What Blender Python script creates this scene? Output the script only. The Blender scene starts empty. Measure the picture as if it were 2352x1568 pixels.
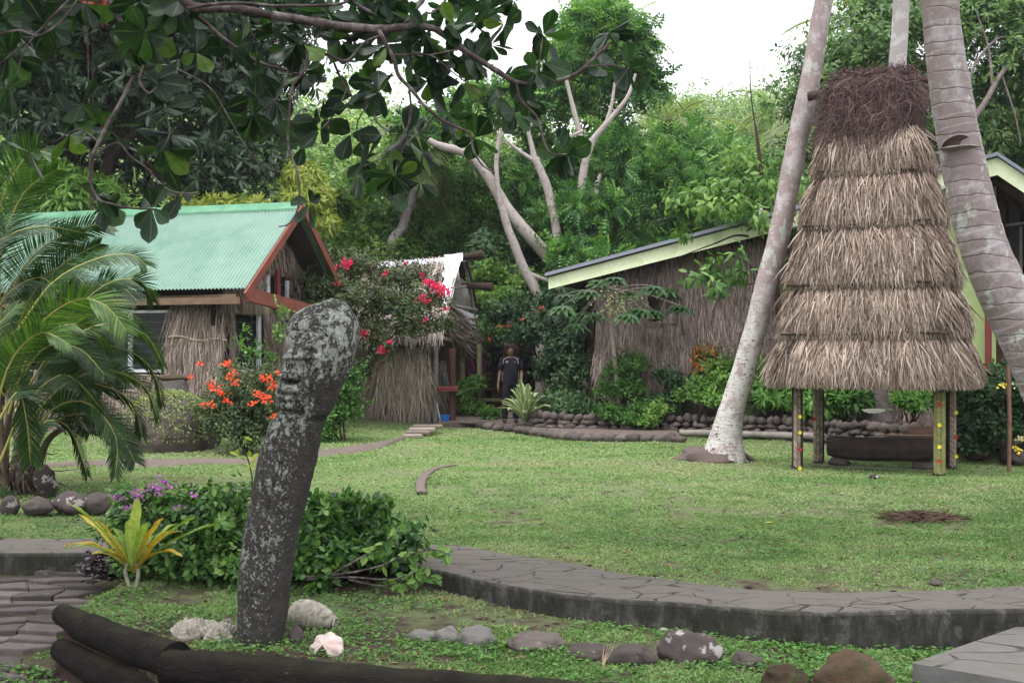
import bpy, bmesh, math, random
import numpy as np
from mathutils import Vector, Matrix

# ---------------------------------------------------------------- camera, world, sun
sc = bpy.context.scene
COL = sc.collection
F = 2522.0; UC = 1176.0; VH = 813.0; CH = 1.65
cam_d = bpy.data.cameras.new("camera")
cam = bpy.data.objects.new("camera", cam_d); COL.objects.link(cam)
cam_d.sensor_width = 36.0; cam_d.lens = 36.0 * F / 2352.0
cam_d.shift_y = (VH - 784.0) / 2352.0
cam_d.clip_start = 0.05; cam_d.clip_end = 900
cam.location = (0, 0, CH); cam.rotation_euler = (math.radians(90), 0, 0)
sc.camera = cam
SUN_EL, SUN_AZ = math.radians(62), math.radians(-60)      # high, from the left and a little behind the camera
world = bpy.data.worlds.new("World"); sc.world = world; world.use_nodes = True
wn = world.node_tree; wn.nodes.clear()
wo = wn.nodes.new("ShaderNodeOutputWorld"); wb = wn.nodes.new("ShaderNodeBackground")
sky = wn.nodes.new("ShaderNodeTexSky"); sky.sky_type = 'NISHITA'; sky.sun_disc = False
sky.sun_elevation = SUN_EL; sky.sun_rotation = math.radians(200)
sky.dust_density = 6.0; sky.air_density = 1.0; sky.ozone_density = 1.0
hs = wn.nodes.new("ShaderNodeHueSaturation"); hs.inputs["Saturation"].default_value = 0.12
mx = wn.nodes.new("ShaderNodeMixRGB"); mx.inputs[0].default_value = 0.70
mx.inputs[2].default_value = (16.2, 16.4, 17.2, 1)        # even cloud cover over the clear sky
wn.links.new(sky.outputs[0], hs.inputs["Color"]); wn.links.new(hs.outputs[0], mx.inputs[1])
tcw = wn.nodes.new("ShaderNodeTexCoord"); spw = wn.nodes.new("ShaderNodeSeparateXYZ"); mrw = wn.nodes.new("ShaderNodeMapRange"); wn.links.new(tcw.outputs["Generated"], spw.inputs[0]); wn.links.new(spw.outputs[2], mrw.inputs[0])
mrw.inputs[1].default_value = 0; mrw.inputs[2].default_value = 1; mrw.inputs[3].default_value = .56; mrw.inputs[4].default_value = 1.75      # overcast sky is brighter overhead
mlw = wn.nodes.new("ShaderNodeVectorMath"); mlw.operation = 'SCALE'; wn.links.new(mx.outputs[0], mlw.inputs[0]); wn.links.new(mrw.outputs[0], mlw.inputs["Scale"]); wn.links.new(mlw.outputs[0], wb.inputs[0]); wb.inputs[1].default_value = 0.095
wn.links.new(wb.outputs[0], wo.inputs[0])
sun_d = bpy.data.lights.new("sun", 'SUN'); sun_d.energy = 1.5; sun_d.angle = math.radians(14); sun_d.color = (1, .97, .93)
sun = bpy.data.objects.new("sun", sun_d); COL.objects.link(sun)
sdir = Vector((math.sin(SUN_AZ) * math.cos(SUN_EL), -math.cos(SUN_AZ) * math.cos(SUN_EL), math.sin(SUN_EL)))
sun.rotation_euler = sdir.to_track_quat('Z', 'Y').to_euler()
sc.view_settings.view_transform = 'Standard'; sc.view_settings.look = 'None'
sc.view_settings.gamma = 1; sc.view_settings.exposure = 0.85
sc.cycles.use_denoising = True
sc.cycles.max_bounces = 6; sc.cycles.diffuse_bounces = 3; sc.cycles.transmission_bounces = 4
sc.cycles.volume_bounces = 0

# ---------------------------------------------------------------- helpers
A = np.array
def P(u, v, d): return A([(u - UC) / F * d, d, CH + (VH - v) / F * d])
def PX(u, d): return (u - UC) / F * d
def PZ(v, d): return CH + (VH - v) / F * d
def nrm(v):
    v = np.asarray(v, float); return v / np.maximum(np.linalg.norm(v, axis=-1, keepdims=True), 1e-9)
def RNG(s): return np.random.default_rng(s)
def hsh(i):
    i = np.asarray(i, np.int64) & 0x7fffffff
    i = (i * 1103515245 + 12345) & 0x7fffffff; i = ((i >> 11) ^ i) & 0x7fffffff
    i = (i * 1664525 + 1013904223) & 0x7fffffff; i = ((i >> 13) ^ i) & 0x7fffffff
    return (i % 100003) / 100003.0
def noise3(p, s=0):
    p = np.asarray(p, float); i = np.floor(p).astype(np.int64); f = p - i; f = f * f * (3 - 2 * f)
    r = 0
    for dx in (0, 1):
        for dy in (0, 1):
            for dz in (0, 1):
                h = hsh((i[..., 0] + dx) * 73856093 ^ (i[..., 1] + dy) * 19349663 ^ (i[..., 2] + dz) * 83492791 ^ (s * 7919))
                w = (f[..., 0] if dx else 1 - f[..., 0]) * (f[..., 1] if dy else 1 - f[..., 1]) * (f[..., 2] if dz else 1 - f[..., 2])
                r = r + h * w
    return r * 2 - 1
def fbm(p, o=3, s=0):
    p = np.asarray(p, float); r = 0; a = 1; t = 0
    for k in range(o):
        r = r + a * noise3(p * 2 ** k, s + k); t += a; a *= .5
    return r / t
def smooth(a, b, x):
    t = np.clip((x - a) / (b - a), 0, 1); return t * t * (3 - 2 * t)
def interp(pts, n):
    pts = A(pts, float); k = len(pts)
    if k < 3: return A([pts[0] + (pts[-1] - pts[0]) * t for t in np.linspace(0, 1, n)])
    t = np.linspace(0, k - 1 - 1e-6, n); i = t.astype(int); f = (t - i)[:, None]
    p0 = pts[np.maximum(i - 1, 0)]; p1 = pts[i]; p2 = pts[i + 1]; p3 = pts[np.minimum(i + 2, k - 1)]
    return .5 * ((2 * p1) + (-p0 + p2) * f + (2 * p0 - 5 * p1 + 4 * p2 - p3) * f * f + (-p0 + 3 * p1 - 3 * p2 + p3) * f ** 3)

class MB:
    """collects geometry for ONE mesh object"""
    def __init__(s): s.v = []; s.f = {3: [], 4: []}; s.r = {3: [], 4: []}; s.m = {3: [], 4: []}; s.t = []; s.n = 0
    def add(s, V, Fc, rnd=0.0, mi=0, tc=None):
        V = np.asarray(V, float).reshape(-1, 3); Fc = np.asarray(Fc, np.int64); k = Fc.shape[1]
        s.v.append(V); s.f[k].append(Fc + s.n); m = len(Fc)
        s.r[k].append(np.broadcast_to(np.asarray(rnd, float), (m,))); s.m[k].append(np.broadcast_to(np.asarray(mi), (m,)))
        s.t.append(np.zeros((len(V), 3)) if tc is None else np.broadcast_to(np.asarray(tc, float), (len(V), 3)))
        s.n += len(V); return s
    def build(s, name, mats, parent=None, smooth=False, tc=False, label=None, cat=None, group=None, kind=None, loc=None):
        me = bpy.data.meshes.new(name); V = np.concatenate(s.v)
        if loc is not None: V = V - np.asarray(loc, float)
        parts = []; 
        nt = sum(len(x) for x in s.f[3]); nq = sum(len(x) for x in s.f[4])
        li = []; tot = []; rn = []; mi = []
        for k in (3, 4):
            if s.f[k]:
                a = np.concatenate(s.f[k]); li.append(a.ravel()); tot.append(np.full(len(a), k)); rn.append(np.concatenate(s.r[k])); mi.append(np.concatenate(s.m[k]))
        li = np.concatenate(li); tot = np.concatenate(tot); rn = np.concatenate(rn); mi = np.concatenate(mi)
        me.vertices.add(len(V)); me.vertices.foreach_set("co", V.astype(np.float32).ravel())
        me.loops.add(len(li)); me.loops.foreach_set("vertex_index", li.astype(np.int32))
        me.polygons.add(len(tot)); st = np.concatenate([[0], np.cumsum(tot)[:-1]])
        me.polygons.foreach_set("loop_start", st.astype(np.int32)); me.polygons.foreach_set("loop_total", tot.astype(np.int32))
        if not isinstance(mats, (list, tuple)): mats = [mats]
        for m in mats: me.materials.append(m)
        me.polygons.foreach_set("material_index", mi.astype(np.int32))
        me.update(calc_edges=True)
        at = me.attributes.new("rnd", 'FLOAT', 'FACE'); at.data.foreach_set("value", rn.astype(np.float32))
        if tc:
            at = me.attributes.new("tc", 'FLOAT_VECTOR', 'POINT'); at.data.foreach_set("vector", np.concatenate(s.t).astype(np.float32).ravel())
        me.polygons.foreach_set("use_smooth", np.full(len(tot), bool(smooth)))
        o = bpy.data.objects.new(name, me); COL.objects.link(o)
        if loc is not None: o.location = loc
        if parent is not None: o.parent = parent; o.matrix_parent_inverse = Matrix.Translation(-Vector(parent.location)) if False else Matrix.Identity(4)
        if parent is not None:
            o.location = Vector(o.location) - wloc(parent)
        tag(o, label, cat, group, kind)
        return o
def wloc(o):
    v = Vector(o.location)
    while o.parent: o = o.parent; v += o.location
    return v
def tag(o, label=None, cat=None, group=None, kind=None):
    if label: o["label"] = label
    if cat: o["category"] = cat
    if group: o["group"] = group
    if kind: o["kind"] = kind
    return o
def thing(name, label, cat, loc, group=None):
    o = bpy.data.objects.new(name, None); COL.objects.link(o); o.location = [float(c) for c in loc]; o.empty_display_size = .2
    return tag(o, label, cat, group)

def frame(D, N):
    D = nrm(D); N = np.asarray(N, float) + np.zeros_like(D); N = N - (N * D).sum(-1, keepdims=True) * D
    bad = np.linalg.norm(N, axis=-1) < 1e-4
    if np.any(bad): N[bad] = np.cross(D[bad], A([.3, .5, .8]))
    N = nrm(N); return np.cross(D, N), D, N
def strip(rows, w, z=lambda t: 0 * t, cols=2, fold=0.0):
    """template leaf/strand: rows along t in [0,1]; returns verts (x,y,z), faces"""
    t = np.linspace(0, 1, rows); W = w(t); Z = z(t); V = []
    for i in range(rows):
        for c in range(cols):
            a = -1 + 2 * c / (cols - 1); V.append((a * W[i] * .5, t[i], Z[i] + (1 - abs(a)) * -fold * W[i]))
    Fc = [(i * cols + c, i * cols + c + 1, (i + 1) * cols + c + 1, (i + 1) * cols + c) for i in range(rows - 1) for c in range(cols - 1)]
    tc = [((-1 + 2 * c / (cols - 1)), t[i], 0) for i in range(rows) for c in range(cols)]
    return A(V), A(Fc), A(tc)
T_DIA = (A([(0, 0, 0), (.5, .5, .04), (0, 1, -.06), (-.5, .5, .04)]), A([(0, 1, 2, 3)]), A([(0, 0, 0), (1, .5, 0), (0, 1, 0), (-1, .5, 0)]))
T_OVAL = strip(4, lambda t: A([.12, .95, .8, .05]), lambda t: -.25 * t * t, 3, .18)
T_OBOV = strip(8, lambda t: A([.05, .26, .50, .74, .93, 1.0, .80, .12]), lambda t: -.18 * t * t, 5, .10)
T_LANCE = strip(5, lambda t: A([.2, .9, 1, .7, .05]), lambda t: -.3 * t * t, 2)
T_LANCE3 = strip(5, lambda t: A([.2, .9, 1, .7, .05]), lambda t: -.25 * t * t, 3, .2)
T_STRAW = strip(3, lambda t: A([1, .9, .35]), lambda t: .0 * t, 2)
T_STRAWB = strip(4, lambda t: A([1, 1, .9, .3]), lambda t: -.10 * (t * 2 - 1) ** 2 + .10, 2)
T_PINNA = strip(4, lambda t: A([.5, 1, .75, .06]), lambda t: -.22 * t * t, 2)
def leaves(mb, C, D, N, L, W, T=T_DIA, rnd=None, mi=0, seed=0):
    C = np.asarray(C, float); n = len(C)
    if n == 0: return mb
    X, Y, Z = frame(np.asarray(D, float) + np.zeros((n, 3)), np.asarray(N, float) + np.zeros((n, 3)))
    L = np.broadcast_to(np.asarray(L, float), (n,)); W = np.broadcast_to(np.asarray(W, float), (n,))
    tv, tf, tt = T; k = len(tv)
    V = C[:, None, :] + X[:, None, :] * (tv[None, :, 0, None] * W[:, None, None]) + Y[:, None, :] * (tv[None, :, 1, None] * L[:, None, None]) + Z[:, None, :] * (tv[None, :, 2, None] * L[:, None, None])
    Fc = (tf[None] + (np.arange(n) * k)[:, None, None]).reshape(-1, tf.shape[1])
    if rnd is None: rnd = RNG(seed + n).random(n)
    rnd = np.repeat(np.broadcast_to(rnd, (n,)), len(tf))
    mb.add(V.reshape(-1, 3), Fc, rnd, mi, np.tile(tt, (n, 1))); return mb
def rdir(r, n):
    v = r.normal(size=(n, 3)); return nrm(v)

def tube(mb, pts, rad, n=8, rnd=0.0, mi=0, cap=True, wob=0.0, sm=0, seed=0, oval=1.0):
    pts = A(pts, float); rad = np.broadcast_to(np.asarray(rad, float), (len(pts),)) if np.ndim(rad) == 0 or len(np.atleast_1d(rad)) == len(pts) else None
    if sm:
        R = interp(np.stack([rad, rad, rad], 1), sm)[:, 0]; pts = interp(pts, sm); rad = R
    m = len(pts); T = np.gradient(pts, axis=0); T = nrm(T)
    up = A([0, 0, 1.0]) if abs(T[0][2]) < .9 else A([1.0, 0, 0])
    X = np.cross(up, T[0]); X = X / np.linalg.norm(X); V = []
    a = np.linspace(0, 2 * np.pi, n, endpoint=False)
    for i in range(m):
        X = X - T[i] * np.dot(X, T[i]); X = X / max(np.linalg.norm(X), 1e-9); Y = np.cross(T[i], X)
        V.append(pts[i] + rad[i] * (np.cos(a)[:, None] * X + oval * np.sin(a)[:, None] * Y))
    V = A(V)
    if wob: V = V + (V - pts[:, None, :]) * (wob * fbm(V * 1.0 / max(float(np.mean(rad)) * 1.6, .01) + seed, 2, seed))[..., None]
    V = V.reshape(-1, 3)
    i = np.arange(m - 1)[:, None] * n; j = np.arange(n)[None]; j2 = (j + 1) % n
    Fc = np.stack([i + j, i + j2, i + n + j2, i + n + j], -1).reshape(-1, 4)
    tcs = np.stack([np.tile(a / (2 * np.pi), m), np.repeat(np.linspace(0, 1, m), n), np.zeros(m * n)], 1)
    mb.add(V, Fc, rnd, mi, tcs)
    if cap:
        for e, c in ((0, pts[0]), (m - 1, pts[-1])):
            ring = V[e * n:(e + 1) * n]; q = [(k, (k + 1) % n, n) if e else ((k + 1) % n, k, n) for k in range(n)]
            mb.add(np.vstack([ring, c]), A(q), rnd, mi)
    return mb
def box(mb, c, s, R=None, rnd=0.0, mi=0, bev=0.0):
    c = A(c, float); h = A(s, float) / 2
    if bev <= 0:
        V = A([(x, y, z) for x in (-1, 1) for y in (-1, 1) for z in (-1, 1)]) * h
        Fc = A([(0, 1, 3, 2), (4, 6, 7, 5), (0, 4, 5, 1), (2, 3, 7, 6), (0, 2, 6, 4), (1, 5, 7, 3)])
        if R is not None: V = V @ A(R).T
        mb.add(V + c, Fc, rnd, mi); return mb
    bm = bmesh.new(); bmesh.ops.create_cube(bm, size=2)
    for v in bm.verts: v.co = Vector(A(v.co) * h)
    bmesh.ops.bevel(bm, geom=bm.edges[:], offset=bev, segments=1, affect='EDGES')
    return addbm(mb, bm, R, c, rnd, mi)
def addbm(mb, bm, R=None, c=(0, 0, 0), rnd=0.0, mi=0):
    bmesh.ops.triangulate(bm, faces=[f for f in bm.faces if len(f.verts) > 4]); bm.verts.index_update()
    V = A([tuple(v.co) for v in bm.verts]); 
    if R is not None: V = V @ A(R).T
    V = V + A(c, float)
    q = [[v.index for v in f.verts] for f in bm.faces if len(f.verts) == 4]; t = [[v.index for v in f.verts] for f in bm.faces if len(f.verts) == 3]
    n0 = mb.n; first = True
    if q: mb.add(V, A(q), rnd, mi)
    if t:
        if q: mb.f[3].append(A(t) + n0); mb.r[3].append(np.full(len(t), float(rnd))); mb.m[3].append(np.full(len(t), mi))
        else: mb.add(V, A(t), rnd, mi)
    bm.free(); return mb
def Rz(a): c, s = math.cos(a), math.sin(a); return A([[c, -s, 0], [s, c, 0], [0, 0, 1.0]])
def Rx(a): c, s = math.cos(a), math.sin(a); return A([[1.0, 0, 0], [0, c, -s], [0, s, c]])
def Ry(a): c, s = math.cos(a), math.sin(a); return A([[c, 0, s], [0, 1.0, 0], [-s, 0, c]])
def beam(mb, p, q, w, h, up=(0, 0, 1), rnd=0.0, mi=0, bev=0.0):
    p = A(p, float); q = A(q, float); L = np.linalg.norm(q - p); X, Y, Z = frame((q - p)[None], A([up], float))
    R = np.stack([X[0], Y[0], Z[0]], 1); return box(mb, (p + q) / 2, (w, L, h), R, rnd, mi, bev)
_ico = {}
def ico(k=3):
    if k not in _ico:
        bm = bmesh.new(); bmesh.ops.create_icosphere(bm, subdivisions=k, radius=1); bm.verts.index_update()
        _ico[k] = (A([tuple(v.co) for v in bm.verts]), A([[v.index for v in f.verts] for f in bm.faces])); bm.free()
    return _ico[k]
def rock(mb, c, s, seed=0, k=3, rough=.26, rnd=None, mi=0, R=None, flat=1.1):
    V, Fc = ico(k); V = V.copy(); o = seed * 3.7
    V = V * (1 + rough * 1.5 * fbm(V * 1.1 + o, 2, seed) + rough * .45 * fbm(V * 3.2 + o, 3, seed + 5))[:, None]
    n = nrm(V); q = np.round(n * 1.6) / 1.6; V = V * (1 - flat * .25) + q * np.linalg.norm(V, axis=1)[:, None] * flat * .25
    V = V * A(s, float)
    if R is not None: V = V @ A(R).T
    mb.add(V + A(c, float), Fc, hsh(seed * 31 + 7) if rnd is None else rnd, mi); return mb
def grid(mb, Pt, rnd=0.0, mi=0, tc=None, wrap=False):
    Pt = np.asarray(Pt, float); m, n = Pt.shape[:2]; i = np.arange(m - 1)[:, None] * n
    j = np.arange(n if wrap else n - 1)[None]; j2 = (j + 1) % n
    Fc = np.stack([i + j, i + j2, i + n + j2, i + n + j], -1).reshape(-1, 4)
    mb.add(Pt.reshape(-1, 3), Fc, rnd, mi, tc); return mb

# ---------------------------------------------------------------- materials
def srgb(h):
    if isinstance(h, str): c = [int(h[i:i + 2], 16) / 255 for i in (0, 2, 4)]; return tuple((x / 12.92 if x <= .04045 else ((x + .055) / 1.055) ** 2.4) for x in c) + (1,)
    return tuple(h) + (1,)
class NT:
    def __init__(s, name):
        s.m = bpy.data.materials.new(name); s.m.use_nodes = True; s.t = s.m.node_tree; s.t.nodes.clear()
        s.out = s.n("ShaderNodeOutputMaterial"); s.b = s.n("ShaderNodeBsdfPrincipled"); s.l(s.b.outputs[0], s.out.inputs[0])
    def n(s, k, **kw):
        x = s.t.nodes.new(k)
        for a, b in kw.items(): setattr(x, a, b)
        return x
    def l(s, a, b): s.t.links.new(a, b)
    def setv(s, node, key, v):
        if hasattr(v, "is_output") or hasattr(v, "links"): s.l(v, node.inputs[key])
        else: node.inputs[key].default_value = v
    def attr(s, name): x = s.n("ShaderNodeAttribute"); x.attribute_name = name; return x
    def rnd(s): return s.attr("rnd").outputs["Fac"]
    def obj(s): return s.n("ShaderNodeTexCoord").outputs["Object"]
    def map(s, vec, scale): m = s.n("ShaderNodeMapping"); s.l(vec, m.inputs[0]); m.inputs["Scale"].default_value = scale; return m.outputs[0]
    def noise(s, vec, sc=5, det=4, ro=.55, dist=0):
        x = s.n("ShaderNodeTexNoise"); s.l(vec, x.inputs["Vector"]); x.inputs["Scale"].default_value = sc; x.inputs["Detail"].default_value = det
        x.inputs["Roughness"].default_value = ro; x.inputs["Distortion"].default_value = dist; return x.outputs["Fac"]
    def vor(s, vec, sc=5, feat='F1', rand=1):
        x = s.n("ShaderNodeTexVoronoi"); s.l(vec, x.inputs["Vector"]); x.inputs["Scale"].default_value = sc; x.feature = feat; x.inputs["Randomness"].default_value = rand; return x
    def ramp(s, fac, stops, interp='LINEAR'):
        x = s.n("ShaderNodeValToRGB"); s.l(fac, x.inputs[0]); e = x.color_ramp.elements; x.color_ramp.interpolation = interp
        while len(e) > 1: e.remove(e[-1])
        e[0].position = stops[0][0]; e[0].color = srgb(stops[0][1])
        for p, c in stops[1:]: k = e.new(p); k.color = srgb(c)
        return x.outputs[0]
    def mix(s, f, a, b, mode='MIX'):
        x = s.n("ShaderNodeMixRGB", blend_type=mode); s.setv(x, 0, f)
        for k, v in ((1, a), (2, b)):
            if isinstance(v, (tuple, str)): x.inputs[k].default_value = srgb(v) if not (isinstance(v, tuple) and len(v) == 4) else v
            else: s.l(v, x.inputs[k])
        return x.outputs[0]
    def math(s, op, a, b=0.0, clamp=False):
        x = s.n("ShaderNodeMath", operation=op); x.use_clamp = clamp; s.setv(x, 0, a); s.setv(x, 1, b); return x.outputs[0]
    def bump(s, h, st=.5, d=.02, nrm=None):
        x = s.n("ShaderNodeBump"); s.l(h, x.inputs["Height"]); x.inputs["Strength"].default_value = st; x.inputs["Distance"].default_value = d
        if nrm is not None: s.l(nrm, x.inputs["Normal"])
        s.l(x.outputs[0], s.b.inputs["Normal"]); return x.outputs[0]
    def base(s, c): s.setv(s.b, "Base Color", c if not isinstance(c, (tuple, str)) else srgb(c)); return s
    def rough(s, v, spec=.5): s.setv(s.b, "Roughness", v); s.b.inputs["Specular IOR Level"].default_value = spec; return s
def g(v): return (v, v, v)
def leafmat(name, cols, rough=.45, spec=.4, tr=.25, trc=1.6, mid=None, big=0.0):
    t = NT(name); k = len(cols); c = t.ramp(t.rnd(), [((i + .0) / max(k - 1, 1), x) for i, x in enumerate(cols)])
    if big:
        nz = t.noise(t.obj(), big, 2); c = t.mix(1.0, c, t.ramp(nz, [(.35, g(.62)), (.65, g(1.0))]), 'MULTIPLY')
    if mid:
        a = t.attr("tc"); sx = t.n("ShaderNodeSeparateXYZ"); t.l(a.outputs["Vector"], sx.inputs[0])
        ab = t.math('ABSOLUTE', sx.outputs[0]); f = t.math('LESS_THAN', ab, .085); c = t.mix(f, c, mid)
        vn = t.math('SINE', t.math('MULTIPLY', t.math('SUBTRACT', sx.outputs[1], t.math('MULTIPLY', ab, .22)), 60.0)); c = t.mix(t.math('MULTIPLY', t.math('GREATER_THAN', vn, .93), .35), c, mid)
        nz = t.noise(t.obj(), 22, 3); c = t.mix(1.0, c, t.ramp(nz, [(.3, g(.7)), (.7, g(1.15))]), 'MULTIPLY')
    t.base(c).rough(rough, spec)
    if tr:
        tl = t.n("ShaderNodeBsdfTranslucent"); ms = t.n("ShaderNodeMixShader"); ms.inputs[0].default_value = tr
        cc = t.mix(1.0, c, (trc * .95, trc, trc * .55), 'MULTIPLY'); t.l(cc, tl.inputs[0]); t.l(t.b.outputs[0], ms.inputs[1]); t.l(tl.outputs[0], ms.inputs[2]); t.l(ms.outputs[0], t.out.inputs[0])
    return t.m
def strawmat(name, cols, big=1.2):
    t = NT(name); c = t.ramp(t.rnd(), [(i / (len(cols) - 1), x) for i, x in enumerate(cols)])
    nz = t.noise(t.obj(), big, 3); c = t.mix(1.0, c, t.ramp(nz, [(.3, g(.72)), (.7, g(1.1))]), 'MULTIPLY'); t.base(c).rough(.85, .15); return t.m
def simple(name, col, rough=.6, spec=.4, var=.15, sc=8, bump=0.0, dirt=None, dsc=2.5):
    t = NT(name); o = t.obj(); nz = t.noise(o, sc, 5); c = t.mix(1.0, col if isinstance(col, tuple) else srgb(col)[:3], t.ramp(nz, [(.3, g(1 - var)), (.7, g(1 + var))]), 'MULTIPLY')
    if dirt: c = t.mix(t.ramp(t.noise(o, dsc, 6, .65), [(.48, g(0)), (.66, g(.85))]), c, dirt)
    t.base(c).rough(rough, spec)
    if bump: t.bump(t.noise(o, sc * 4, 5), .6, bump)
    return t.m
def palmbark(name, c1, c2, c3, ring, lich=0.0, bd=.01, dk=.4, lowz=0.0, darkz=0.0):
    t = NT(name); o = t.obj(); s = t.n("ShaderNodeSeparateXYZ"); t.l(o, s.inputs[0])
    w = t.noise(o, 2.2, 3); z = t.math('ADD', s.outputs[2], t.math('MULTIPLY', w, ring * 1.4)); fr = t.math('FRACT', t.math('DIVIDE', z, ring))
    edge = t.ramp(fr, [(0, g(.25)), (.10, g(1)), (.75, g(.8)), (.96, g(.6)), (1, g(.25))])
    c = t.mix(t.noise(o, 9, 5, .65), c1, c2); c = t.mix(t.ramp(t.noise(o, 3.5, 4, .7), [(.5, g(0)), (.6, g(1))]), c, c3)
    c = t.mix(t.ramp(edge, [(.2, g(dk)), (.6, g(0))]), c, (.055, .045, .045))
    if lich: c = t.mix(t.ramp(t.noise(t.map(o, (1, 1, .6)), 7, 5, .6), [(.62 - lich * .2, g(0)), (.66 - lich * .2, g(.9))]), c, (.36, .38, .34))
    if darkz: c = t.mix(t.ramp(t.math('DIVIDE', t.math('ADD', s.outputs[2], t.math('MULTIPLY', w, .5)), darkz), [(.6, g(.85)), (1, g(0))]), c, (.07, .055, .045))
    if lowz:
        lf = t.math('MULTIPLY', t.ramp(t.math('DIVIDE', s.outputs[2], lowz), [(.55, g(1)), (1, g(0))]), t.ramp(t.noise(t.map(o, (1, 1, .8)), 6, 6, .7), [(.40, g(0)), (.50, g(.85))])); c = t.mix(lf, c, (.42, .41, .38))
        c = t.mix(t.math('MULTIPLY', t.ramp(t.math('DIVIDE', s.outputs[2], lowz), [(.6, g(1)), (1, g(0))]), t.ramp(t.noise(t.map(o, (2, 2, 5)), 7, 4, .6), [(.58, g(0)), (.64, g(.9))])), c, (.045, .035, .032))
    t.base(c).rough(.85, .2); h = t.math('ADD', edge, t.math('MULTIPLY', t.noise(t.map(o, (14, 14, 5)), 3, 5, .7), .9)); t.bump(h, .7, bd); return t.m
def rockmat(name, c1, c2, c3=None, th=.62, sc=6, bump=.02):
    t = NT(name); o = t.obj(); c = t.mix(t.noise(o, sc, 6, .65), c1, c2); r = t.rnd(); c = t.mix(1.0, c, t.ramp(r, [(0, g(.6)), (1, g(1.35))]), 'MULTIPLY')
    if c3: c = t.mix(t.ramp(t.noise(o, sc * 1.7, 6, .6), [(th, g(0)), (th + .05, g(.9))]), c, c3)
    t.base(c).rough(.9, .2); t.bump(t.noise(o, sc * 4, 6, .7), .7, bump); return t.m
# ---------------------------------------------------------------- terrain
def lawnpt(u, v, z=0.0): d = F * (CH - z) / (v - VH); return PX(u, d), d
_fr = A([lawnpt(u, v) for u, v in [(-900, 1262), (0, 1274), (230, 1275), (500, 1283), (800, 1292), (925, 1300), (976, 1308), (1120, 1340), (1287, 1369), (1454, 1385), (1572, 1391), (1772, 1407), (1905, 1412), (2139, 1408), (2352, 1404), (2900, 1385), (3600, 1350)]])
_bk = A([lawnpt(u, v) for u, v in [(-900, 1230), (0, 1240), (230, 1241), (500, 1245), (800, 1247), (930, 1250), (1070, 1257), (1170, 1275), (1287, 1292), (1421, 1320), (1572, 1341), (1739, 1358), (1905, 1365), (2106, 1362), (2352, 1349), (2900, 1318), (3600, 1280)]])
def yf(x): return np.interp(x, _fr[:, 0], _fr[:, 1])
def yb(x): return np.interp(x, _bk[:, 0], _bk[:, 1])
LOGX = A([-3.02, -2.08, -1.5, 0.0, 1.0, 3.0, 6]); LOGY = A([7.42, 6.52, 6.36, 5.98, 5.70, 5.2, 4.6])
WALLP = A([(.35, 24.2), (.75, 23.3), (3.0, 22.6), (5.6, 21.6), (6.9, 19.6), (7.5, 17.6), (8.3, 16.5), (14, 15.2)])
def ywall(x): return np.interp(x, WALLP[:, 0], WALLP[:, 1])
def hill(x, y):
    r = x / np.maximum(y, 1); s = .24 + .075 * smooth(-.05, -.2, r) + .05 * smooth(-.2, -.45, r) - .02 * smooth(.15, .3, r)
    w_ = smooth(.10, .15, r) * smooth(.36, .29, r); return w_ * (24.5 * smooth(62, 128, y) + .06 * np.clip(y - 31, 0, 40) + smooth(60, 80, y) * 2.2 * fbm(np.stack([x * .06, y * .05, 0 * x], -1), 2, 3)) + (1 - w_) * s * (np.clip(y - 31, 0, 66) + .05 * np.clip(y - 97, 0, 80)) * smooth(29, 36, y) + (1 - w_) * smooth(33, 60, y) * 1.6 * fbm(np.stack([x * .05, y * .05, 0 * x], -1), 2, 3)
def G(x, y):
    x = np.asarray(x, float); y = np.asarray(y, float); p = np.stack([x, y, 0 * x], -1)
    lawn = .03 * fbm(p * .35, 2, 1) + .012 * fbm(p * 2.3, 2, 2) - .012
    lawn = lawn + .10 * smooth(17.5, 21, y) * smooth(-1.5, -4, x) - .05 * smooth(14, 17, y) * smooth(2.5, 5, x) * smooth(22, 19, y)
    lawn = lawn * smooth(7.2, 8.6, y) - .015
    lawn = lawn + .37 * smooth(.05, .35, y - ywall(x)) * smooth(.2, .6, x)
    bed = np.interp(x, [-2.6, -1, .3, 1.5, 2.7, 4], [-.11, -.13, -.145, -.19, -.245, -.27]) + .018 * fbm(p * 1.6, 3, 9)
    left = np.interp(y, [6.3, 7.5, 9.25, 9.6], [-.5, -.44, -.13, -.11]) + .01 * fbm(p * 3, 2, 4)
    low = -.5 + .03 * fbm(p * 2, 3, 6)
    bed = np.where(x < -3.02, left, bed + (left - bed) * smooth(-2.95, -3.3, x))
    dl = y - np.interp(x, LOGX, LOGY)
    bed = np.where(x > -3.02, low + (bed - low) * smooth(-.10, .0, dl), left)
    z = np.where(y < yf(x) + .15, bed, lawn); z = np.where((y >= yf(x) + .15) & (y < yb(x) - .05), -.05, z)
    return z + hill(x, y)

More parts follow.
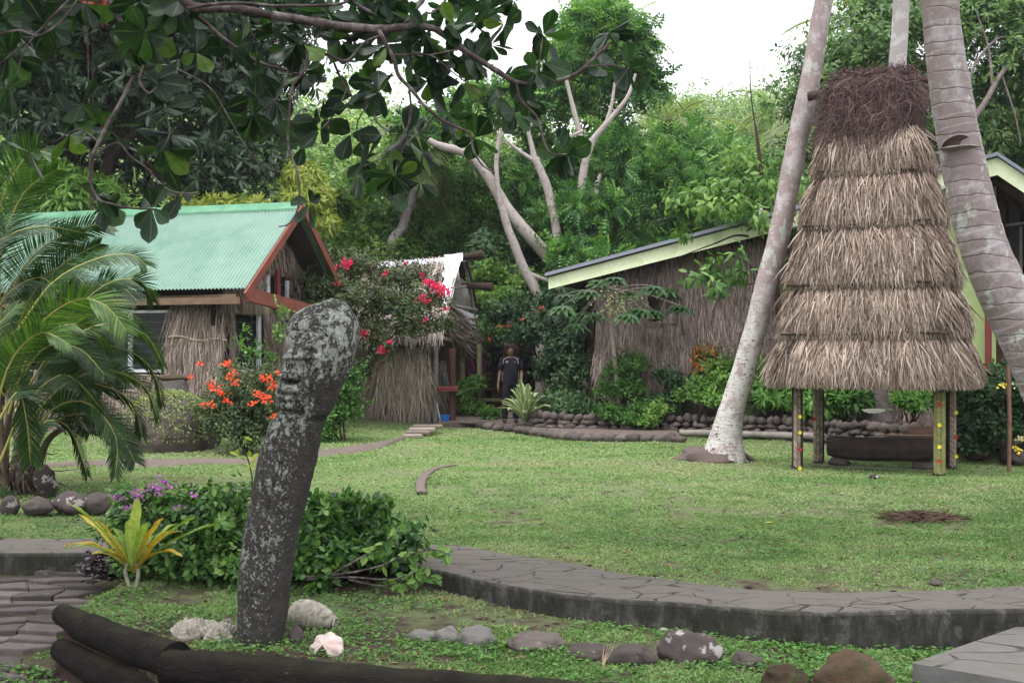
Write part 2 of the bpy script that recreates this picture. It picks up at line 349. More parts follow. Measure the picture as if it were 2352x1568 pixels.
def coords(segs): return np.unique(np.concatenate([np.arange(a, b, s) for a, b, s in segs]))
gx = coords([(-220, -40, 6), (-40, -14, 1.0), (-14, -6, .3), (-6, 6, .07), (6, 14, .3), (14, 40, 1.0), (40, 221, 6)])
gy = coords([(-30, 3, 3), (3, 11, .06), (11, 26, .2), (26, 60, 1), (60, 260, 5)])
X, Y = np.meshgrid(gx, gy); Zg = G(X, Y)
t = NT("lawn_soil"); o = t.obj()
soil = t.mix(t.noise(o, 14, 6, .7), (.030, .019, .017), (.105, .070, .060))
grs = t.mix(t.noise(o, 30, 6, .75), (.07, .105, .040), (.20, .27, .115)); grs = t.mix(t.ramp(t.noise(o, 1.3, 4), [(.35, g(0)), (.7, g(.45))]), grs, (.155, .15, .085))
m1 = t.ramp(t.noise(o, 6, 7, .7), [(.36, g(1)), (.60, g(.15))])
far = t.attr("tc"); sx = t.n("ShaderNodeSeparateXYZ"); t.l(far.outputs["Vector"], sx.inputs[0])
f = t.math('MAXIMUM', t.math('MULTIPLY', m1, sx.outputs[2]), sx.outputs[0]); c = t.mix(f, grs, soil); c = t.mix(sx.outputs[1], c, (.012, .022, .008))
t.base(c).rough(.95, .1); t.bump(t.noise(o, 55, 6, .75), .8, .03); M_ground = t.m
X_ = X.ravel(); Y_ = Y.ravel()
bedm = ((Y_ < yf(X_) + .05) * (.15 + .75 * smooth(-.05, .35, fbm(np.stack([X_ * 1.3, Y_ * 1.3, X_ * 0], -1), 3, 21)))) + (Y_ < np.interp(X_, LOGX, LOGY)) * 1.0
bedm = np.clip(bedm, 0, 1); gard = smooth(-.25, .0, Y_ - ywall(X_)) * smooth(.1, .3, X_); bedm = np.maximum(bedm, gard)
bedm = np.maximum(bedm, smooth(26, 27, Y_)); bedm = np.maximum(bedm, .75 * ((X_ < -2.85) & (Y_ < yf(X_))))
mb = MB(); grid(mb, np.stack([X, Y, Zg], -1), tc=np.stack([bedm, smooth(29, 34, Y_), 1 - .75 * smooth(10, 15, Y_)], -1))
mb.build("ground", M_ground, smooth=True, tc=True, kind="structure")

# ---------------------------------------------------------------- raised paved path
def pavemat(name, c1, c2, sc, crack=.012):
    t = NT(name); o = t.obj(); w = t.n("ShaderNodeTexNoise"); t.l(o, w.inputs["Vector"]); w.inputs["Scale"].default_value = 3
    v2 = t.n("ShaderNodeVectorMath", operation='MULTIPLY_ADD'); t.l(w.outputs["Color"], v2.inputs[0]); v2.inputs[1].default_value = (.18, .12, .0); t.l(o, v2.inputs[2])
    v = t.vor(t.map(v2.outputs[0], (1, 1.75, 1)), sc, 'DISTANCE_TO_EDGE'); gap = t.math('MULTIPLY', t.noise(o, 5, 2), crack * 2.0)
    e = t.math('SUBTRACT', v.outputs["Distance"], t.math('SUBTRACT', gap, crack * .35)); k = t.ramp(e, [(0, g(1)), (.016, g(0))]); k = t.math('MULTIPLY', k, t.ramp(t.noise(o, 2.6, 3, .6), [(.42, g(.12)), (.56, g(1))]))
    c = t.mix(t.noise(o, 7, 6, .7), c1, c2); c = t.mix(t.ramp(t.noise(o, 1.7, 5, .65), [(.5, g(0)), (.68, g(.6))]), c, (.10, .095, .075))
    c = t.mix(t.ramp(t.noise(o, 38, 4, .7), [(.55, g(0)), (.8, g(.4))]), c, (.20, .19, .17)); c = t.mix(k, c, (.025, .02, .018)); t.base(c).rough(.92, .2)
    h = t.math('SUBTRACT', t.math('MULTIPLY', t.noise(o, 40, 6, .7), .35), t.math('MULTIPLY', k, 1.0)); t.bump(h, .9, .012); return t.m
M_pave = pavemat("worn_concrete_paving", (.068, .058, .052), (.130, .115, .102), 3.0)
t = NT("stained_concrete"); o = t.obj(); n1 = t.noise(t.map(o, (1, 1, .35)), 9, 7, .7)
c = t.ramp(n1, [(.3, (.018, .018, .015)), (.5, (.045, .042, .037)), (.7, (.12, .112, .105))]); c = t.mix(t.ramp(t.noise(o, 2.5, 4), [(.45, g(0)), (.65, g(.55))]), c, (.035, .042, .026)); c = t.mix(t.ramp(t.noise(o, 3.1, 5, .7), [(.56, g(0)), (.66, g(.6))]), c, (.17, .155, .148))
t.base(c).rough(.95, .15); t.bump(t.noise(o, 30, 6, .75), .8, .02); M_kerb = t.m
xs = np.arange(-9, 9, .05); rows = []
e = .012 * fbm(np.stack([xs * 1.1, 0 * xs, 0 * xs], -1), 3, 5); top = .014 + .006 * fbm(np.stack([xs * 2, 0 * xs + 3, 0 * xs], -1), 3, 7)
F0 = yf(xs) + e; B0 = yb(xs) + .015 * fbm(np.stack([xs * 2.5, 0 * xs + 9, 0 * xs], -1), 3, 8)
prof = [(F0 + .02, -.6 + 0 * xs), (F0 + .012, -.12 + 0 * xs), (F0 + .004, -.05 + 0 * xs), (F0, top - .022), (F0 + .008, top - .006), (F0 + .03, top)]
mb = MB(); grid(mb, np.stack([np.stack([xs, a, b], -1) for a, b in prof], 0), mi=1)
tp = [np.stack([xs, F0 + .03 + (B0 - F0 - .03) * s, top + .004 * math.sin(s * 3.1)], -1) for s in np.linspace(0, 1, 5)] + [np.stack([xs, B0 + .02, -.15 + 0 * xs], -1)]
grid(mb, np.stack(tp, 0)); mb.build("raised_path", [M_pave, M_kerb], smooth=False, kind="structure")
# drain pipe in the kerb
xp = PX(1535, 7.05); mb = MB(); zc = -.215; a = np.linspace(0, 2 * np.pi, 25)
yp = float(yf(xp)) - .012
def ring(r, y): return np.stack([xp + r * np.cos(a), y + 0 * a, zc + .01 + r * np.sin(a)], -1)
grid(mb, np.stack([ring(.052, yp + .1), ring(.052, yp - .01), ring(.045, yp - .01), ring(.045, yp + .2)], 0))
mb.add(ring(.044, yp + .06)[:-1], A([(0, i, i + 1) for i in range(1, 23)]), mi=1)
M_pipe = simple("aged_white_plastic", (.42, .40, .36), .5, .4, .25, 20); M_black = simple("dark_hollow", (.012, .01, .01), .95, .05)
mb.build("drain_pipe", [M_pipe, M_black], label="round end of a white plastic drain pipe set in the concrete kerb", cat="pipe")
# slab at lower right
def bz(u, v, z): d = F * (CH - z) / (v - VH); return A([PX(u, d), d, z])
S = [bz(2096, 1522, -.10), bz(2180, 1492, -.10), bz(2352, 1432, -.10), bz(2700, 1330, -.05) * A([1, 1, 1]), bz(3000, 1500, -.10), bz(2352, 1566, -.10)]
S[3][2] = -.10
mb = MB(); V = A(S + [p - A([0, 0, .5]) for p in S]); n = len(S)
mb.add(np.vstack([V[:n], V[:n].mean(0)]), A([(i, n, (i + 1) % n) for i in range(n)])[:, ::-1]); mb.add(V, A([(i, (i + 1) % n, n + (i + 1) % n, n + i) for i in range(n)]), mi=1)
M_kerb2 = simple("plain_concrete_side", (.13, .125, .125), .9, .2, .25, 6, .006, (.06, .057, .053), 3)
mb.build("paved_slab", [pavemat("slab_paving", (.085, .078, .072), (.150, .138, .126), 1.9, .02), M_kerb2], kind="structure")
# flagstone path at lower left
r = RNG(5); mb = MB(); nx, ny = 16, 34; cx = np.linspace(-7.2, -2.75, nx); cy = np.linspace(6.6, 9.35, ny // 2 + 1)
J = np.stack(np.meshgrid(cx, cy), -1) + r.uniform(-1, 1, (len(cy), nx, 2)) * A([.10, .055]); J[1::2, :, 0] += .14
rb = lambda v: np.interp(v, [1275, 1346, 1379, 1419, 1479, 1539, 1600], [222, 172, 150, 112, 62, 5, -60]); lb = lambda v: np.interp(v, [1275, 1289, 1312, 1356, 1400], [160, 134, 80, 0, -80])
for i in range(len(cy) - 1):
    for j in range(nx - 1):
        q = A([J[i, j], J[i, j + 1], J[i + 1, j + 1], J[i + 1, j]]); c = q.mean(0); zz = float(G(c[0], c[1])); v = VH + (CH - zz) * F / c[1]; u = UC + c[0] * F / c[1]
        if not (lb(v) - 25 < u < rb(v) + 42): continue
        if r.random() < .25 and j + 2 < nx: pass
        ring_ = []
        for k in range(4):
            a0 = q[k]; b0 = q[(k + 1) % 4]
            for s in (.0, .25, .5, .75): ring_.append(a0 + (b0 - a0) * s)
        ring_ = A(ring_); ce = ring_.mean(0); ring_ = ce + (ring_ - ce) * (1 - .045 * (np.linalg.norm(ring_ - ce, axis=1) / np.linalg.norm(ring_ - ce, axis=1).max())[:, None]) + r.uniform(-.008, .008, ring_.shape)
        zt = zz + .022 + r.uniform(-.008, .010); tl = r.uniform(-.03, .03, 2); m = len(ring_)
        inn = ce + (ring_ - ce) * .93; zf = lambda P_: zt + (P_ - ce) @ tl
        V = np.vstack([np.c_[ring_, zf(ring_) - .07], np.c_[ring_, zf(ring_) - .008], np.c_[inn, zf(inn)], [[ce[0], ce[1], zt + .004]]])
        k = np.arange(m); k2 = (k + 1) % m; rr = r.random()
        mb.add(V, np.vstack([np.stack([k, k2, m + k2, m + k], -1), np.stack([m + k, m + k2, 2 * m + k2, 2 * m + k], -1)]), rr)
        mb.f[3].append(np.stack([2 * m + k, 2 * m + k2, 0 * k + 3 * m], -1) + mb.n - len(V)); mb.r[3].append(np.full(m, rr)); mb.m[3].append(np.full(m, 0))
mb.build("flagstone_path", rockmat("flagstone", (.050, .042, .040), (.125, .105, .10), (.18, .16, .15), .62, 7, .012), kind="structure")
# earth and stone path across the lawn + steps
M_earth = rockmat("trodden_stone", (.13, .10, .085), (.27, .215, .185), None, .6, 5, .02)
cl = [(-60, 1074, 13), (90, 1066, 12), (250, 1060, 11), (420, 1060, 10), (590, 1056, 10), (700, 1046, 14), (800, 1034, 18), (880, 1021, 20), (930, 1003, 18), (965, 988, 14), (1010, 976, 10)]
pts = A([list(lawnpt(u, v)) + [w] for u, v, w in cl]); pts = interp(pts, 160); rowsA = []
for s in np.linspace(-1, 1, 9):
    hw = pts[:, 2] / 2 / F * pts[:, 1] ** 2 / CH; yy = pts[:, 1] + s * (hw + .12 * fbm(np.stack([pts[:, 0] * 1.5, 0 * hw + s, 0 * hw], -1), 2, 3)); xx = pts[:, 0] + s * .25 * hw * 0
    q = np.stack([xx, yy, 0 * xx], -1); zz = G(xx, yy) + .05 * (1 - s ** 4) + .025 * fbm(q * A([1.5, 4, 1]), 3, 2) * (1 - s ** 4) - .03 * s ** 4; rowsA.append(np.stack([xx, yy, zz], -1))
mb = MB(); grid(mb, np.stack(rowsA, 0)); mb.build("earth_path", M_earth, smooth=True, kind="structure")
mb = MB(); r = RNG(8)
for k, (u, v, w) in enumerate([(985, 977, 62), (972, 984, 55), (962, 991, 50), (950, 999, 40)]):
    d = F * (CH - .12 + .03 * k) / (v - VH); beam(mb, (PX(u - w / 2 - 5, d), d, .10 - .03 * k), (PX(u + w / 2, d), d + .05, .10 - .03 * k), .34, .07, rnd=r.random(), bev=.015)
mb.build("stone_steps", M_earth, label="low weathered steps where the lawn path meets the thatched shed terrace", cat="steps")
# terrace path (right of the steps, in front of the person) and brown wedge path
TP = [(1005, 970, 978), (1100, 968, 977), (1180, 972, 984), (1290, 983, 1000), (1400, 991, 1005), (1560, 998, 1008)]
mb = MB(); L1 = []; L2 = []
for u, v0, v1 in TP: x, y = lawnpt(u, v1, 0); L1.append((x, y, .075)); x, y = lawnpt(u, v0, 0); L2.append((x, y + .6, .085))
L1 = interp(L1, 60); L2 = interp(L2, 60); mid = (L1 + L2) / 2; mid[:, 2] += .02; L0 = L1.copy(); L0[:, 2] = -.15; grid(mb, np.stack([L0, L1, mid, L2], 0)); mb.build("terrace_path", M_earth, kind="structure")
mb = MB(); V = A([(-1.7, 25.6, .06), (1.1, 24.2, .06), (1.6, 33, .06), (-3, 33, .06)]); mb.add(V, A([(0, 1, 2, 3)])); mb.build("yard_floor", M_earth, kind="structure")
# edging stones
r = RNG(21); M_rock = rockmat("basalt_rock", (.055, .045, .042), (.14, .115, .105), (.22, .20, .18), .63, 4, .02); n = 22
_st = A([lawnpt(u, v) for u, v in [(1105, 980), (1200, 991), (1271, 1002), (1340, 1008), (1450, 1010), (1560, 1012)]])
ep = interp(np.c_[_st, 0 * _st[:, 0]], n)
for i in range(n):
    mb = MB(); p = ep[i] + A([0, 0, .03]); rock(mb, (0, 0, 0), (.115 + .05 * r.random(), .10, .085 + .03 * r.random()), seed=100 + i, k=2)
    ob = mb.build("edging_stone", M_rock, smooth=True, label="grey brown rounded stone in the row edging the lawn in front of the person", cat="stone", group="stones edging the lawn", loc=None); ob.location = p; ob.rotation_euler.z = r.uniform(-.3, .3)

# ---------------------------------------------------------------- border logs
def logmat(name, c1, c2, c3):
    t = NT(name); o = t.obj(); c = t.mix(t.noise(t.map(o, (1, 1, 3)), 5, 7, .7), c1, c2)
    gm = t.n("ShaderNodeNewGeometry"); s = t.n("ShaderNodeSeparateXYZ"); t.l(gm.outputs["True Normal"], s.inputs[0])
    k = t.math('MULTIPLY', t.ramp(s.outputs[2], [(.55, g(0)), (.92, g(1))]), t.ramp(t.noise(o, 5, 5, .65), [(.35, g(0)), (.6, g(.8))])); c = t.mix(k, c, c3)
    c = t.mix(t.ramp(t.noise(o, 18, 4, .6), [(.68, g(0)), (.74, g(.7))]), c, (.12, .11, .09)); t.base(c).rough(.95, .1)
    t.bump(t.math('ADD', t.noise(t.map(o, (1.2, 3, 3)), 10, 8, .75), t.noise(t.map(o, (.8, 6, 6)), 9, 3, .6)), 1.0, .05); return t.m
M_log = logmat("weathered_log", (.006, .005, .005), (.036, .029, .027), (.045, .045, .025))
def ulog(name, pts, rad, label, sd):
    mb = MB(); tube(mb, pts, rad, 36, sm=110, wob=.16, seed=sd); return mb.build(name, M_log, smooth=True, label=label, cat="log")
ulog("border_log", [(-3.07, 7.50, -.125), (-2.75, 7.15, -.14), (-2.4, 6.82, -.15), (-1.98, 6.46, -.15)], [.075, .098, .105, .105], "dark log on top of another at the left corner of the statue bed", 1)
ulog("border_log", [(-3.02, 7.38, -.33), (-2.65, 7.0, -.36), (-2.25, 6.68, -.37), (-1.9, 6.42, -.385)], [.08, .10, .105, .10], "dark log lying under another at the left corner of the statue bed", 2)
ulog("border_log", [(-2.03, 6.44, -.18), (-1.2, 6.24, -.195), (-.3, 6.02, -.21), (.5, 5.82, -.215), (1.2, 5.62, -.225), (3, 5.0, -.24)], [.105, .112, .118, .12, .12, .12], "long mossy log running along the bottom edge in front of the statue", 3)
ulog("border_log", [(-2.05, 6.36, -.42), (-.3, 5.95, -.44), (.5, 5.76, -.45), (3, 4.95, -.46)], [.12, .12, .12, .12], "half buried log beneath the long mossy one at the bottom edge", 4)

# ---------------------------------------------------------------- grass and weeds
M_grass = leafmat("short_grass", [(.050, .120, .028), (.095, .195, .050), (.155, .26, .080), (.23, .32, .14), (.31, .29, .18)], .7, .2, .3, 1.4)
def scatter_grass(n, y0, y1, cond, L, W, seed, mb, up=.55):
    r = RNG(seed); k = n * 3; y = np.sqrt(r.uniform(y0 ** 2, y1 ** 2, k)); x = r.uniform(-.485, .485, k) * y
    keep = cond(x, y); x = x[keep][:n]; y = y[keep][:n]; z = G(x, y); m = len(x)
    a = r.uniform(0, 2 * np.pi, m); D = np.stack([np.cos(a), np.sin(a), r.uniform(.1, 1.2, m) * up * 1.6], -1)
    leaves(mb, np.stack([x, y, z - .004], -1), D, A([0, 0, 1.0]) + .5 * rdir(r, m), L * r.uniform(.5, 1.4, m), W * r.uniform(.7, 1.3, m), T_DIA, rnd=np.clip(r.normal(.46, .17, m) + .42 * fbm(np.stack([x * .35, y * .6, 0 * x], -1), 3, 33) + .3 * fbm(np.stack([x * 2.2, y * 3, 0 * x], -1), 2, 34) + .16 * smooth(10, 14, y), 0, 1))
def nz(x, y, s, sd): return fbm(np.stack([x * s, y * s, 0 * x], -1), 3, sd)
r0 = RNG(77)
lawnc = lambda x, y: (y > yb(x) + .02) & (nz(x, y, 1.1, 12) * .6 + nz(x, y, 4, 13) * .6 > -.40 + .35 * r0.random(len(x)) + .5 * np.exp(-((y - yb(x)) / .22) ** 2) * (nz(x, y, .9, 51) > -.05) + .45 * np.exp(-((x - .02) / .5) ** 2 - ((y - 11.1) / .35) ** 2)) & ((y < ywall(x) - .1) | (x < .3))
mb = MB()
scatter_grass(95000, 7.3, 11.5, lawnc, .034, .009, 1, mb, .5); scatter_grass(80000, 11.5, 17, lawnc, .045, .014, 2, mb, .45); scatter_grass(60000, 17, 25, lawnc, .06, .022, 3, mb, .4)
mb.build("lawn_grass", M_grass, kind="stuff", label="short mown grass covering the open lawn", cat="grass")
bedc = lambda x, y: (y < yf(x) - .01) & (y > np.interp(x, LOGX, LOGY) + .1) & (nz(x, y, 1.5, 14) * .7 + nz(x, y, 5, 15) * .5 > -.22 + .3 * r0.random(len(x))) & (x > -3.3)
mb = MB(); scatter_grass(60000, 5.6, 9.2, bedc, .036, .010, 4, mb, .5); mb.build("bed_grass", M_grass, kind="stuff", label="thin grass growing in the planting bed around the statue", cat="grass")
M_weed = leafmat("round_weed_leaf", [(.045, .11, .022), (.08, .19, .04), (.13, .27, .06)], .55, .3, .3)
mb = MB()
for (n, sd, cnd, y0, y1, L) in [(5000, 5, lambda x, y: (y < yf(x) - .01) & (y > np.interp(x, LOGX, LOGY) + .08) & (nz(x, y, 1.8, 41) > .05) & (x > -3), 5.6, 9, .026),
                             (3000, 6, lambda x, y: (y < yf(x)) & (y > yf(x) - .9) & (nz(x, y, 1.5, 43) > -.05) & (x > 1), 6, 8, .028),
                             (5000, 7, lambda x, y: (y < np.interp(x, LOGX, LOGY) - .1) & (nz(x, y, 2.2, 42) > .02) & (x < -1.9), 5.9, 7.6, .03),
                             (2600, 8, lambda x, y: (x < -3.4) & (y < yf(x)) & (y > 7.4) & (UC + x * F / y < np.interp(VH + 1.95 * F / y, [1289, 1312, 1356, 1400], [150, 80, 0, -80])), 7.4, 9.3, .035)]:
    r = RNG(sd); k = n * 4; y = r.uniform(y0, y1, k); x = r.uniform(-.485, .485, k) * y; kp = cnd(x, y); x = x[kp][:n]; y = y[kp][:n]; m = len(x); z = G(x, y) + r.uniform(.008, .045, m)
    a = r.uniform(0, 6.28, m); leaves(mb, np.stack([x, y, z], -1), np.stack([np.cos(a), np.sin(a), r.uniform(-.2, .5, m)], -1), A([0, 0, 1.0]) + .4 * rdir(r, m), L * r.uniform(.6, 1.4, m), L * r.uniform(.6, 1.2, m), T_OVAL, rnd=r.random(m))
mb.build("ground_weeds", M_weed, kind="stuff", label="low round leaved weeds creeping over the bed and corner soil", cat="weeds")
r = RNG(35); mb = MB(); n = 60000; y = r.uniform(7.3, 15, n); x = r.uniform(-.485, .485, n) * y; k = (y > yb(x) + .02) & (nz(x, y, .9, 61) + .35 * nz(x, y, 4, 62) > .17); x = x[k]; y = y[k]; m = len(x); a = r.uniform(0, 6.28, m)
leaves(mb, np.stack([x, y, G(x, y) + r.uniform(.0, .03, m)], -1), np.stack([np.cos(a), np.sin(a), r.uniform(-.1, .5, m)], -1), A([0, 0, 1.0]) + .5 * rdir(r, m), r.uniform(.02, .04, m), r.uniform(.015, .026, m), T_DIA, rnd=np.clip(r.normal(.35, .25, m), 0, 1))
mb.build("lawn_weeds", leafmat("clover_leaf", [(.045, .10, .028), (.08, .165, .045), (.12, .22, .07)], .65, .2, .25), kind="stuff", label="darker clover like weeds spreading in patches through the lawn", cat="weeds")
r = RNG(31); mb = MB(); n = 2600; y = r.uniform(5.8, 17, n); x = r.uniform(-.48, .48, n) * y; k = (y < yf(x) - .02) | (y > yb(x) + .05); x = x[k]; y = y[k]; m = len(x); a = r.uniform(0, 6.28, m)
leaves(mb, np.stack([x, y, G(x, y) + .012], -1), np.stack([np.cos(a), np.sin(a), 0 * a + .1], -1), A([0, 0, 1.0]) + .3 * rdir(r, m), r.uniform(.02, .07, m), r.uniform(.012, .03, m), T_OVAL, rnd=r.random(m))
mb.build("leaf_litter", leafmat("dry_leaf", [(.05, .03, .02), (.13, .075, .045), (.22, .15, .09), (.10, .055, .05)], .8, .2, 0), kind="stuff", label="dead brown leaves and bits scattered over lawn and bed", cat="leaf litter")
r = RNG(32); mb = MB(); n = 500
y = r.uniform(5.9, 7.5, n); x = r.uniform(-.48, -.27, n) * y; k = y < np.interp(x, LOGX, LOGY) - .1; x = x[k]; y = y[k]
for i in range(len(x)): s = r.uniform(.012, .035); rock(mb, (x[i], y[i], float(G(x[i], y[i])) + s * .3), (s * 1.2, s, s * .8), seed=i, k=1)
mb.build("gravel", rockmat("pebbles", (.06, .045, .04), (.16, .12, .105), None, .6, 8, .005), smooth=True, kind="stuff", label="small pebbles on the dark soil of the lower left corner", cat="gravel")
# ---------------------------------------------------------------- carved stone statue
SD = 6.8; K = SD / F
prof = A([(686, 752, 772), (690, 743, 785), (700, 712, 795), (707, 697, 801), (716, 682, 806), (727, 668, 813), (747, 657, 821), (780, 656, 824), (809, 660, 816), (836, 651, 807), (865, 647, 796), (880, 641, 789), (892, 637, 783), (905, 635, 778), (918, 635, 774), (930, 638, 768), (940, 645, 762), (950, 640, 756), (966, 627, 742), (986, 618, 737), (1016, 606, 734), (1051, 595, 727), (1110, 584, 713), (1152, 576, 702), (1211, 565, 686), (1284, 553, 674), (1343, 549, 665), (1402, 549, 660), (1490, 545, 648)], float)
nv = 330; vs = np.linspace(687, 1490, nv); Lp = np.interp(vs, prof[:, 0], prof[:, 1]); Rp = np.interp(vs, prof[:, 0], prof[:, 2])
for _ in range(3): Lp[1:-1] = (Lp[:-2] + Lp[1:-1] * 2 + Lp[2:]) / 4; Rp[1:-1] = (Rp[:-2] + Rp[1:-1] * 2 + Rp[2:]) / 4
na = 260; th = np.linspace(0, 2 * np.pi, na, endpoint=False)
cxs = (Lp + Rp) / 2; hw = (Rp - Lp) / 2 * K
dep = np.interp(vs, [687, 700, 740, 800, 880, 945, 1000, 1490], [.03, .09, .17, .20, .19, .155, .14, .145])
yc = SD + np.interp(vs, [687, 900, 1490], [.05, .0, 0])
ca, sa = np.cos(th), np.sin(th); pw = .80
sx_ = np.sign(ca) * np.abs(ca) ** pw; sy_ = np.sign(sa) * np.abs(sa) ** pw
Xs = (cxs[:, None] - UC) * K + hw[:, None] * sx_; Ys = yc[:, None] - dep[:, None] * sy_; Zs = CH + (VH - vs)[:, None] * K + 0 * Xs
U = UC + Xs / K; Vv = vs[:, None] + 0 * Xs; front = np.clip(sy_, 0, 1)[None] ** .5 * (sa > 0)
def gs(u, v, su, sv, r=0.0):
    du, dv = U - u, Vv - v; c, s = math.cos(r), math.sin(r); a, b = du * c + dv * s, -du * s + dv * c; return np.exp(-(a / su) ** 2 - (b / sv) ** 2)
def lin(p, q, w):       # distance to a segment in profile coordinates
    p, q = A(p, float), A(q, float); d = q - p; t = np.clip(((U - p[0]) * d[0] + (Vv - p[1]) * d[1]) / (d @ d), 0, 1)
    return np.exp(-(((U - p[0] - t * d[0]) ** 2 + (Vv - p[1] - t * d[1]) ** 2) / w ** 2))
carve = (-.016 * lin((662, 758), (715, 762), 2.6) - .010 * lin((715, 762), (760, 772), 2.6)      # head band groove
         + .012 * gs(700, 795, 50, 22) + .022 * lin((662, 818), (700, 824), 7) + .022 * lin((706, 822), (742, 822), 7)      # brow
         - .034 * gs(668, 803, 12, 9) - .030 * gs(722, 806, 20, 9) - .016 * lin((664, 829), (738, 826), 3)       # eye sockets
         + .052 * lin((676, 812), (672, 862), 9) + .030 * gs(668, 862, 11, 10) + .022 * gs(690, 862, 10, 8) + .018*gs(702,860,8,8)      # nose
         - .046 * lin((664, 874), (695, 876), 3.0) - .02 * gs(680, 876, 20, 4) - .02 * lin((706, 840), (700, 885), 4)     # nostril shadow, cheek fold
         + .020 * lin((648, 890), (694, 894), 6) - .018 * lin((646, 901), (700, 906), 2.6) + .018 * lin((646, 911), (700, 915), 6)     # lips
         + .020 * gs(665, 930, 26, 9) - .050 * lin((636, 943), (704, 946), 4.5) - .02 * lin((704, 946), (735, 900), 8)     # chin and jaw
         + .026 * lin((752, 838), (738, 905), 11) - .024 * lin((739, 850), (727, 900), 5) - .02 * lin((768, 850), (758, 905), 5)    # ear
         - .025 * gs(742, 965, 22, 9) + .012 * lin((620, 975), (650, 958), 9)
         - .012 * lin((655, 1060), (640, 1110), 4) - .010 * lin((640, 1110), (618, 1230), 4) + .012 * gs(630, 1090, 14, 40) - .008 * lin((590, 1265), (640, 1262), 3))
q = np.stack([Xs, Ys, Zs], -1); ns = fbm(q * 7, 3, 4) * .013 + fbm(q * 24, 3, 5) * .007 + .009 * np.abs(fbm(q * A([9, 9, 3]), 2, 6))
off = carve * front + ns
nx = sx_ * .55; ny = -sy_
Xs2 = Xs + nx * off; Ys2 = Ys + ny * off
top_ = np.stack([Xs2, Ys2, Zs], -1); cpt = top_[0].mean(0) + A([0, 0, .012])
lich = np.clip(np.interp(vs, [687, 800, 940, 960, 1060, 1200, 1290, 1380, 1490], [.76, .86, .84, .74, .58, .58, .72, .52, .46])[:, None] - .45 * smooth(0.3, 1.0, (U - cxs[:, None]) / ((Rp - Lp)[:, None] / 2)) * smooth(820, 900, Vv) - .35 * gs(740, 905, 28, 45) , 0, 1)
mb = MB(); grid(mb, top_, wrap=True, tc=np.stack([lich, 0 * lich, 0 * lich], -1).reshape(-1, 3))
mb.add(np.vstack([top_[0], cpt]), A([((k + 1) % na, k, na) for k in range(na)]), tc=(.8, 0, 0))
t = NT("lichened_stone"); o = t.obj(); a = t.attr("tc"); s = t.n("ShaderNodeSeparateXYZ"); t.l(a.outputs["Vector"], s.inputs[0])
basec = t.mix(t.noise(o, 12, 6, .7), (.022, .020, .019), (.080, .072, .067)); basec = t.mix(t.ramp(t.noise(o, 4, 4), [(.5, g(0)), (.7, g(.5))]), basec, (.05, .05, .035))
na_ = t.noise(t.map(o, (1, 1, .8)), 16, 8, .72, .3); nb = t.noise(o, 62, 3, .55); thv = t.math('SUBTRACT', .72, t.math('MULTIPLY', s.outputs[0], .26))
k1 = t.ramp(t.math('SUBTRACT', na_, thv), [(0, g(0)), (.02, g(1))]); k2 = t.ramp(t.math('SUBTRACT', nb, t.math('SUBTRACT', .70, t.math('MULTIPLY', s.outputs[0], .18))), [(0, g(0)), (.02, g(.9))])
kk = t.math('MAXIMUM', k1, k2); lc = t.mix(t.noise(o, 9, 3), (.25, .29, .24), (.42, .44, .40)); lc = t.mix(t.ramp(t.noise(o, 60, 4, .7), [(.4, g(.7)), (.6, g(0))]), lc, (.14, .15, .12))
t.base(t.mix(kk, basec, lc)).rough(.92, .15); t.bump(t.math('ADD', t.math('ADD', t.noise(o, 26, 9, .8), t.noise(t.map(o, (1, 1, .35)), 14, 4, .7)), t.math('MULTIPLY', kk, .3)), 1.0, .022)
M_stat = t.m
mb.build("stone_statue", M_stat, smooth=True, tc=True, label="tall leaning carved stone figure with a long face, blotched with pale lichen", cat="statue")

# ---------------------------------------------------------------- shells by the statue
M_shell = simple("weathered_shell", (.34, .31, .265), .75, .3, .35, 14, .012, (.075, .072, .035), 12)
M_shellp = simple("pale_pink_shell", (.50, .41, .38), .6, .35, .2, 14, .008, (.40, .27, .24), 8)
M_shellm = simple("mossy_shell", (.25, .25, .14), .8, .2, .3, 10, .01, (.12, .13, .05), 5)
def clam(name, c, s, rz, tilt, mat, label, seed, flutes=5, open_=.0, pit=0.0, amp=1.0):
    m_, n_ = 46, 90; uu = np.linspace(0.02, 1, m_)[:, None]; aa = np.linspace(-2.5, 2.5, n_)[None]
    wave = 1 + .16 * amp * uu ** 2 * np.cos(aa * flutes * 1.25); rad = uu * wave; rib = .09 * amp * np.cos(aa * flutes * 1.25) * uu
    scale_ = .06 * amp * np.maximum(0, ((uu * 6 + .15 * np.sin(aa * 3)) % 1.0) - .5) * 2 * smooth(.1, .5, uu)
    x = rad * np.sin(aa) * 1.0; y = -rad * np.cos(aa) * .8 * (1 + 0 * uu) + .2; z = .55 * (1 - uu ** 2) * (1 + 0 * aa) + rib + scale_ * (1 + .5 * np.cos(aa * flutes * 1.25))
    p = np.stack([x, y, z], -1); p = p + .02 * fbm(p * 3 + seed, 2, seed)[..., None]
    R = Rz(rz) @ Rx(tilt) @ Ry(pit); p = (p * A(s)) @ R.T; mb = MB(); grid(mb, p); lo = p - (A([0, 0, .02]) @ R.T); grid(mb, lo[::-1]); 
    grid(mb, np.stack([p[-1], lo[-1]], 0)); return mb.build(name, mat, smooth=True, label=label, cat="shell", loc=None if False else (0, 0, 0)), c
def put(ob, c): ob[0].location = ob[1]; return ob[0]
gz = lambda x, y: float(G(x, y))
def at(u, v, z): d = F * (CH - z) / (v - VH); return PX(u, d), d
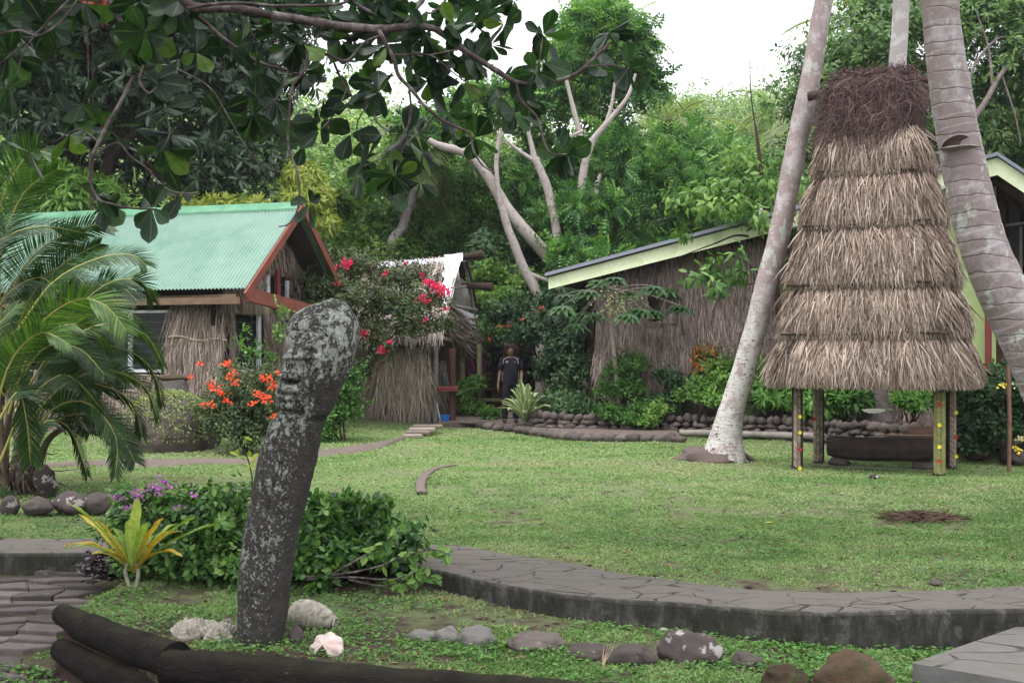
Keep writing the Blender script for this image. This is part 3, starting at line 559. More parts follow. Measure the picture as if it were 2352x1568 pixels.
x, y = at(432, 1478, -.12); put(clam("clam_shell", (x, y, gz(x, y) + .04), (.105, .12, .15), .5, .5, M_shell, "upright fluted grey white clam shell furthest left of the statue", 3), 0) if False else None
def place_clam(u, v, s, rz, tilt, mat, label, seed, lift=.0, **k):
    x, y = at(u, v, -.13); ob, _ = clam("clam_shell", 0, s, rz, tilt, mat, label, seed, **k); ob.location = (x, y, gz(x, y) + lift); return ob
place_clam(432, 1468, (.105, .13, .14), -.25, .35, M_shell, "ruffled grey white clam shell farthest left of the statue", 3, .03, flutes=4)
place_clam(502, 1474, (.10, .12, .13), .25, .55, M_shell, "frilled wavy clam shell close against the left foot of the statue", 5, .03, flutes=6)
place_clam(598, 1478, (.10, .10, .10), .2, .15, M_shellm, "low mossy green clam shell in front of the statue foot", 9, .035, flutes=4)
place_clam(752, 1500, (.105, .12, .09), 2.8, -.95, M_shellp, "pinkish white clam shell with its hollow side up, right of the statue", 11, .05, flutes=6, amp=.38)
# large spiral shell (tun shell)
mb = MB(); m_ = 90; tt = np.linspace(0, 1, m_); rr_ = np.interp(tt, [0, .04, .15, .35, .6, .85, .96, 1], [.03, .065, .10, .118, .108, .075, .052, .047]) * (1 + .07 * np.abs(np.sin(tt * 26)))
tube(mb, np.stack([(tt - .5) * .33, .02 * np.sin(tt * 3), -.02 * tt], -1), rr_, 40, cap=False, wob=.03)
e = A([.165, .003, -.02]); an = np.linspace(0, 2 * np.pi, 30);  
rg = lambda r, o: np.stack([e[0] + o + 0 * an, e[1] + r * np.cos(an), e[2] + r * np.sin(an)], -1)
grid(mb, np.stack([rg(.047, 0), rg(.045, .012), rg(.032, .012), rg(.026, -.03)], 0)); mb.add(rg(.026, -.03)[:-1], A([(0, i, i + 1) for i in range(1, 28)]), mi=1)
x, y = at(716, 1440, -.13); ob = mb.build("spiral_shell", [M_shell, M_black], smooth=True, label="large banded barrel shaped sea shell lying at the right foot of the statue", cat="shell"); ob.location = (x, y, gz(x, y) + .075); ob.rotation_euler = (0, .12, -.30); ob.scale = (1, .82, .80)
mb = MB(); rock(mb, (0, 0, 0), (.045, .04, .07), 44, 3); x, y = at(682, 1478, -.13); ob = mb.build("stone", M_rock, smooth=True, label="small upright brown stone between the statue foot and the pink shell", cat="stone"); ob.location = (x, y, gz(x, y) + .03)

# ---------------------------------------------------------------- rocks
M_rock2 = rockmat("pale_grey_rock", (.085, .078, .072), (.175, .162, .15), None, .6, 5, .015)
M_rock3 = rockmat("brown_mossy_rock", (.030, .020, .013), (.085, .055, .035), (.045, .055, .020), .55, 6, .03)
M_rock4 = rockmat("dark_lichen_rock", (.03, .024, .023), (.075, .058, .055), (.34, .32, .31), .56, 6, .02)
def prock(u, v, w, h, mat, label, seed, z=-.16, ov=.20, k=4):
    x, y = at(u, v, z); s = w / 2 / F * y; hh = h / F * y; mb = MB(); rock(mb, (0, 0, 0), (s * 1.05, s * .75, hh * .62), seed, k, flat=.6); zz = gz(x, y)
    ob = mb.build("rock", mat, smooth=True, label=label, cat="rock"); ob.location = (x, y + s * .5, zz + hh * ov); return ob
prock(972, 1478, 62, 28, M_rock2, "flat grey rock at the left end of the row across the bed", 1)
prock(1028, 1482, 62, 40, M_rock2, "split rounded grey rock second from the left in the bed row", 2)
prock(1098, 1490, 88, 48, M_rock2, "largest pale grey dome shaped rock in the bed row", 3)
prock(1228, 1502, 118, 48, M_rock, "wide brown rock with weeds at its left, in the middle of the bed row", 4)
prock(1352, 1515, 92, 36, M_rock, "low flat brown rock left of the dry twig", 5)
prock(1452, 1528, 104, 50, M_rock, "rounded brown rock just right of the dry twig", 6)
prock(1600, 1540, 126, 86, M_rock4, "big dark rock with white lichen crust on its top", 7, -.22)
prock(1722, 1548, 66, 40, M_rock, "small dark rock to the right of the lichen crusted rock", 8, -.23)
prock(1385 + 425, 1608, 105, 55, M_rock3, "brown mossy rock at the bottom edge left of the big one", 9, -.26)
prock(1968, 1622, 180, 108, M_rock3, "biggest rusty brown mossy rock at the bottom edge beside the slab", 10, -.26)
prock(1395 + 20 + 670, 1494, 26, 18, M_rock, "tiny stone in the grass between kerb and mossy rocks", 12, -.25)
for i, (u, v, w, h, mt, lb) in enumerate([(22, 1178, 50, 40, M_rock4, "white topped rock at the far left under the palm clump"), (84, 1180, 66, 36, M_rock, "reddish rounded rock second from the left under the palm clump"), (160, 1176, 86, 44, M_rock4, "broad dark rock in the row under the palm clump"), (222, 1174, 62, 40, M_rock, "rusty brown rock at the right end of the row under the palm clump"), (105, 1135, 52, 66, M_rock4, "dark upright rock at the foot of the palm clump")]):
    x, y = at(u, v, 0); s = w / 2 / F * y; hh = h / F * y; mb = MB(); rock(mb, (0, 0, 0), (s, s * .8, hh * .6), 60 + i); ob = mb.build("rock", mt, smooth=True, label=lb, cat="rock"); ob.location = (x, y, hh * .38)
# lawn details
def lawn_rock(u, v, w, h, lb, mt=None):
    x, y = lawnpt(u, v); s = w / 2 / F * y; mb = MB(); rock(mb, (0, 0, 0), (s, s * .8, h / F * y), int(u)); ob = mb.build("stone", mt or M_rock2, smooth=True, label=lb, cat="stone"); ob.location = (x, y, 0)
lawn_rock(575, 1122, 46, 8, "flat pale stone in the lawn just left of the statue body"); 
x, y = lawnpt(2120, 1188); r = RNG(90); mb = MB(); n = 1500; px = r.normal(0, .17, n); py = r.normal(0, .11, n); hh = .05 * np.exp(-(px / .22) ** 2 - (py / .14) ** 2)
a = r.normal(0, .35, n) + (r.random(n) < .5) * np.pi
leaves(mb, np.stack([px, py, hh * r.random(n)], -1), np.stack([np.cos(a), np.sin(a), r.uniform(-.1, .35, n)], -1), rdir(r, n), r.uniform(.05, .16, n), .006, T_STRAWB, rnd=r.random(n))
M_husk = strawmat("husk_fibre", [(.035, .02, .016), (.09, .055, .04), (.17, .11, .085)])
ob = mb.build("husk_pile", M_husk, label="flattened pile of brown coconut fibre lying on the lawn at right", cat="plant debris"); ob.location = (x, y, .0)
mb = MB(); cpts = A([lawnpt(u, v) for u, v in [(968, 1130), (966, 1112), (975, 1092), (1000, 1075), (1040, 1067)]]); cc = interp(np.c_[cpts, 0 * cpts[:, 0]], 30); cc[:, 2] = .0
tube(mb, cc, .065, 10, wob=.4, oval=.25); mb.build("stone_edging", M_earth, smooth=True, label="curved strip of half buried stone in the middle of the lawn", cat="stone")
lawn_rock(2008, 1096, 26, 7, "small dark clod of husk on the lawn in front of the thatched shrine", M_rock4); lawn_rock(2150, 1338, 30, 8, "small pinkish stone in the lawn behind the right path", M_rock)
mb = MB(); x, y = lawnpt(1758, 1206); leaves(mb, [(0, 0, .02)], [(1, .2, .1)], [(0, 0, 1)], [.10], [.05], T_OVAL, rnd=[.5]); ob = mb.build("fallen_leaf", simple("yellow_leaf", (.42, .38, .04), .5), label="bright yellow fallen leaf lying on the lawn", cat="leaf"); ob.location = (x, y, 0.01)
# dry twig in bed
mb = MB(); x, y = at(1385, 1560, -.19); r = RNG(4)
for k in range(7): a = r.uniform(-.5, .5); tube(mb, [(0, 0, 0), (.02 * a, 0, .06), (.05 * a + .01, .01 * k, .10), (.09 * a + .02, .01 * k, .15 + .03 * r.random())], [.003, .003, .002, .001], 5, sm=8)
ob = mb.build("dry_twig", simple("dry_stem", (.34, .25, .16), .8), label="dry pale forked weed stalk standing in the bed rocks", cat="twig"); ob.location = (x, y, gz(x, y))

# ---------------------------------------------------------------- ti plant, purple leaf plant, strap plants
def strap(mb, base, tip, w, droop=.25, rnd=.5, rows=12, wav=.0, seed=0, bulge=.5):
    base, tip = A(base, float), A(tip, float); L = np.linalg.norm(tip - base); s = np.linspace(0, 1, rows)
    mid = base + (tip - base) * .55 + A([0, 0, droop * L]); c = ((1 - s) ** 2)[:, None] * base + (2 * s * (1 - s))[:, None] * mid + (s ** 2)[:, None] * tip
    T = nrm(np.gradient(c, axis=0)); X = np.cross(T, A([0, 0, 1.0])); X = nrm(X); N = np.cross(X, T)
    ww = w * np.clip(np.interp(s, [0, .15, bulge, .8, .95, 1], [.30, .55, 1, .85, .5, .05]), 0, 1); V = []
    for k, a in enumerate((-1, -.5, 0, .5, 1)): V.append(c + X * (a * ww / 2)[:, None] + N * ((abs(a) * .22 * ww) + wav * w * a * np.sin(s * 17 + seed + a))[:, None])
    tcs = np.stack([np.stack([0 * s + a, s, 0 * s], -1) for a in (-1, -.5, 0, .5, 1)], 1)
    grid(mb, np.stack(V, 1), rnd, tc=tcs.reshape(-1, 3)); return mb
x, y = at(305, 1363, -.13); B = A([x, y, gz(x, y)]); cu = .3341 / F * y
tp = thing("ti_plant", "ti plant with green and orange yellow strap leaves in front of the purple flowered shrub", "plant", B)
for dx, lx in ((-.035, -.02), (.03, .012)):
    mb = MB(); tube(mb, [(dx * .3, 0, -.03), (dx, 0, .06), (dx + lx, 0, .14), (dx * .8, 0, .22)], [.016, .014, .015, .013], 10, sm=12, wob=.12); ob = mb.build("stem", palmbark("ti_stem", (.22, .20, .15), (.33, .30, .24), (.17, .15, .11), .02), tp, smooth=True, loc=(0, 0, 0)); ob.location = (0, 0, 0)
M_ti = leafmat("ti_leaf_green", [(.10, .20, .02), (.19, .30, .04), (.30, .38, .09)], .4, .4, .35, 1.5, mid=(.36, .42, .16)); M_tiy = leafmat("ti_leaf_yellow", [(.40, .27, .03), (.50, .33, .035), (.42, .38, .06)], .45, .35, .3, 1.3, mid=(.62, .5, .12))
r = RNG(3); lv = [(530, 350, 0, .9), (700, 440, 1, .6), (510, 475, 1, .9), (970, 345, 0, 1.0), (1165, 470, 1, .8), (1255, 540, 1, .8), (1215, 600, 1, .7), (1320, 710, 1, .8), (430, 710, 0, .8), (480, 665, 1, .7), (1170, 545, 0, .9), (1380, 470, 0, .9), (1525, 540, 0, .7), (760, 560, 0, .8), (860, 520, 0, .8), (1060, 500, 0, .9), (640, 620, 0, .8), (820, 640, 0, .7), (1040, 620, 0, .8), (700, 700, 1, .6), (950, 470, 0, .8)]
for k, (cx_, cy_, yel, w) in enumerate(lv):
    mb = MB(); tip = A([(cx_ - 915) * cu, r.uniform(-.25, .2), (985 - cy_) * cu]); b0 = A([r.uniform(-.03, .03), 0, .13 + .05 * r.random()])
    strap(mb, b0, tip, .088 * w, .16 if cy_ < 600 else .30, r.random(), 14, .10, k); ob = mb.build("leaf", M_tiy if yel else M_ti, tp, smooth=True, tc=True); ob.location = (0, 0, 0)
M_dark = leafmat("black_purple_leaf", [(.012, .006, .010), (.03, .012, .02), (.05, .02, .03)], .25, .6, .1, 1.2)
mb = MB(); r = RNG(12); n = 260; c = A([PX(238, 8.7), 8.7, -.12]); p = c + np.clip(r.normal(size=(n, 3)), -1.6, 1.6) * A([.10, .08, .02]) + A([0, 0, 1]) * r.uniform(.0, .2, (n, 1)); p[:, 0] += (p[:, 2] + .1) * .25
leaves(mb, p, rdir(r, n) * A([1, 1, .4]) + A([0, 0, .2]), A([0, -.4, 1]) + .6 * rdir(r, n), r.uniform(.05, .10, n), r.uniform(.025, .04, n), T_OVAL, rnd=r.random(n))
mb.build("dark_leaf_plant", M_dark, smooth=True, label="glossy blackish purple leaved ground plant behind the ti plant", cat="plant")
def straplant(name, u, v, d, nl, h, sp, w, mat, label, seed, z0=None, stem=None, group=None, drp=.22, cat="plant"):
    x = PX(u, d); z = gz(x, d) if z0 is None else z0; r = RNG(seed); mb = MB(); 
    for k in range(nl):
        a = k * 2.4 + r.uniform(-.3, .3); e = (k + .5) / nl; rad = sp * (1.05 - .85 * e) * r.uniform(.75, 1.1); hh = h * (.25 + .75 * e) * r.uniform(.8, 1.1)
        strap(mb, (0.03 * math.cos(a), .03 * math.sin(a), stem or 0), (rad * math.cos(a), rad * math.sin(a), (stem or 0) + hh), w * r.uniform(.7, 1.1), drp, r.random(), 10, .03, k, .45)
    if stem:
        root = thing(name, label, cat, (x, d, z), group); ob = mb.build("leaves", mat, root, smooth=True, tc=True); ob.location = (0, 0, 0)
        ms = MB(); tube(ms, [(0, 0, -.05), (.01, 0, stem * .5), (0, 0, stem + .05)], [.045, .038, .03], 10, sm=10, wob=.1); ob = ms.build("stem", palmbark("pale_plant_stem", (.30, .27, .2), (.36, .33, .26), (.2, .18, .12), .05), root, smooth=True); ob.location = (0, 0, 0); return root
    ob = mb.build(name, mat, smooth=True, tc=True, label=label, cat=cat, group=group); ob.location = (x, d, z); return ob
def varimat(name, c1, c2, edge):
    t = NT(name); a = t.attr("tc"); s = t.n("ShaderNodeSeparateXYZ"); t.l(a.outputs["Vector"], s.inputs[0]); ab = t.math('ABSOLUTE', s.outputs[0])
    c = t.ramp(t.rnd(), [(0, c1), (1, c2)]); c = t.mix(t.ramp(ab, [(.55, g(0)), (.8, g(1))]), c, edge); t.base(c).rough(.4, .4)
    tl = t.n("ShaderNodeBsdfTranslucent"); ms = t.n("ShaderNodeMixShader"); ms.inputs[0].default_value = .25; t.l(c, tl.inputs[0]); t.l(t.b.outputs[0], ms.inputs[1]); t.l(tl.outputs[0], ms.inputs[2]); t.l(ms.outputs[0], t.out.inputs[0]); return t.m
straplant("variegated_agave", 1206, 975, 24.2, 44, .92, .78, .13, varimat("cream_edged_leaf", (.12, .20, .06), (.22, .31, .12), (.50, .52, .30)), "large cream edged strap leaved plant in front of the standing person", 7, stem=.20, drp=.36)
M_strap = leafmat("dark_strap_leaf", [(.025, .055, .018), (.05, .10, .035), (.08, .15, .05)], .4, .4, .2, 1.4)
M_strap2 = leafmat("pale_strap_leaf", [(.06, .11, .05), (.12, .18, .10), (.2, .27, .18)], .4, .4, .2, 1.4)
for i, (u, v, mt, lb) in enumerate([(148, 1143, M_strap2, "pale striped tuft of strap leaves right of the palm clump foot"), (178, 1146, M_strap2, "grey green grassy tuft between the pale tuft and the dark tuft"), (212, 1148, M_strap, "dark green grassy tuft above the rusty brown rock"), (12, 1140, M_strap, "dark grassy tuft at the far left edge under the palm clump"), (120, 1135, M_strap, "thin green tuft beside the dark upright rock")]):
    d = lawnpt(u, v)[1]; straplant("grass_tuft", u, v, d, 46, .16, .20, .016, mt, lb, 50 + i)

# ---------------------------------------------------------------- thatched shrine (spirit house)
YAW = math.radians(28); ex = A([math.cos(YAW), -math.sin(YAW), 0]); ey = A([math.sin(YAW), math.cos(YAW), 0])
HC = A([5.40, 16.35, 0.0]); HC[2] = gz(HC[0], HC[1])
shr = thing("thatched_shrine", "tall narrow thatched spirit house on leaf wrapped posts with a dark fibre topknot", "shrine", HC)
def hz(v): return PZ(v, 16.2) - HC[2]
lev = [(892, 1.43, 1.13), (767, 1.25, .97), (655, 1.13, .86), (520, .96, .74), (400, .80, .62), (300, .66, .52), (200, .58, .44)]
M_thatch = strawmat("shrine_thatch", [(.040, .026, .020), (.125, .088, .069), (.225, .166, .132), (.33, .258, .212), (.47, .39, .33)], 1.6)
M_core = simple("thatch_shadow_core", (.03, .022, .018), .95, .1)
def hw_(v): a = A(lev)[::-1]; return np.interp(v, a[:, 0], a[:, 1]), np.interp(v, a[:, 0], a[:, 2])
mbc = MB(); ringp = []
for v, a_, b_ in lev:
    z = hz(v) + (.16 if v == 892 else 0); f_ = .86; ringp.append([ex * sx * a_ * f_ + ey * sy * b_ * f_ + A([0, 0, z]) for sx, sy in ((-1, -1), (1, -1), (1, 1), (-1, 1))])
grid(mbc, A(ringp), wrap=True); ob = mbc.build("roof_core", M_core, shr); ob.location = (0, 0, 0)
tiers = [(300, 392), (396, 512), (516, 648), (652, 762), (764, 868)]
for ti, (v0, v1) in enumerate(tiers[::-1]):
    r = RNG(200 + ti); mb = MB(); a0, b0 = hw_(v0); a1, b1 = hw_(v1); z0, z1 = hz(v0), hz(v1)
    for lay in range(3):
        for side in range(4):
            n = int((6000 if side == 0 else 3900) * (a1 if side % 2 == 0 else b1) * (1.2 if ti == 0 else 1.0) / 1.35)
            s = r.uniform(-1, 1, n); t_ = r.random(n) ** .8 * .92 if lay else r.random(n) * .75; h0 = np.interp(t_, [0, 1], [0, 1])
            aa = a0 + (a1 - a0) * h0; bb = b0 + (b1 - b0) * h0; z = z0 + (z1 - z0) * h0
            out = [-ey, ex, ey, -ex][side]; al = [ex, ey, ex, ey][side]; half, dist = (aa, bb) if side % 2 == 0 else (bb, aa)
            bul = (1 - .20 * (np.abs(s) ** 6)) * (1 - .05 * (1 - np.clip((h0 * 3), 0, 1)))
            p = al * (s * half * .97)[:, None] + out * (dist * bul * (.95 + .025 * lay) + r.normal(0, .018, n))[:, None] + A([0, 0, 1]) * z[:, None]
            slope = (a1 - a0) / abs(z1 - z0)
            cl_ = .28 * fbm(np.stack([s * 7 + side * 9, h0 * 3, 0 * s + ti], -1), 2, 9)
            D = A([0, 0, -1.0]) + out * (slope + .03 + r.normal(0, .08, n))[:, None] + al * (s * slope * .8 + cl_ + r.normal(0, .27, n))[:, None]
            L = r.uniform(.20, .52, n); L = np.minimum(L, (np.abs(z1 - z0) * (1 - h0)) + r.uniform(.03, .17, n))
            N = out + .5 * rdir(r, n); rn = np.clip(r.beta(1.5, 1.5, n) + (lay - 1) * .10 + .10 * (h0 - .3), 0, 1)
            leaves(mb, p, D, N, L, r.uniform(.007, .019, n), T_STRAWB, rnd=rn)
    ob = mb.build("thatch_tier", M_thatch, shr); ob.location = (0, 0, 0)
M_stick = simple("dark_batten", (.045, .030, .024), .85, .2, .3, 10, .004)
for v, e0, e1 in ((402, -.86, .86), (522, -.92, .92), (657, -.95, .80), (768, -.92, .88)):
    a_, b_ = hw_(v); mb = MB(); s = np.linspace(e0, e1, 9); tube(mb, [ex * a_ * k + -ey * (b_ * 1.0 + .035) + A([0, 0, hz(v) + .012 * math.sin(k * 5) + (-.035 * k if v == 402 else .01 * k)]) for k in s], .019, 7, sm=24, wob=.3); ob = mb.build("batten", M_stick, shr, smooth=True); ob.location = (0, 0, 0)
# topknot of dark fibre
M_fib = strawmat("dark_fibre", [(.035, .020, .020), (.10, .060, .058), (.19, .125, .12), (.36, .27, .25)], 3)
mb = MB(); r = RNG(401); zt, zb = hz(172), hz(330); n = 26000; ph = r.uniform(0, 2 * np.pi, n); hh = r.random(n)
aa = (.67 - .05 * hh) ; bb = (.58 - .05 * hh); cs, sn = np.cos(ph), np.sin(ph); e_ = .72; xx = np.sign(cs) * np.abs(cs) ** e_; yy = np.sign(sn) * np.abs(sn) ** e_
bot = -.16 * np.exp(-((xx + .15) / .45) ** 2) * (yy < 0)
zz = zb + bot + (zt - zb - bot) * hh; rr2 = r.uniform(.82, 1.03, n) * np.interp(hh, [0, .12, .5, .9, 1], [.84, 1.02, 1.05, .98, .66])
p = ex * (xx * aa * rr2)[:, None] + ey * (yy * bb * rr2)[:, None] + A([0, 0, 1]) * zz[:, None]
og = ex * xx[:, None] + ey * yy[:, None]; sw = np.stack([-sn, cs], 1)
D = A([0, 0, -.8]) + .85 * rdir(r, n) + ex * (1.2 * (xx * .9 + .2) * (hh < .5) * -np.sign(xx + .15))[:, None] * (1 - hh)[:, None]; D = D * 1.0
leaves(mb, p, D, og + .6 * rdir(r, n), r.uniform(.12, .38, n), r.uniform(.0025, .006, n), (T_STRAWB[0] * A([1, 1, 2.6]), T_STRAWB[1], T_STRAWB[2]), rnd=np.clip(r.beta(1.6, 2.4, n), 0, 1))
n = 4000; p = ex * r.uniform(-.55, .55, (n, 1)) + ey * r.uniform(-.42, .42, (n, 1)) + A([0, 0, zt - .02]) + r.normal(0, .03, (n, 3)); leaves(mb, p, rdir(r, n) * A([1, 1, .45]), rdir(r, n), r.uniform(.08, .22, n), .007, T_STRAWB, rnd=r.random(n) * .8)
s_ = np.linspace(0, 1, 8); 
grid(mb, A([[ex * sx * .62 + ey * sy * .47 + A([0, 0, z]) for sx, sy in ((-1, -1), (1, -1), (1, 1), (-1, 1))] for z in (zb + .1, zt - .22)]), wrap=True); grid(mb, A([[ex * -.62 - ey * .47, ex * .62 - ey * .47], [ex * -.62 + ey * .47, ex * .62 + ey * .47]]) + A([0, 0, zt - .20]))
ob = mb.build("fibre_topknot", M_fib, shr); ob.location = (0, 0, 0)
mb = MB(); tube(mb, [ex * -.98 + A([0, 0, hz(200)]), ex * -.6 + A([0, 0, hz(196)]), ex * .6 + A([0, 0, hz(190)]), ex * .98 + A([0, 0, hz(188)])], [.075, .06, .06, .07], 12, sm=20, wob=.15); ob = mb.build("ridge_pole", M_stick, shr, smooth=True); ob.location = (0, 0, 0)
# posts wrapped in plaited palm leaf, flowers tucked in
M_post = simple("dark_wrapped_post", (.035, .024, .02), .85, .2, .3, 14, .006); M_plait = leafmat("plaited_palm_leaf", [(.10, .12, .03), (.17, .19, .06), (.24, .22, .10)], .6, .3, 0)
M_plaitp = leafmat("dried_plaited_leaf", [(.09, .065, .045), (.19, .15, .11), (.32, .27, .22)], .7, .3, 0); M_yel = simple("yellow_petal", (.75, .60, .05), .5); M_red = simple("red_petal", (.42, .012, .015), .5)
posts = [(-.98, -.72, 0, "p"), (.98, -.72, 1, "g"), (-.98, .72, 2, "p"), (.98, .72, 3, "p")]
for (px_, py_, sd, kd) in posts:
    c = ex * px_ + ey * py_; zg = gz(*(HC + c)[:2]) - HC[2]; mb = MB(); tube(mb, [c + A([0, 0, zg - .15]), c + A([.01, 0, .6]), c + A([0, 0, 1.45])], [.085, .078, .08], 14, sm=26, wob=.06, seed=sd); pst = mb.build("post", M_post, shr, smooth=True); pst.location = (0, 0, 0)
    mb = MB(); r = RNG(500 + sd); n = 90; zz = np.linspace(.03, 1.15, n); fd = {0: -1.15, 1: -1.57, 2: -2.3, 3: -.9}[sd]
    for sg in ((-1,) if sd in (0, 3) else (-1, 1)):
        pp = c + np.stack([math.cos(fd) * .088 + 0 * zz, math.sin(fd) * .088 + 0 * zz, zz + zg], -1)
        tdir = A([-math.sin(fd), math.cos(fd), 0]); leaves(mb, pp, tdir * sg * 1.0 + A([0, 0, .7]), A([math.cos(fd), math.sin(fd), 0]), .085 if kd == "g" else .07, .014, T_LANCE, rnd=r.random(n))
        pp2 = pp + tdir * sg * .055 - A([math.cos(fd), math.sin(fd), 0]) * .012; leaves(mb, pp2, tdir * sg * .6 + A([0, 0, .7]) - .5 * A([math.cos(fd), math.sin(fd), 0]), A([math.cos(fd), math.sin(fd), 0]) + tdir * sg, .075, .014, T_LANCE, rnd=r.random(n))
    ob = mb.build("leaf_plait", M_plait if kd == "g" else M_plaitp, pst); ob.location = (0, 0, 0)
    for k, (zf, col) in enumerate({0: [(.03, 1), (.30, 0), (.55, 1), (.78, 1)], 1: [(.22, 0), (.42, 1), (.72, 1), (1.0, 0)], 2: [(.7, 0)], 3: [(.2, 1), (.48, 0), (.85, 1)]}[sd]):
        mb = MB(); a = np.arange(7) * .9; n = 7; fc = c + A([math.cos(fd - .3) * .11, math.sin(fd - .3) * .11, zf + zg]); leaves(mb, np.tile(fc, (n, 1)), np.stack([np.cos(a), 0 * a - .4, np.sin(a)], -1), A([0, -1.0, 0]), .034, .028, T_OVAL, rnd=.5); ob = mb.build("flower", M_yel if col else M_red, pst); ob.location = (0, 0, 0)
# slit drum, its stones, hanging shell
M_drum = simple("old_drum_wood", (.040, .026, .024), .8, .3, .35, 6, .015)
dc = HC + ex * .02 + ey * .45; dr = thing("slit_drum", "big dark hollowed log drum resting on two stones under the thatched shrine", "drum", (dc[0], dc[1], gz(dc[0], dc[1])))
mb = MB(); n = 40; xs_ = np.linspace(-.78, .78, n); prof_ = []
for x_ in xs_:
    zb_ = .115 + .055 * (abs(x_) / .78) ** 3; sec = []
    for ang in np.linspace(-1.15, math.pi + 1.15, 22): pass
    for (yy_, zz_) in [(-.20, .46), (-.235, .40), (-.24, .30), (-.20, zb_ + .06), (-.10, zb_), (.10, zb_), (.20, zb_ + .06), (.24, .30), (.235, .40), (.20, .46), (.13, .46), (.10, .28), (-.10, .28), (-.13, .46)]:
        if abs(x_) > .70 and zz_ < .3 and abs(yy_) <= .1 and zz_ == .28: zz_ = .455
        sec.append(ex * x_ + ey * yy_ * (1 - .12 * (abs(x_) / .78) ** 4) + A([0, 0, zz_ + .01 * math.sin(x_ * 4)]))
    prof_.append(sec)
grid(mb, A(prof_), wrap=True)
for e in (0, -1): V = A(prof_[e]); mb.add(np.vstack([V, V.mean(0)]), A([(i, (i + 1) % 14, 14) for i in range(14)]))
ob = mb.build("drum_body", M_drum, dr); ob.location = (0, 0, 0)
for sx in (-.62, .60):
    mb = MB(); rock(mb, ex * sx + A([0, 0, .06]), (.17, .15, .10), 70 + int(sx * 10)); ob = mb.build("support_stone", M_rock, dr, smooth=True); ob.location = (0, 0, 0)
mb = MB(); box(mb, HC + ey * .35 + A([0, 0, -.02]), (2.0, .12, .05), Rz(-YAW)); mb.build("floor_plank", simple("pale_plank", (.25, .22, .21), .8), label="pale plank flat on the ground below the slit drum", cat="plank")
hs_ = thing("hanging_shell", "white scallop shaped clam shell hanging inside the thatched shrine", "shell", PP if False else P(2008, 947, 16.0))
mb = MB(); aa = np.linspace(-1.35, 1.35, 41); uu = np.linspace(.0, 1, 12)[:, None]; rr3 = .20 * (1 + .05 * np.cos(aa * 14)); 
p = np.stack([uu * rr3 * np.sin(aa) * .92, .05 * (uu ** 2) - .05 + 0 * aa, .09 - uu * rr3 * np.cos(aa) * .75 - .04 * (1 - uu)], -1); p[..., 2] = np.where(uu > .0, .5 * p[..., 2], p[..., 2] * .5) + .02; grid(mb, p); grid(mb, (p + A([0, .012, 0]))[::-1])
M_white = simple("white_shell", (.80, .77, .76), .5, .4, .05); ob = mb.build("shell", M_white, hs_, smooth=True); ob.location = (0, 0, 0); ob.rotation_euler.x = -.38
mb = MB(); tube(mb, [(0, 0, .05), (0, 0, .65)], .004, 5); ob = mb.build("cord", M_stick, hs_); ob.location = (0, 0, 0)

# ---------------------------------------------------------------- coconut palm trunks in front
def trunk(name, label, pts, d, mat, cat="palm", roots=False, n=26, seedv=0, dd=None, seg=160, scar=.0, samp=.03):
    b = pts[0]; base = P(b[0], b[1], d); ob_ = thing(name, label, cat, (base[0], base[1], base[2]))
    C = A([P(u, v, d + (0 if dd is None else dd * i)) for i, (u, v, w) in enumerate(pts)]); R = A([w / 2 / F * d for u, v, w in pts]); mb = MB(); CC = interp(C, seg); RR = interp(np.stack([R] * 3, 1), seg)[:, 0]
    if scar: sl_ = np.r_[0, np.cumsum(np.linalg.norm(np.diff(CC, axis=0), axis=1))]; ph_ = sl_ / scar + .35 * np.sin(sl_ * 3.1) + .2 * np.sin(sl_ * 7.7); RR = RR * (1 + samp * ((ph_ % 1.0) ** 2 - .3))
    tube(mb, CC, RR, n, wob=.045, seed=seedv); ob = mb.build("trunk", mat, ob_, smooth=True); ob.location = -Vector(base); return ob_
def palm_frond(mb, base, az, el, L, nl=46, ll=.5, lw=.035, droop=1.0, seed=0, mir=None, up=.35, rw=.018, tipf=.35, cur=0.0):
    r = RNG(seed); s = np.linspace(0, 1, 26); e = el - droop * s ** 1.3; step = L / 25
    dirs = np.stack([np.cos(e) * math.cos(az), np.cos(e) * math.sin(az), np.sin(e)], -1); c = A(base, float) + np.cumsum(dirs * step, axis=0) - dirs[0] * step
    tube(mb, c[::2], np.interp(s[::2], [0, 1], [rw, .003]), 6, rnd=.5, mi=1)
    side = A([-math.sin(az), math.cos(az), 0]); ss = np.linspace(.12, .99, nl); k = ss * 25; i = np.clip(k.astype(int), 0, 24); f_ = (k - i)[:, None]; pc = c[i] * (1 - f_) + c[np.minimum(i + 1, 25)] * f_; dc_ = dirs[i]; up_ = np.cross(side, dc_) * -1
    up_ = np.cross(dc_, side); up_ = up_ * np.sign(up_[:, 2:3] + 1e-6)
    for sg in (-1, 1):
        l = ll * np.interp(ss, [.1, .3, .6, .9, 1], [.75, 1, .95, .6, tipf]) * r.uniform(.85, 1.1, nl)
        D = side * sg * 1.0 + dc_ * (.55 + .5 * ss)[:, None] + up_ * up + A([0, 0, -.15]) + .10 * rdir(r, nl)
        leaves(mb, pc, D, up_ + .2 * side * sg, l, lw * r.uniform(.8, 1.2, nl), T_PINNA, rnd=np.clip(r.normal(.5, .22, nl) + cur, 0, 1))
M_pb1 = palmbark("palm_bark_upper", (.20, .155, .148), (.31, .255, .25), (.37, .33, .335), .05, .12, .007, .15, 3.0)
M_pb3 = palmbark("palm_bark_near", (.175, .140, .135), (.265, .225, .215), (.31, .285, .29), .135, .10, .012, .05)
M_pb2 = palmbark("palm_bark_pale", (.33, .29, .29), (.44, .40, .40), (.52, .48, .50), .06, .1, .008, .15, 0, 3.2)
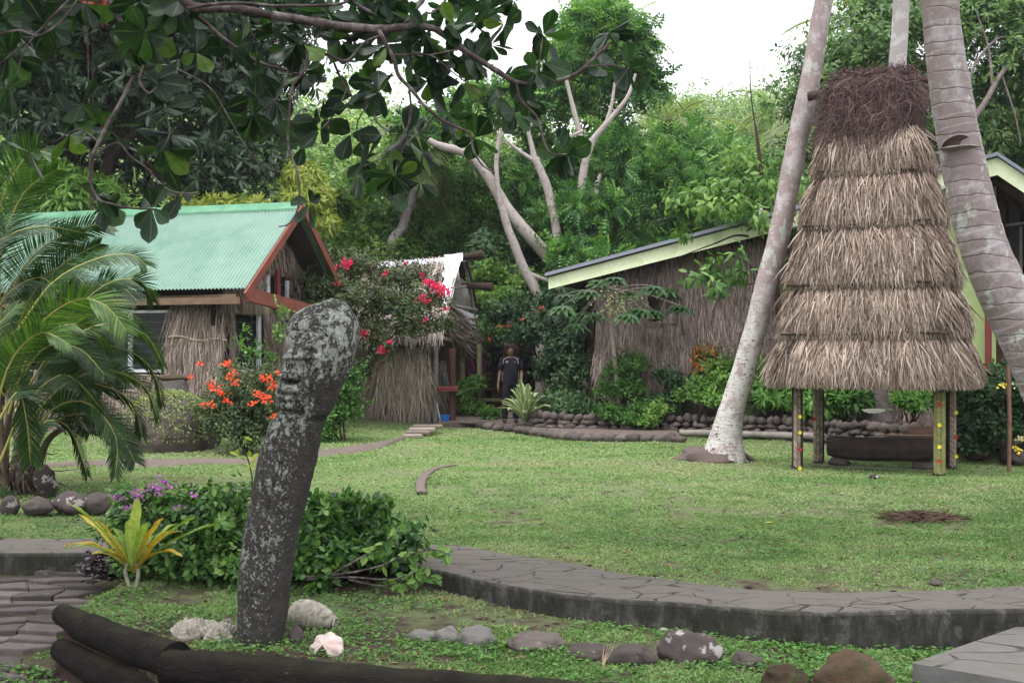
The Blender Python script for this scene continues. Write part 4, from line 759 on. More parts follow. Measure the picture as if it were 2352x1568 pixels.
M_coco = leafmat("coconut_leaflet", [(.06, .10, .03), (.11, .17, .05), (.18, .24, .09), (.30, .30, .16)], .45, .5, .35, 1.6)
M_rachis = simple("palm_rachis", (.22, .22, .09), .5)
def crown(root, topw, n, L, seed, nl=60, ll=.6, lw=.045, mat=None, elr=(-.4, 1.2), rw=.03):
    r = RNG(seed); rl = wloc(root); mb = MB()
    for k in range(n): palm_frond(mb, A(topw), k * 2.4 + r.uniform(-.2, .2), r.uniform(*elr), L * r.uniform(.85, 1.1), nl, ll, lw, r.uniform(1.0, 1.7), seed * 50 + k, rw=rw)
    ob = mb.build("fronds", [mat or M_coco, M_rachis], root); ob.location = -rl
p1 = trunk("coconut_palm", "slanting pale coconut palm with flared roots on the lawn left of the shrine", [(1660, 1066, 118), (1664, 1030, 92), (1669, 995, 72), (1684, 930, 57), (1706, 860, 54), (1740, 735, 50), (1763, 638, 49), (1791, 535, 49), (1830, 333, 48), (1864, 167, 45), (1892, 0, 42), (1916, -130, 41), (1952, -380, 39), (1985, -640, 38)], 17.2, M_pb1, seg=500, scar=.06, samp=.012)
mb = MB(); r = RNG(5); bx, by = PX(1645, 17.2), 17.2
for k in range(60):
    a = r.uniform(0, 6.28); Lr = r.uniform(.25, .5) * (1.25 if math.cos(a) < 0 else .8); cx0 = PX(1668, 17.2) + .12 * math.cos(a)
    tube(mb, [(cx0, by + .1 * math.sin(a), .24 * r.random() + .1), (cx0 + .5 * Lr * math.cos(a), by + .45 * Lr * math.sin(a), .07), (cx0 + Lr * math.cos(a), by + .9 * Lr * math.sin(a), -.04)], [.035, .028, .014], 6, rnd=r.random(), sm=7, wob=.2)
rock(mb, (PX(1645, 17.2), by + .05, -.02), (.58, .42, .24), 3, 4, .3, rnd=.3); ob = mb.build("roots", rockmat("root_mass", (.07, .05, .045), (.17, .13, .12), None, .6, 9, .02), p1, smooth=True); ob.location = -Vector(p1.location)
crown(p1, P(1985, -640, 17.2), 20, 4.6, 11, nl=50)
p2 = trunk("coconut_palm", "straight pale coconut palm rising behind the thatched shrine", [(2008, 965, 84), (2010, 930, 62), (2014, 880, 52), (2030, 600, 46), (2046, 380, 42), (2058, 200, 40), (2066, 80, 37), (2070, 0, 36), (2078, -140, 34), (2090, -420, 32)], 21.6, M_pb2)
crown(p2, P(2090, -420, 21.6), 20, 4.6, 12, nl=50)
p3 = trunk("coconut_palm", "thick ringed coconut trunk leaning in from the right edge with a notch cut in it", [(2640, 1250, 185), (2540, 1110, 150), (2440, 955, 128), (2379, 820, 120), (2326, 715, 113), (2272, 600, 106), (2240, 500, 102), (2207, 345, 95), (2190, 250, 92), (2170, 120, 86), (2158, 0, 82), (2145, -180, 90), (2120, -600, 84), (2110, -1000, 80)], 9.6, M_pb3, n=40, seg=620, scar=.135, samp=.022)
crown(p3, P(2110, -1000, 9.6), 18, 4.4, 13, nl=50)
mb = MB(); nc = P(2206, 336, 9.41); a = np.linspace(0, math.pi, 20); arc = np.stack([nc[0] + .135 * np.cos(a), nc[1] + .075 * np.abs(np.cos(a)) ** 2 - .012, nc[2] + .095 * np.sin(a)], -1); low_ = arc.copy(); low_[:, 2] = nc[2]; low_[:, 1] += .045
inn = (arc + low_) / 2; inn[:, 1] += .012; grid(mb, np.stack([arc, inn, low_], 0)); ob = mb.build("notch", simple("cut_wood_dark", (.07, .05, .045), .9, .1), p3); ob.location = -Vector(p3.location)
mb = MB(); rock(mb, P(2203, 340, 9.48), (.165, .11, .02), 5, 3, .1, rnd=.5, R=Ry(-.05)); ob = mb.build("notch_ledge", M_pb3, p3, smooth=True); ob.location = -Vector(p3.location)
# ---------------------------------------------------------------- green roofed house
M_th2 = strawmat("wall_thatch", [(.06, .042, .035), (.16, .12, .10), (.27, .21, .175), (.40, .32, .275), (.52, .43, .38)], 1.3)
M_th3 = strawmat("dark_wall_thatch", [(.06, .045, .041), (.18, .135, .122), (.31, .245, .22), (.45, .37, .335)], .9)
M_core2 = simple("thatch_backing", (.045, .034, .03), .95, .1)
def thatch_wall(name, mats, p0, p1, ztop, zbot, parent, n, L=(.25, .6), W=(.008, .018), seed=0, flare=.0, hole=None, ztop1=None, jit=.16, layers=None, tilt=.07, back=True, wav=0, clu=.3):
    """strands over a vertical wall strip from p0 to p1 (xy), outward normal is to the right of p0->p1 turned toward the camera"""
    r = RNG(seed); p0, p1 = A(p0, float), A(p1, float); al = p1 - p0; Lw = np.linalg.norm(al); al = al / Lw; out = A([al[1], -al[0], 0]); al3 = A([al[0], al[1], 0]); ztop1 = ztop if ztop1 is None else ztop1
    s = r.random(n); zt_ = ztop + (ztop1 - ztop) * s; h = r.random(n); z = zt_ + (zbot - zt_) * h * .97
    if layers: z = zt_ + (zbot - zt_) * (np.floor(h * layers) + r.random(n) ** 1.5 * .8) / layers
    if hole is not None: k = ~((s > hole[0]) & (s < hole[1]) & (z > hole[2]) & (z < hole[3] + .5)); s, z, zt_, h = s[k], z[k], zt_[k], h[k]; n = len(s)
    LL = r.uniform(*L, n); LL = np.minimum(LL, z - zbot + .12)
    p = A([p0[0], p0[1], 0]) + al3 * (s * Lw)[:, None] + out * (.05 + flare * h + r.normal(0, .015, n) + wav * fbm(np.stack([s * 6, h * 3, 0 * s], -1), 2, 2))[:, None] + A([0, 0, 1]) * z[:, None]
    cl_ = clu * fbm(np.stack([s * Lw * 2.5, z * 1.3, 0 * s + seed], -1), 2, 5)
    D = A([0, 0, -1.0]) + out * (tilt + r.normal(0, .05, n))[:, None] + al3 * (cl_ + r.normal(0, jit, n))[:, None]
    mb = MB(); leaves(mb, p, D, out + .5 * rdir(r, n), LL, r.uniform(*W, n), T_STRAWB, rnd=np.clip(r.beta(2, 2, n), 0, 1))
    if back:
        a = A([p0[0], p0[1], 0]); b = a + al3 * Lw
        if hole is None: mb.add([a + A([0, 0, zbot]), b + A([0, 0, zbot]), b + A([0, 0, ztop1]), a + A([0, 0, ztop])], A([(0, 1, 2, 3)]), mi=1)
        else:
            sp = [0, hole[0], hole[1], 1]
            for i in range(3):
                c0 = a + al3 * Lw * sp[i]; c1 = a + al3 * Lw * sp[i + 1]; t0 = ztop + (ztop1 - ztop) * sp[i]; t1 = ztop + (ztop1 - ztop) * sp[i + 1]
                if i != 1: mb.add([c0 + A([0, 0, zbot]), c1 + A([0, 0, zbot]), c1 + A([0, 0, t1]), c0 + A([0, 0, t0])], A([(0, 1, 2, 3)]), mi=1)
                else:
                    mb.add([c0 + A([0, 0, zbot]), c1 + A([0, 0, zbot]), c1 + A([0, 0, hole[2]]), c0 + A([0, 0, hole[2]])], A([(0, 1, 2, 3)]), mi=1)
                    mb.add([c0 + A([0, 0, hole[3]]), c1 + A([0, 0, hole[3]]), c1 + A([0, 0, t1]), c0 + A([0, 0, t0])], A([(0, 1, 2, 3)]), mi=1)
    return mb
def fin(mb, name, mats, parent, smooth=False, label=None):
    ob = mb.build(name, mats, parent, smooth=smooth, label=label); ob.location = -wloc(parent); return ob
M_tin = simple("green_corrugated_iron", (.155, .255, .20), .45, .4, .07, 2.5, 0, (.10, .205, .15), 1.2)
M_tin2 = simple("green_ridge_iron", (.075, .21, .12), .5, .5, .08, 3, 0, (.12, .27, .17), 1.5)
M_redw = simple("red_brown_board", (.20, .060, .040), .7, .3, .22, 6, .004, (.12, .04, .03), 3)
M_redw2 = simple("dark_red_post", (.15, .032, .028), .7, .3, .15, 6)
M_whitew = simple("white_window_frame", (.56, .56, .60), .55, .4, .12, 5, 0, (.30, .29, .28), 4)
M_brownw = simple("brown_timber", (.13, .085, .055), .8, .2, .3, 5, .004)
M_tanw = simple("tan_lintel_board", (.28, .22, .16), .8, .2, .25, 5, .004)
t = NT("dark_louvre_glass"); o = t.obj(); s = t.n("ShaderNodeSeparateXYZ"); t.l(o, s.inputs[0]); f = t.math('FRACT', t.math('MULTIPLY', s.outputs[2], 7)); c = t.mix(t.ramp(f, [(.85, g(0)), (.95, g(1))]), (.012, .014, .018), (.05, .055, .06)); t.base(c).rough(.25, .25); M_glass = t.m
EC = A([-5.1, 20.5]); R1 = A([-.961, .276]); Pp = A([.276, .961])   # eave corner, ridge direction (leftwards), gable direction (away)
SP = 2.28; ZE = 2.85; ZR = 4.72; LEN = 9.0
def H1(a, b, z): q = EC + R1 * a + Pp * b; return A([q[0], q[1], z])
h1 = thing("green_roofed_house", "thatch walled house with a green corrugated iron roof and red gable boards", "house", H1(4, 2, .05))
mb = MB(); na_, nb_ = 9 * 34, 14; aa = np.linspace(-.12, LEN, na_ * 2 + 1); tt = np.linspace(0, 1, nb_)
wv = .019 * np.cos(np.arange(len(aa)) * np.pi / 4 * 1.0); aa = np.linspace(-.12, LEN, len(aa))
nper = LEN / .076; wv = .018 * np.cos(aa / .076 * 2 * np.pi); fine = int(nper * 8); aa = np.linspace(-.12, LEN, fine); wv = .018 * np.cos(aa / .078 * 2 * np.pi)
sl = A([0, 0]); nn = math.atan2(ZR - ZE, SP)
def roof(side, over):
    b0 = -over if side == 0 else 2 * SP + over; z0 = ZE - over * math.tan(nn) * 1.0; rows = []
    for k in tt:
        b = b0 + (SP - b0) * k; z = z0 + (ZR - z0) * k; off = wv; 
        sg = -1 if side == 0 else 1
        rows.append(np.stack([EC[0] + R1[0] * aa + Pp[0] * (b + sg * off * math.sin(nn)), EC[1] + R1[1] * aa + Pp[1] * (b + sg * off * math.sin(nn)), z + off * math.cos(nn) + .03 + .006 * np.sin(k * 30) * 0 + 0 * aa], -1))
    grid(mb, np.stack(rows, 0))
roof(0, .0); roof(1, .0); fin(mb, "roof", M_tin, h1, True)
mb = MB(); w = .26
for sg in (-1, 1):
    mb.add([H1(-.14, SP, ZR + .075), H1(LEN, SP, ZR + .075), H1(LEN, SP + sg * w * math.cos(nn), ZR + .08 - w * math.sin(nn)), H1(-.14, SP + sg * w * math.cos(nn), ZR + .08 - w * math.sin(nn))], A([(0, 1, 2, 3)]))
    mb.add([H1(-.14, SP + sg * w * math.cos(nn), ZR + .08 - w * math.sin(nn)), H1(LEN, SP + sg * w * math.cos(nn), ZR + .08 - w * math.sin(nn)), H1(LEN, SP + sg * w * math.cos(nn), ZR + .04 - w * math.sin(nn)), H1(-.14, SP + sg * w * math.cos(nn), ZR + .04 - w * math.sin(nn))], A([(0, 1, 2, 3)]))
fin(mb, "ridge_cap", M_tin2, h1)
for sg in (0, 1):
    mb = MB(); b0 = -.05 if sg == 0 else 2 * SP + .05; up = A([0, 0, 1.0])
    beam(mb, H1(-.17, b0, ZE - .13), H1(-.17, SP + (.004 if sg else 0), ZR - .07), .045, .155, up); fin(mb, "barge_board", M_redw, h1)
mb = MB(); beam(mb, H1(-.05, -.02, ZE - .20), H1(LEN, -.02, ZE - .20), .05, .13); fin(mb, "eave_board", M_brownw, h1)
GW = .62   # gable wall set back from the roof edge
mb = MB(); beam(mb, H1(-.12, .10, ZE - .08), H1(-.12, 2 * SP - .3, ZE - .42), .10, .26, rnd=.2); fin(mb, "tie_beam", M_redw, h1)
mb = MB(); beam(mb, H1(.05, .05, ZE - .16), H1(2.2, .4, ZE - .16), .12, .17); fin(mb, "eave_beam", M_brownw, h1)
mb = MB(); V = [H1(.06, SP, ZR - .02), H1(LEN, SP, ZR - .02), H1(LEN, .25, ZE + .12), H1(.06, .25, ZE + .12), H1(.06, 2 * SP - .25, ZE + .12), H1(LEN, 2 * SP - .25, ZE + .12)]; mb.add(V, A([(0, 1, 2, 3), (0, 4, 5, 1)])); fin(mb, "roof_lining", M_core2, h1)
FB = .55; SE = 1.70     # front wall offset, sill height
# front wall: columns of thatch and windows; a along the wall
def frontx(u):        # a so that H1(a, FB) projects to u
    k = (u - UC) / F; return (EC[0] + Pp[0] * FB - k * (EC[1] + Pp[1] * FB)) / (k * R1[1] - R1[0])
aw0, aw1 = frontx(392), frontx(300); a_c = .55; g0 = H1(a_c, FB, 0)[:2]
mb = thatch_wall("", None, H1(aw0 - .02, FB, 0)[:2], H1(a_c, FB - .02, 0)[:2], ZE - .2, -.1, h1, 4200, seed=1, flare=.28, tilt=.12, L=(.3, .8)); fin(mb, "thatch_panel", [M_th2, M_core2], h1)
mb = thatch_wall("", None, H1(LEN, FB, 0)[:2], H1(aw0, FB, 0)[:2], 1.25, -.1, h1, 6500, seed=2, flare=.2, tilt=.1, L=(.3, .7)); fin(mb, "thatch_panel", [M_th2, M_core2], h1)
def window(a0, a1, b0, b1, z0, z1, name="window", inset=.06, fr=.09, mull=()):
    p = lambda a, b, z: H1(a, b, z); mb = MB(); mb.add([p(a0, b0, z0), p(a1, b1, z0), p(a1, b1, z1), p(a0, b0, z1)], A([(0, 1, 2, 3)])); wn_ = fin(mb, name, M_glass, h1)
    mb = MB(); e = .035; sh = lambda a, b, z: p(a, b, z) + A([0.0, -e, 0])
    for k in mull: 
        a = a0 + (a1 - a0) * k; b = b0 + (b1 - b0) * k; beam(mb, sh(a, b, z0 - .02), sh(a, b, z1), fr, .06, A([0, 1, 0]) if abs(a1 - a0) > .01 else A([1.0, 0, 0]))
    beam(mb, sh(a0, b0, z0 + .0), sh(a1, b1, z0 + .0), .07, .06); beam(mb, sh(a0, b0, z1 - .035), sh(a1, b1, z1 - .035), .06, .05); ob = fin(mb, "frame", M_whitew, wn_); return wn_
window(aw0, LEN, FB + .02, FB + .02, 1.32, 2.52, mull=[(aw1 - aw0) / (LEN - aw0), .55, .85]); 
# gable wall
bg = lambda u, v=0: None
def gabx(u, a=GW):
    k = (u - UC) / F; return (EC[0] + R1[0] * a - k * (EC[1] + R1[1] * a)) / (k * Pp[1] - Pp[0])
b1_, b2_, b3_ = gabx(522), gabx(596), gabx(645)
mb = thatch_wall("", None, H1(GW, FB, 0)[:2], H1(GW, b1_ + .05, 0)[:2], ZE - .15, -.1, h1, 700, seed=3, flare=.15); fin(mb, "thatch_panel", [M_th2, M_core2], h1)
mb = thatch_wall("", None, H1(GW, b2_, 0)[:2], H1(GW, b3_, 0)[:2], ZE - .2, -.1, h1, 1500, seed=4, flare=.1); fin(mb, "thatch_panel", [M_th2, M_core2], h1)
mb = thatch_wall("", None, H1(GW - .02, FB, 0)[:2], H1(GW - .02, 2 * SP - .4, 0)[:2], 1.35, -.1, h1, 3500, seed=5, flare=.1); fin(mb, "thatch_panel", [M_th2, M_core2], h1)
def gwindow(b0, b1, z0, z1, bars):
    a = GW + .03; mb = MB(); mb.add([H1(a, b0, z0), H1(a, b1, z0), H1(a, b1, z1), H1(a, b0, z1)], A([(0, 1, 2, 3)])); wn_ = fin(mb, "window", M_glass, h1); mb = MB()
    for k, wd in bars: b = b0 + (b1 - b0) * k; beam(mb, H1(a - .06, b, z0 - .03), H1(a - .06, b, z1), wd, .05, A([R1[0], R1[1], 0]))
    beam(mb, H1(a - .05, b0, z0), H1(a - .05, b1, z0), .05, .05); fin(mb, "frame", M_whitew, wn_)
zt = PZ(716, 21.6); zb_ = PZ(852, 21.6); gwindow(b1_, b2_, zb_, zt, [(.10, .12), (.93, .13)]); gwindow(b3_, b3_ + 1.3, zb_ + .0, zt - .1, [(.05, .1), (.95, .1)])
mb = MB(); box(mb, (H1(GW - .06, (b1_ + b2_) / 2 + .1, (zt + ZE) / 2 - .12)), (.06, b2_ - b1_ + .3, .18), np.stack([A([R1[0], R1[1], 0]), A([Pp[0], Pp[1], 0]), A([0, 0, 1.0])], 1)); fin(mb, "lintel_board", M_tanw, h1)
mb = MB(); box(mb, (H1(GW - .03, b3_ + .6, zt + .05)), (.06, 1.6, .3), np.stack([A([R1[0], R1[1], 0]), A([Pp[0], Pp[1], 0]), A([0, 0, 1.0])], 1)); fin(mb, "lintel_board", M_tanw, h1)
# thatch over gable triangle (above the tie beam) with two openings
bgA, bgB, bgC, bgD = gabx(598), gabx(622), gabx(628), gabx(660); zA = 2.62; mb = MB(); r = RNG(9)
gwindow(bgA, bgB + .02, 2.75, PZ(622, 22.0), [(.55, .12)]); gwindow(bgC + .02, bgD, 2.62, PZ(640, 23.0), [(.88, .11)])
mb = MB(); beam(mb, H1(GW - .12, (bgB + bgC) / 2, 2.55), H1(GW - .12, (bgB + bgC) / 2, PZ(612, 22.3)), .13, .08, A([R1[0], R1[1], 0])); fin(mb, "red_post", M_redw2, h1)
n = 3600; b = r.uniform(.25, 2 * SP - .1, n); zr = np.where(b < SP, ZE + (ZR - ZE) * b / SP, ZE + (ZR - ZE) * (2 * SP - b) / SP) - .12; z = zr - r.random(n) ** 1.1 * np.clip(zr - 2.3, 0, 9)
LL = np.minimum(r.uniform(.2, .5, n), z - 2.42); zw_ = PZ(626, 22.4); inb = (b > bgA - .02) & (b < bgD + .03); LL = np.where(inb, np.minimum(LL, z - zw_ + .06 * r.random(n)), LL); k = LL > .06; b, z, LL = b[k], z[k], LL[k]; n = len(b)
q = EC + R1 * (GW - .02) + Pp * b[:, None]; p = np.c_[q, z]; p[:, :2] += -R1 * r.uniform(0, .08, (n, 1)); D = A([0, 0, -1.0]) + r.normal(0, .22, (n, 3)) - A([R1[0], R1[1], 0]) * .12; mb = MB(); leaves(mb, p, D, -A([R1[0], R1[1], 0]) + .5 * rdir(r, n), LL, .015, T_STRAWB, rnd=r.beta(2, 2, n))
mb.add([H1(GW + .10, .2, ZE + .02), H1(GW + .10, 2 * SP - .2, ZE + .02), H1(GW + .10, SP, ZR - .1)], A([(0, 1, 2)]), mi=1); mb.add([H1(GW + .10, .2, 2.2), H1(GW + .10, 2 * SP - .2, 2.2), H1(GW + .10, 2 * SP - .2, ZE + .02), H1(GW + .10, .2, ZE + .02)], A([(0, 1, 2, 3)]), mi=1); fin(mb, "gable_thatch", [M_th2, M_core2], h1)
mb = MB(); s = np.linspace(0, 1, 8); tube(mb, [H1(aw0 - .1 + (a_c - aw0) * k, FB - .22, 1.98 - .08 * k + .03 * math.sin(k * 9)) for k in s], .022, 7, wob=.4, sm=16); fin(mb, "batten", M_tanw, h1, True)
mb = MB(); tube(mb, [H1(aw0 + .0 + 2.5 * k, FB - .2, 1.22 + .02 * math.sin(k * 9)) for k in s], .02, 7, wob=.4, sm=16); fin(mb, "batten", M_tanw, h1, True)
for a_, b_, L_ in ((LEN, FB, 0), (LEN, 2 * SP - .5, 0)): pass
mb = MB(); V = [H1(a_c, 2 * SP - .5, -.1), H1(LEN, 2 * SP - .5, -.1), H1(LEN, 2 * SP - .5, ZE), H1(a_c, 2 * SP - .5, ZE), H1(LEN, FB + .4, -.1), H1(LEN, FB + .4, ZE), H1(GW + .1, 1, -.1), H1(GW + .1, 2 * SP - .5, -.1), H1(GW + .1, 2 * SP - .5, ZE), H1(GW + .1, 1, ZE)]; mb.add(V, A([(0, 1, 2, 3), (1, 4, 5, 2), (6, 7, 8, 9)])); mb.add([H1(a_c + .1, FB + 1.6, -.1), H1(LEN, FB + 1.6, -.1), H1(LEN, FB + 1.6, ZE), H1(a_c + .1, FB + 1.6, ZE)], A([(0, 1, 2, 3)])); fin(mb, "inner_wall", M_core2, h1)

# mound and stone topped pillar in front of it
md = lawnpt(385, 1002)[1]; mx_, my_ = PX(388, 19.2), 19.2; mb = MB(); V, Fc = ico(5); R_ = 1 + .10 * fbm(V * 2.2, 3, 3) + .05 * fbm(V * 7, 2, 4); V = V * R_[:, None] * A([.86, .8, .80]); V[:, 2] += .10; mb.add(V, Fc)
md_o = thing("earth_mound", "domed mound of stone and soil covered by pale creeping plants before the green roofed house", "mound", (mx_, my_, .05)); ob = mb.build("mound_body", rockmat("mound_soil", (.06, .045, .045), (.17, .135, .13), (.10, .12, .05), .55, 6, .03), md_o, smooth=True); ob.location = (0, 0, 0)
r = RNG(66); n = 5200; d_ = rdir(r, n); d_[:, 2] = np.abs(d_[:, 2]); keep = (d_[:, 2] > .35 + .5 * r.random(n)) | (r.random(n) < .3); d_ = d_[keep]; n = len(d_)
mb = MB(); leaves(mb, d_ * A([.88, .82, .83]) * (1 + r.uniform(0, .07, (n, 1))) + A([0, 0, .10]), rdir(r, n) + .3 * d_, d_ + .5 * rdir(r, n), r.uniform(.025, .055, n), r.uniform(.02, .035, n), T_OVAL, rnd=r.random(n)); ob = mb.build("creeper", leafmat("creeper_leaf", [(.12, .16, .05), (.22, .28, .10), (.33, .36, .16)], .6, .3, .25), md_o); ob.location = (0, 0, 0)
px_, py_ = PX(398, 20.0), 20.0; pl = thing("stone_pillar", "short rough stone pillar behind the mound under the house window", "pillar", (px_, py_, .05)); mb = MB(); tube(mb, [(0, 0, -.2), (0, 0, .4), (.01, 0, .8), (-.02, 0, 1.12)], [.30, .29, .26, .24], 18, sm=30, wob=.14); ob = mb.build("shaft", rockmat("pink_grey_plaster", (.13, .105, .10), (.26, .225, .22), (.33, .31, .30), .6, 7, .02), pl, smooth=True); ob.location = (0, 0, 0)
mb = MB(); rock(mb, (0, 0, 0), (.26, .16, .075), 17, rough=.12); ob = mb.build("capstone", M_rock3, smooth=True, label="long flat grey brown stone lying on top of the short pillar", cat="stone"); ob.location = (px_ + .02, py_, 1.21)

# ---------------------------------------------------------------- thatched shed in the middle
h2 = thing("thatched_shed", "old open thatched shed with torn white sheeting at its gable and reed wall panel", "shed", (PX(920, 27), 27, 0))
dF = 26.4
wl = thatch_wall("", None, (PX(770, dF), dF), (PX(990, dF), dF), PZ(796, dF), .02, h2, 6500, seed=21, L=(.35, .8), W=(.010, .024), jit=.07, tilt=.01, clu=.10); fin(wl, "reed_wall", [strawmat("reed_wall_straw", [(.09, .065, .05), (.22, .17, .14), (.36, .29, .24), (.50, .42, .35)], 1.1), simple("reed_backing", (.17, .13, .11), .95, .1)], h2)
r = RNG(22); mb = MB(); n = 480; s = r.random(n); p = np.stack([PX(870 + 115 * s, dF), dF - .10 - .1 * r.random(n), 0 * s + PZ(800, dF) * (.55 + .45 * r.random(n))], -1); D = np.stack([r.normal(0, .28, n), 0 * s - .05, -1 + 0 * s], -1); leaves(mb, p, D, A([0, -1, 0]) + .4 * rdir(r, n), r.uniform(.5, 1.3, n), .022, T_STRAWB, rnd=.4 + .6 * r.random(n)); fin(mb, "loose_reeds", strawmat("loose_reed", [(.10, .075, .055), (.30, .24, .19), (.50, .43, .35)]), h2)
M_grayp = simple("grey_bamboo_post", (.24, .215, .20), .75, .3, .25, 6, .006, (.12, .10, .09), 3); M_dkpost = simple("dark_red_brown_post", (.085, .038, .026), .8, .2, .3, 6, .006); M_grpost = simple("greenish_bamboo_post", (.14, .135, .07), .7, .3, .25, 5, .004)
def post(u, v0, v1, d, w, mat, par=h2, d2=None, name="post"):
    mb = MB(); z1 = PZ(v1, d); tube(mb, [A([PX(u, d), d, max(z1, -.1)]), P(u, v0, d2 or d)], w / 2 / F * d, 12, wob=.08, sm=14); return fin(mb, name, mat, par, True)
post(985, 785, 985, dF - .12, 10, M_grayp); post(1000, 785, 985, dF - .15, 13, M_grayp); post(1039, 800, 975, 26.0, 15, M_dkpost); post(1062, 800, 950, 28.0, 12, M_grpost); post(1101, 790, 950, 27.6, 12, M_grpost)
mb = MB(); tube(mb, [P(850, 612, 28.4), P(960, 600, 28.3), P(1065, 590, 28.2), P(1109, 584, 28.2)], [.06, .07, .08, .13], 12, sm=20, wob=.1); fin(mb, "ridge_pole", M_stick, h2, True)
mb = MB(); tube(mb, [P(1060, 655, 28.6), P(1132, 659, 28.4)], [.06, .12], 12, sm=12, wob=.1); fin(mb, "purlin", M_stick, h2, True)
mb = MB(); tube(mb, [P(1072, 600, 28.3), P(1085, 660, 28.9), P(1097, 720, 29.2), P(1107, 795, 29.3)], .05, 9, sm=20, wob=.15); fin(mb, "rafter", M_stick, h2, True)
mb = MB(); tube(mb, [P(1066, 600, 28.4), P(1080, 660, 28.7), P(1090, 720, 29.0), P(1098, 790, 29.0)], .035, 9, sm=20, wob=.15); fin(mb, "rafter", M_grayp, h2, True)
for k, (p_, q_) in enumerate([((1040, 662, 28.0), (1085, 655, 28.8)), ((1052, 735, 27.8), (1100, 730, 28.9)), ((1036, 700, 27.5), (1094, 712, 28.9)), ((1014, 776, 26.6), (1108, 798, 29.2))]): mb = MB(); tube(mb, [P(*p_), P(*q_)], .04 if k < 3 else .06, 8, wob=.15, sm=10); fin(mb, "tie_pole", M_grayp if k < 3 else M_tanw, h2, True)
mb = MB(); beam(mb, P(800, 777, 26.1), P(1014, 776, 26.1), .07, .10); fin(mb, "eave_pole", M_tanw, h2)
# roof front slope strands
r = RNG(23); RA, RB, RC_, RD = P(845, 608, 28.4), P(1064, 592, 28.2), P(1012, 772, 26.1), P(790, 774, 26.1)
def quadpt(s, t_): return (RA * (1 - s)[:, None] + RB * s[:, None]) * (1 - t_)[:, None] + (RD * (1 - s)[:, None] + RC_ * s[:, None]) * t_[:, None]
n = 5200; s = r.random(n) ** .9; t_ = r.random(n) * .93; k = ~((s > .80) & (t_ < .62)) | (r.random(n) < .10); s, t_ = s[k], t_[k]; n = len(s); p = quadpt(s, t_) + A([0, -.06, .06]) * r.uniform(.3, 1.6, (n, 1)); dn = nrm((RD + RC_ - RA - RB)); D = dn + r.normal(0, .07, (n, 3)) + A([.10, 0, 0])
mb = MB(); leaves(mb, p, D, A([0, -.7, .7]) + .4 * rdir(r, n), r.uniform(.3, .8, n), r.uniform(.015, .03, n), T_STRAWB, rnd=np.clip(r.beta(2.5, 1.6, n), 0, 1)); s4 = A([0, .86, .86, 0.]); t4 = A([0, 0, 1., 1]); mb.add(quadpt(s4, t4), A([(0, 1, 2, 3)]), mi=1); fin(mb, "thatch_roof", [strawmat("pale_old_thatch", [(.13, .10, .085), (.28, .225, .195), (.42, .35, .31), (.55, .48, .43)], 1.4), M_core2], h2)
M_tarp = simple("white_plastic_sheet", (.70, .70, .76), .45, .4, .06, 2, .01)
mb = MB(); ss, tt_ = np.meshgrid(np.linspace(.80, 1.0, 12), np.linspace(0, .66, 26)); left = .80 + .14 * tt_ / .66 + .015 * np.sin(tt_ * 40); sq = left + (1.0 - left) * (ss - .80) / .2; q = quadpt(sq.ravel(), tt_.ravel()).reshape(26, 12, 3) + A([0, -.12, .10]); q = q + (.05 * fbm(q * 3, 2, 5))[..., None] * A([0, -1, 1]); grid(mb, q); fin(mb, "plastic_sheet", M_tarp, h2, True)
mb = MB(); q0 = [P(u, v, 28.2) + A([0, -.15, .03]) for u, v in ((872, 606), (930, 602), (1000, 597), (1064, 590))]; q1 = [p_ + A([0, -.14, -.16]) for p_ in q0]; grid(mb, np.stack([interp(A(q0), 30), interp(A(q0), 30) * .5 + interp(A(q1), 30) * .5 + A([0, -.05, 0]), interp(A(q1), 30) + .03 * fbm(interp(A(q1), 30) * 3, 2, 2)[:, None]], 0)); fin(mb, "ridge_sheet", M_tarp, h2, True)
mb = MB(); q = A([P(1062, 606, 29.2), P(1098, 780, 29.6), P(1030, 780, 28.6), P(1040, 650, 28.8)]); mb.add(q, A([(0, 1, 2, 3)])); fin(mb, "gable_sheet", simple("dirty_grey_sheet", (.33, .30, .28), .7, .2, .25, 3, 0, (.12, .10, .09), 2), h2)
mb = MB(); q = A([P(1040, 705, 28.5), P(1100, 725, 29.1), P(1104, 760, 29.1), P(1060, 745, 28.6)]); mb.add(q, A([(0, 1, 2, 3)])); fin(mb, "gable_sheet", M_tarp, h2)
n = 1500; s = r.random(n); t_ = r.random(n); p0 = P(1030, 690, 27.0); p = p0 + s[:, None] * (P(1100, 770, 28.7) - p0) * .95 + t_[:, None] * (P(1012, 760, 26.3) - p0) * .8; D = nrm(P(1100, 800, 28.8) - P(1020, 690, 26.8)) + r.normal(0, .22, (n, 3)); mb = MB(); leaves(mb, p, D, rdir(r, n), r.uniform(.3, .7, n), .018, T_STRAWB, rnd=r.random(n) * .8); fin(mb, "sagging_thatch", [M_th2, M_core2], h2)
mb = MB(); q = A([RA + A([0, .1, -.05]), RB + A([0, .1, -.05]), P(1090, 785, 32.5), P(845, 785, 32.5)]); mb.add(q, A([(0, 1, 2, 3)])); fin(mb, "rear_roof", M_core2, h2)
mb = MB(); zz = PZ(780, 26.4); x0, x1 = PX(770, dF), PX(1008, dF)
mb.add([(x0, 31.5, 0), (x1 + 1.0, 31.5, 0), (x1 + 1.0, 31.5, 2.2), (x0, 31.5, 2.2), (x0, dF + .1, 0), (x0, dF + .1, 2.0)], A([(0, 1, 2, 3), (0, 4, 5, 3)])); fin(mb, "rear_wall", M_brownw, h2)
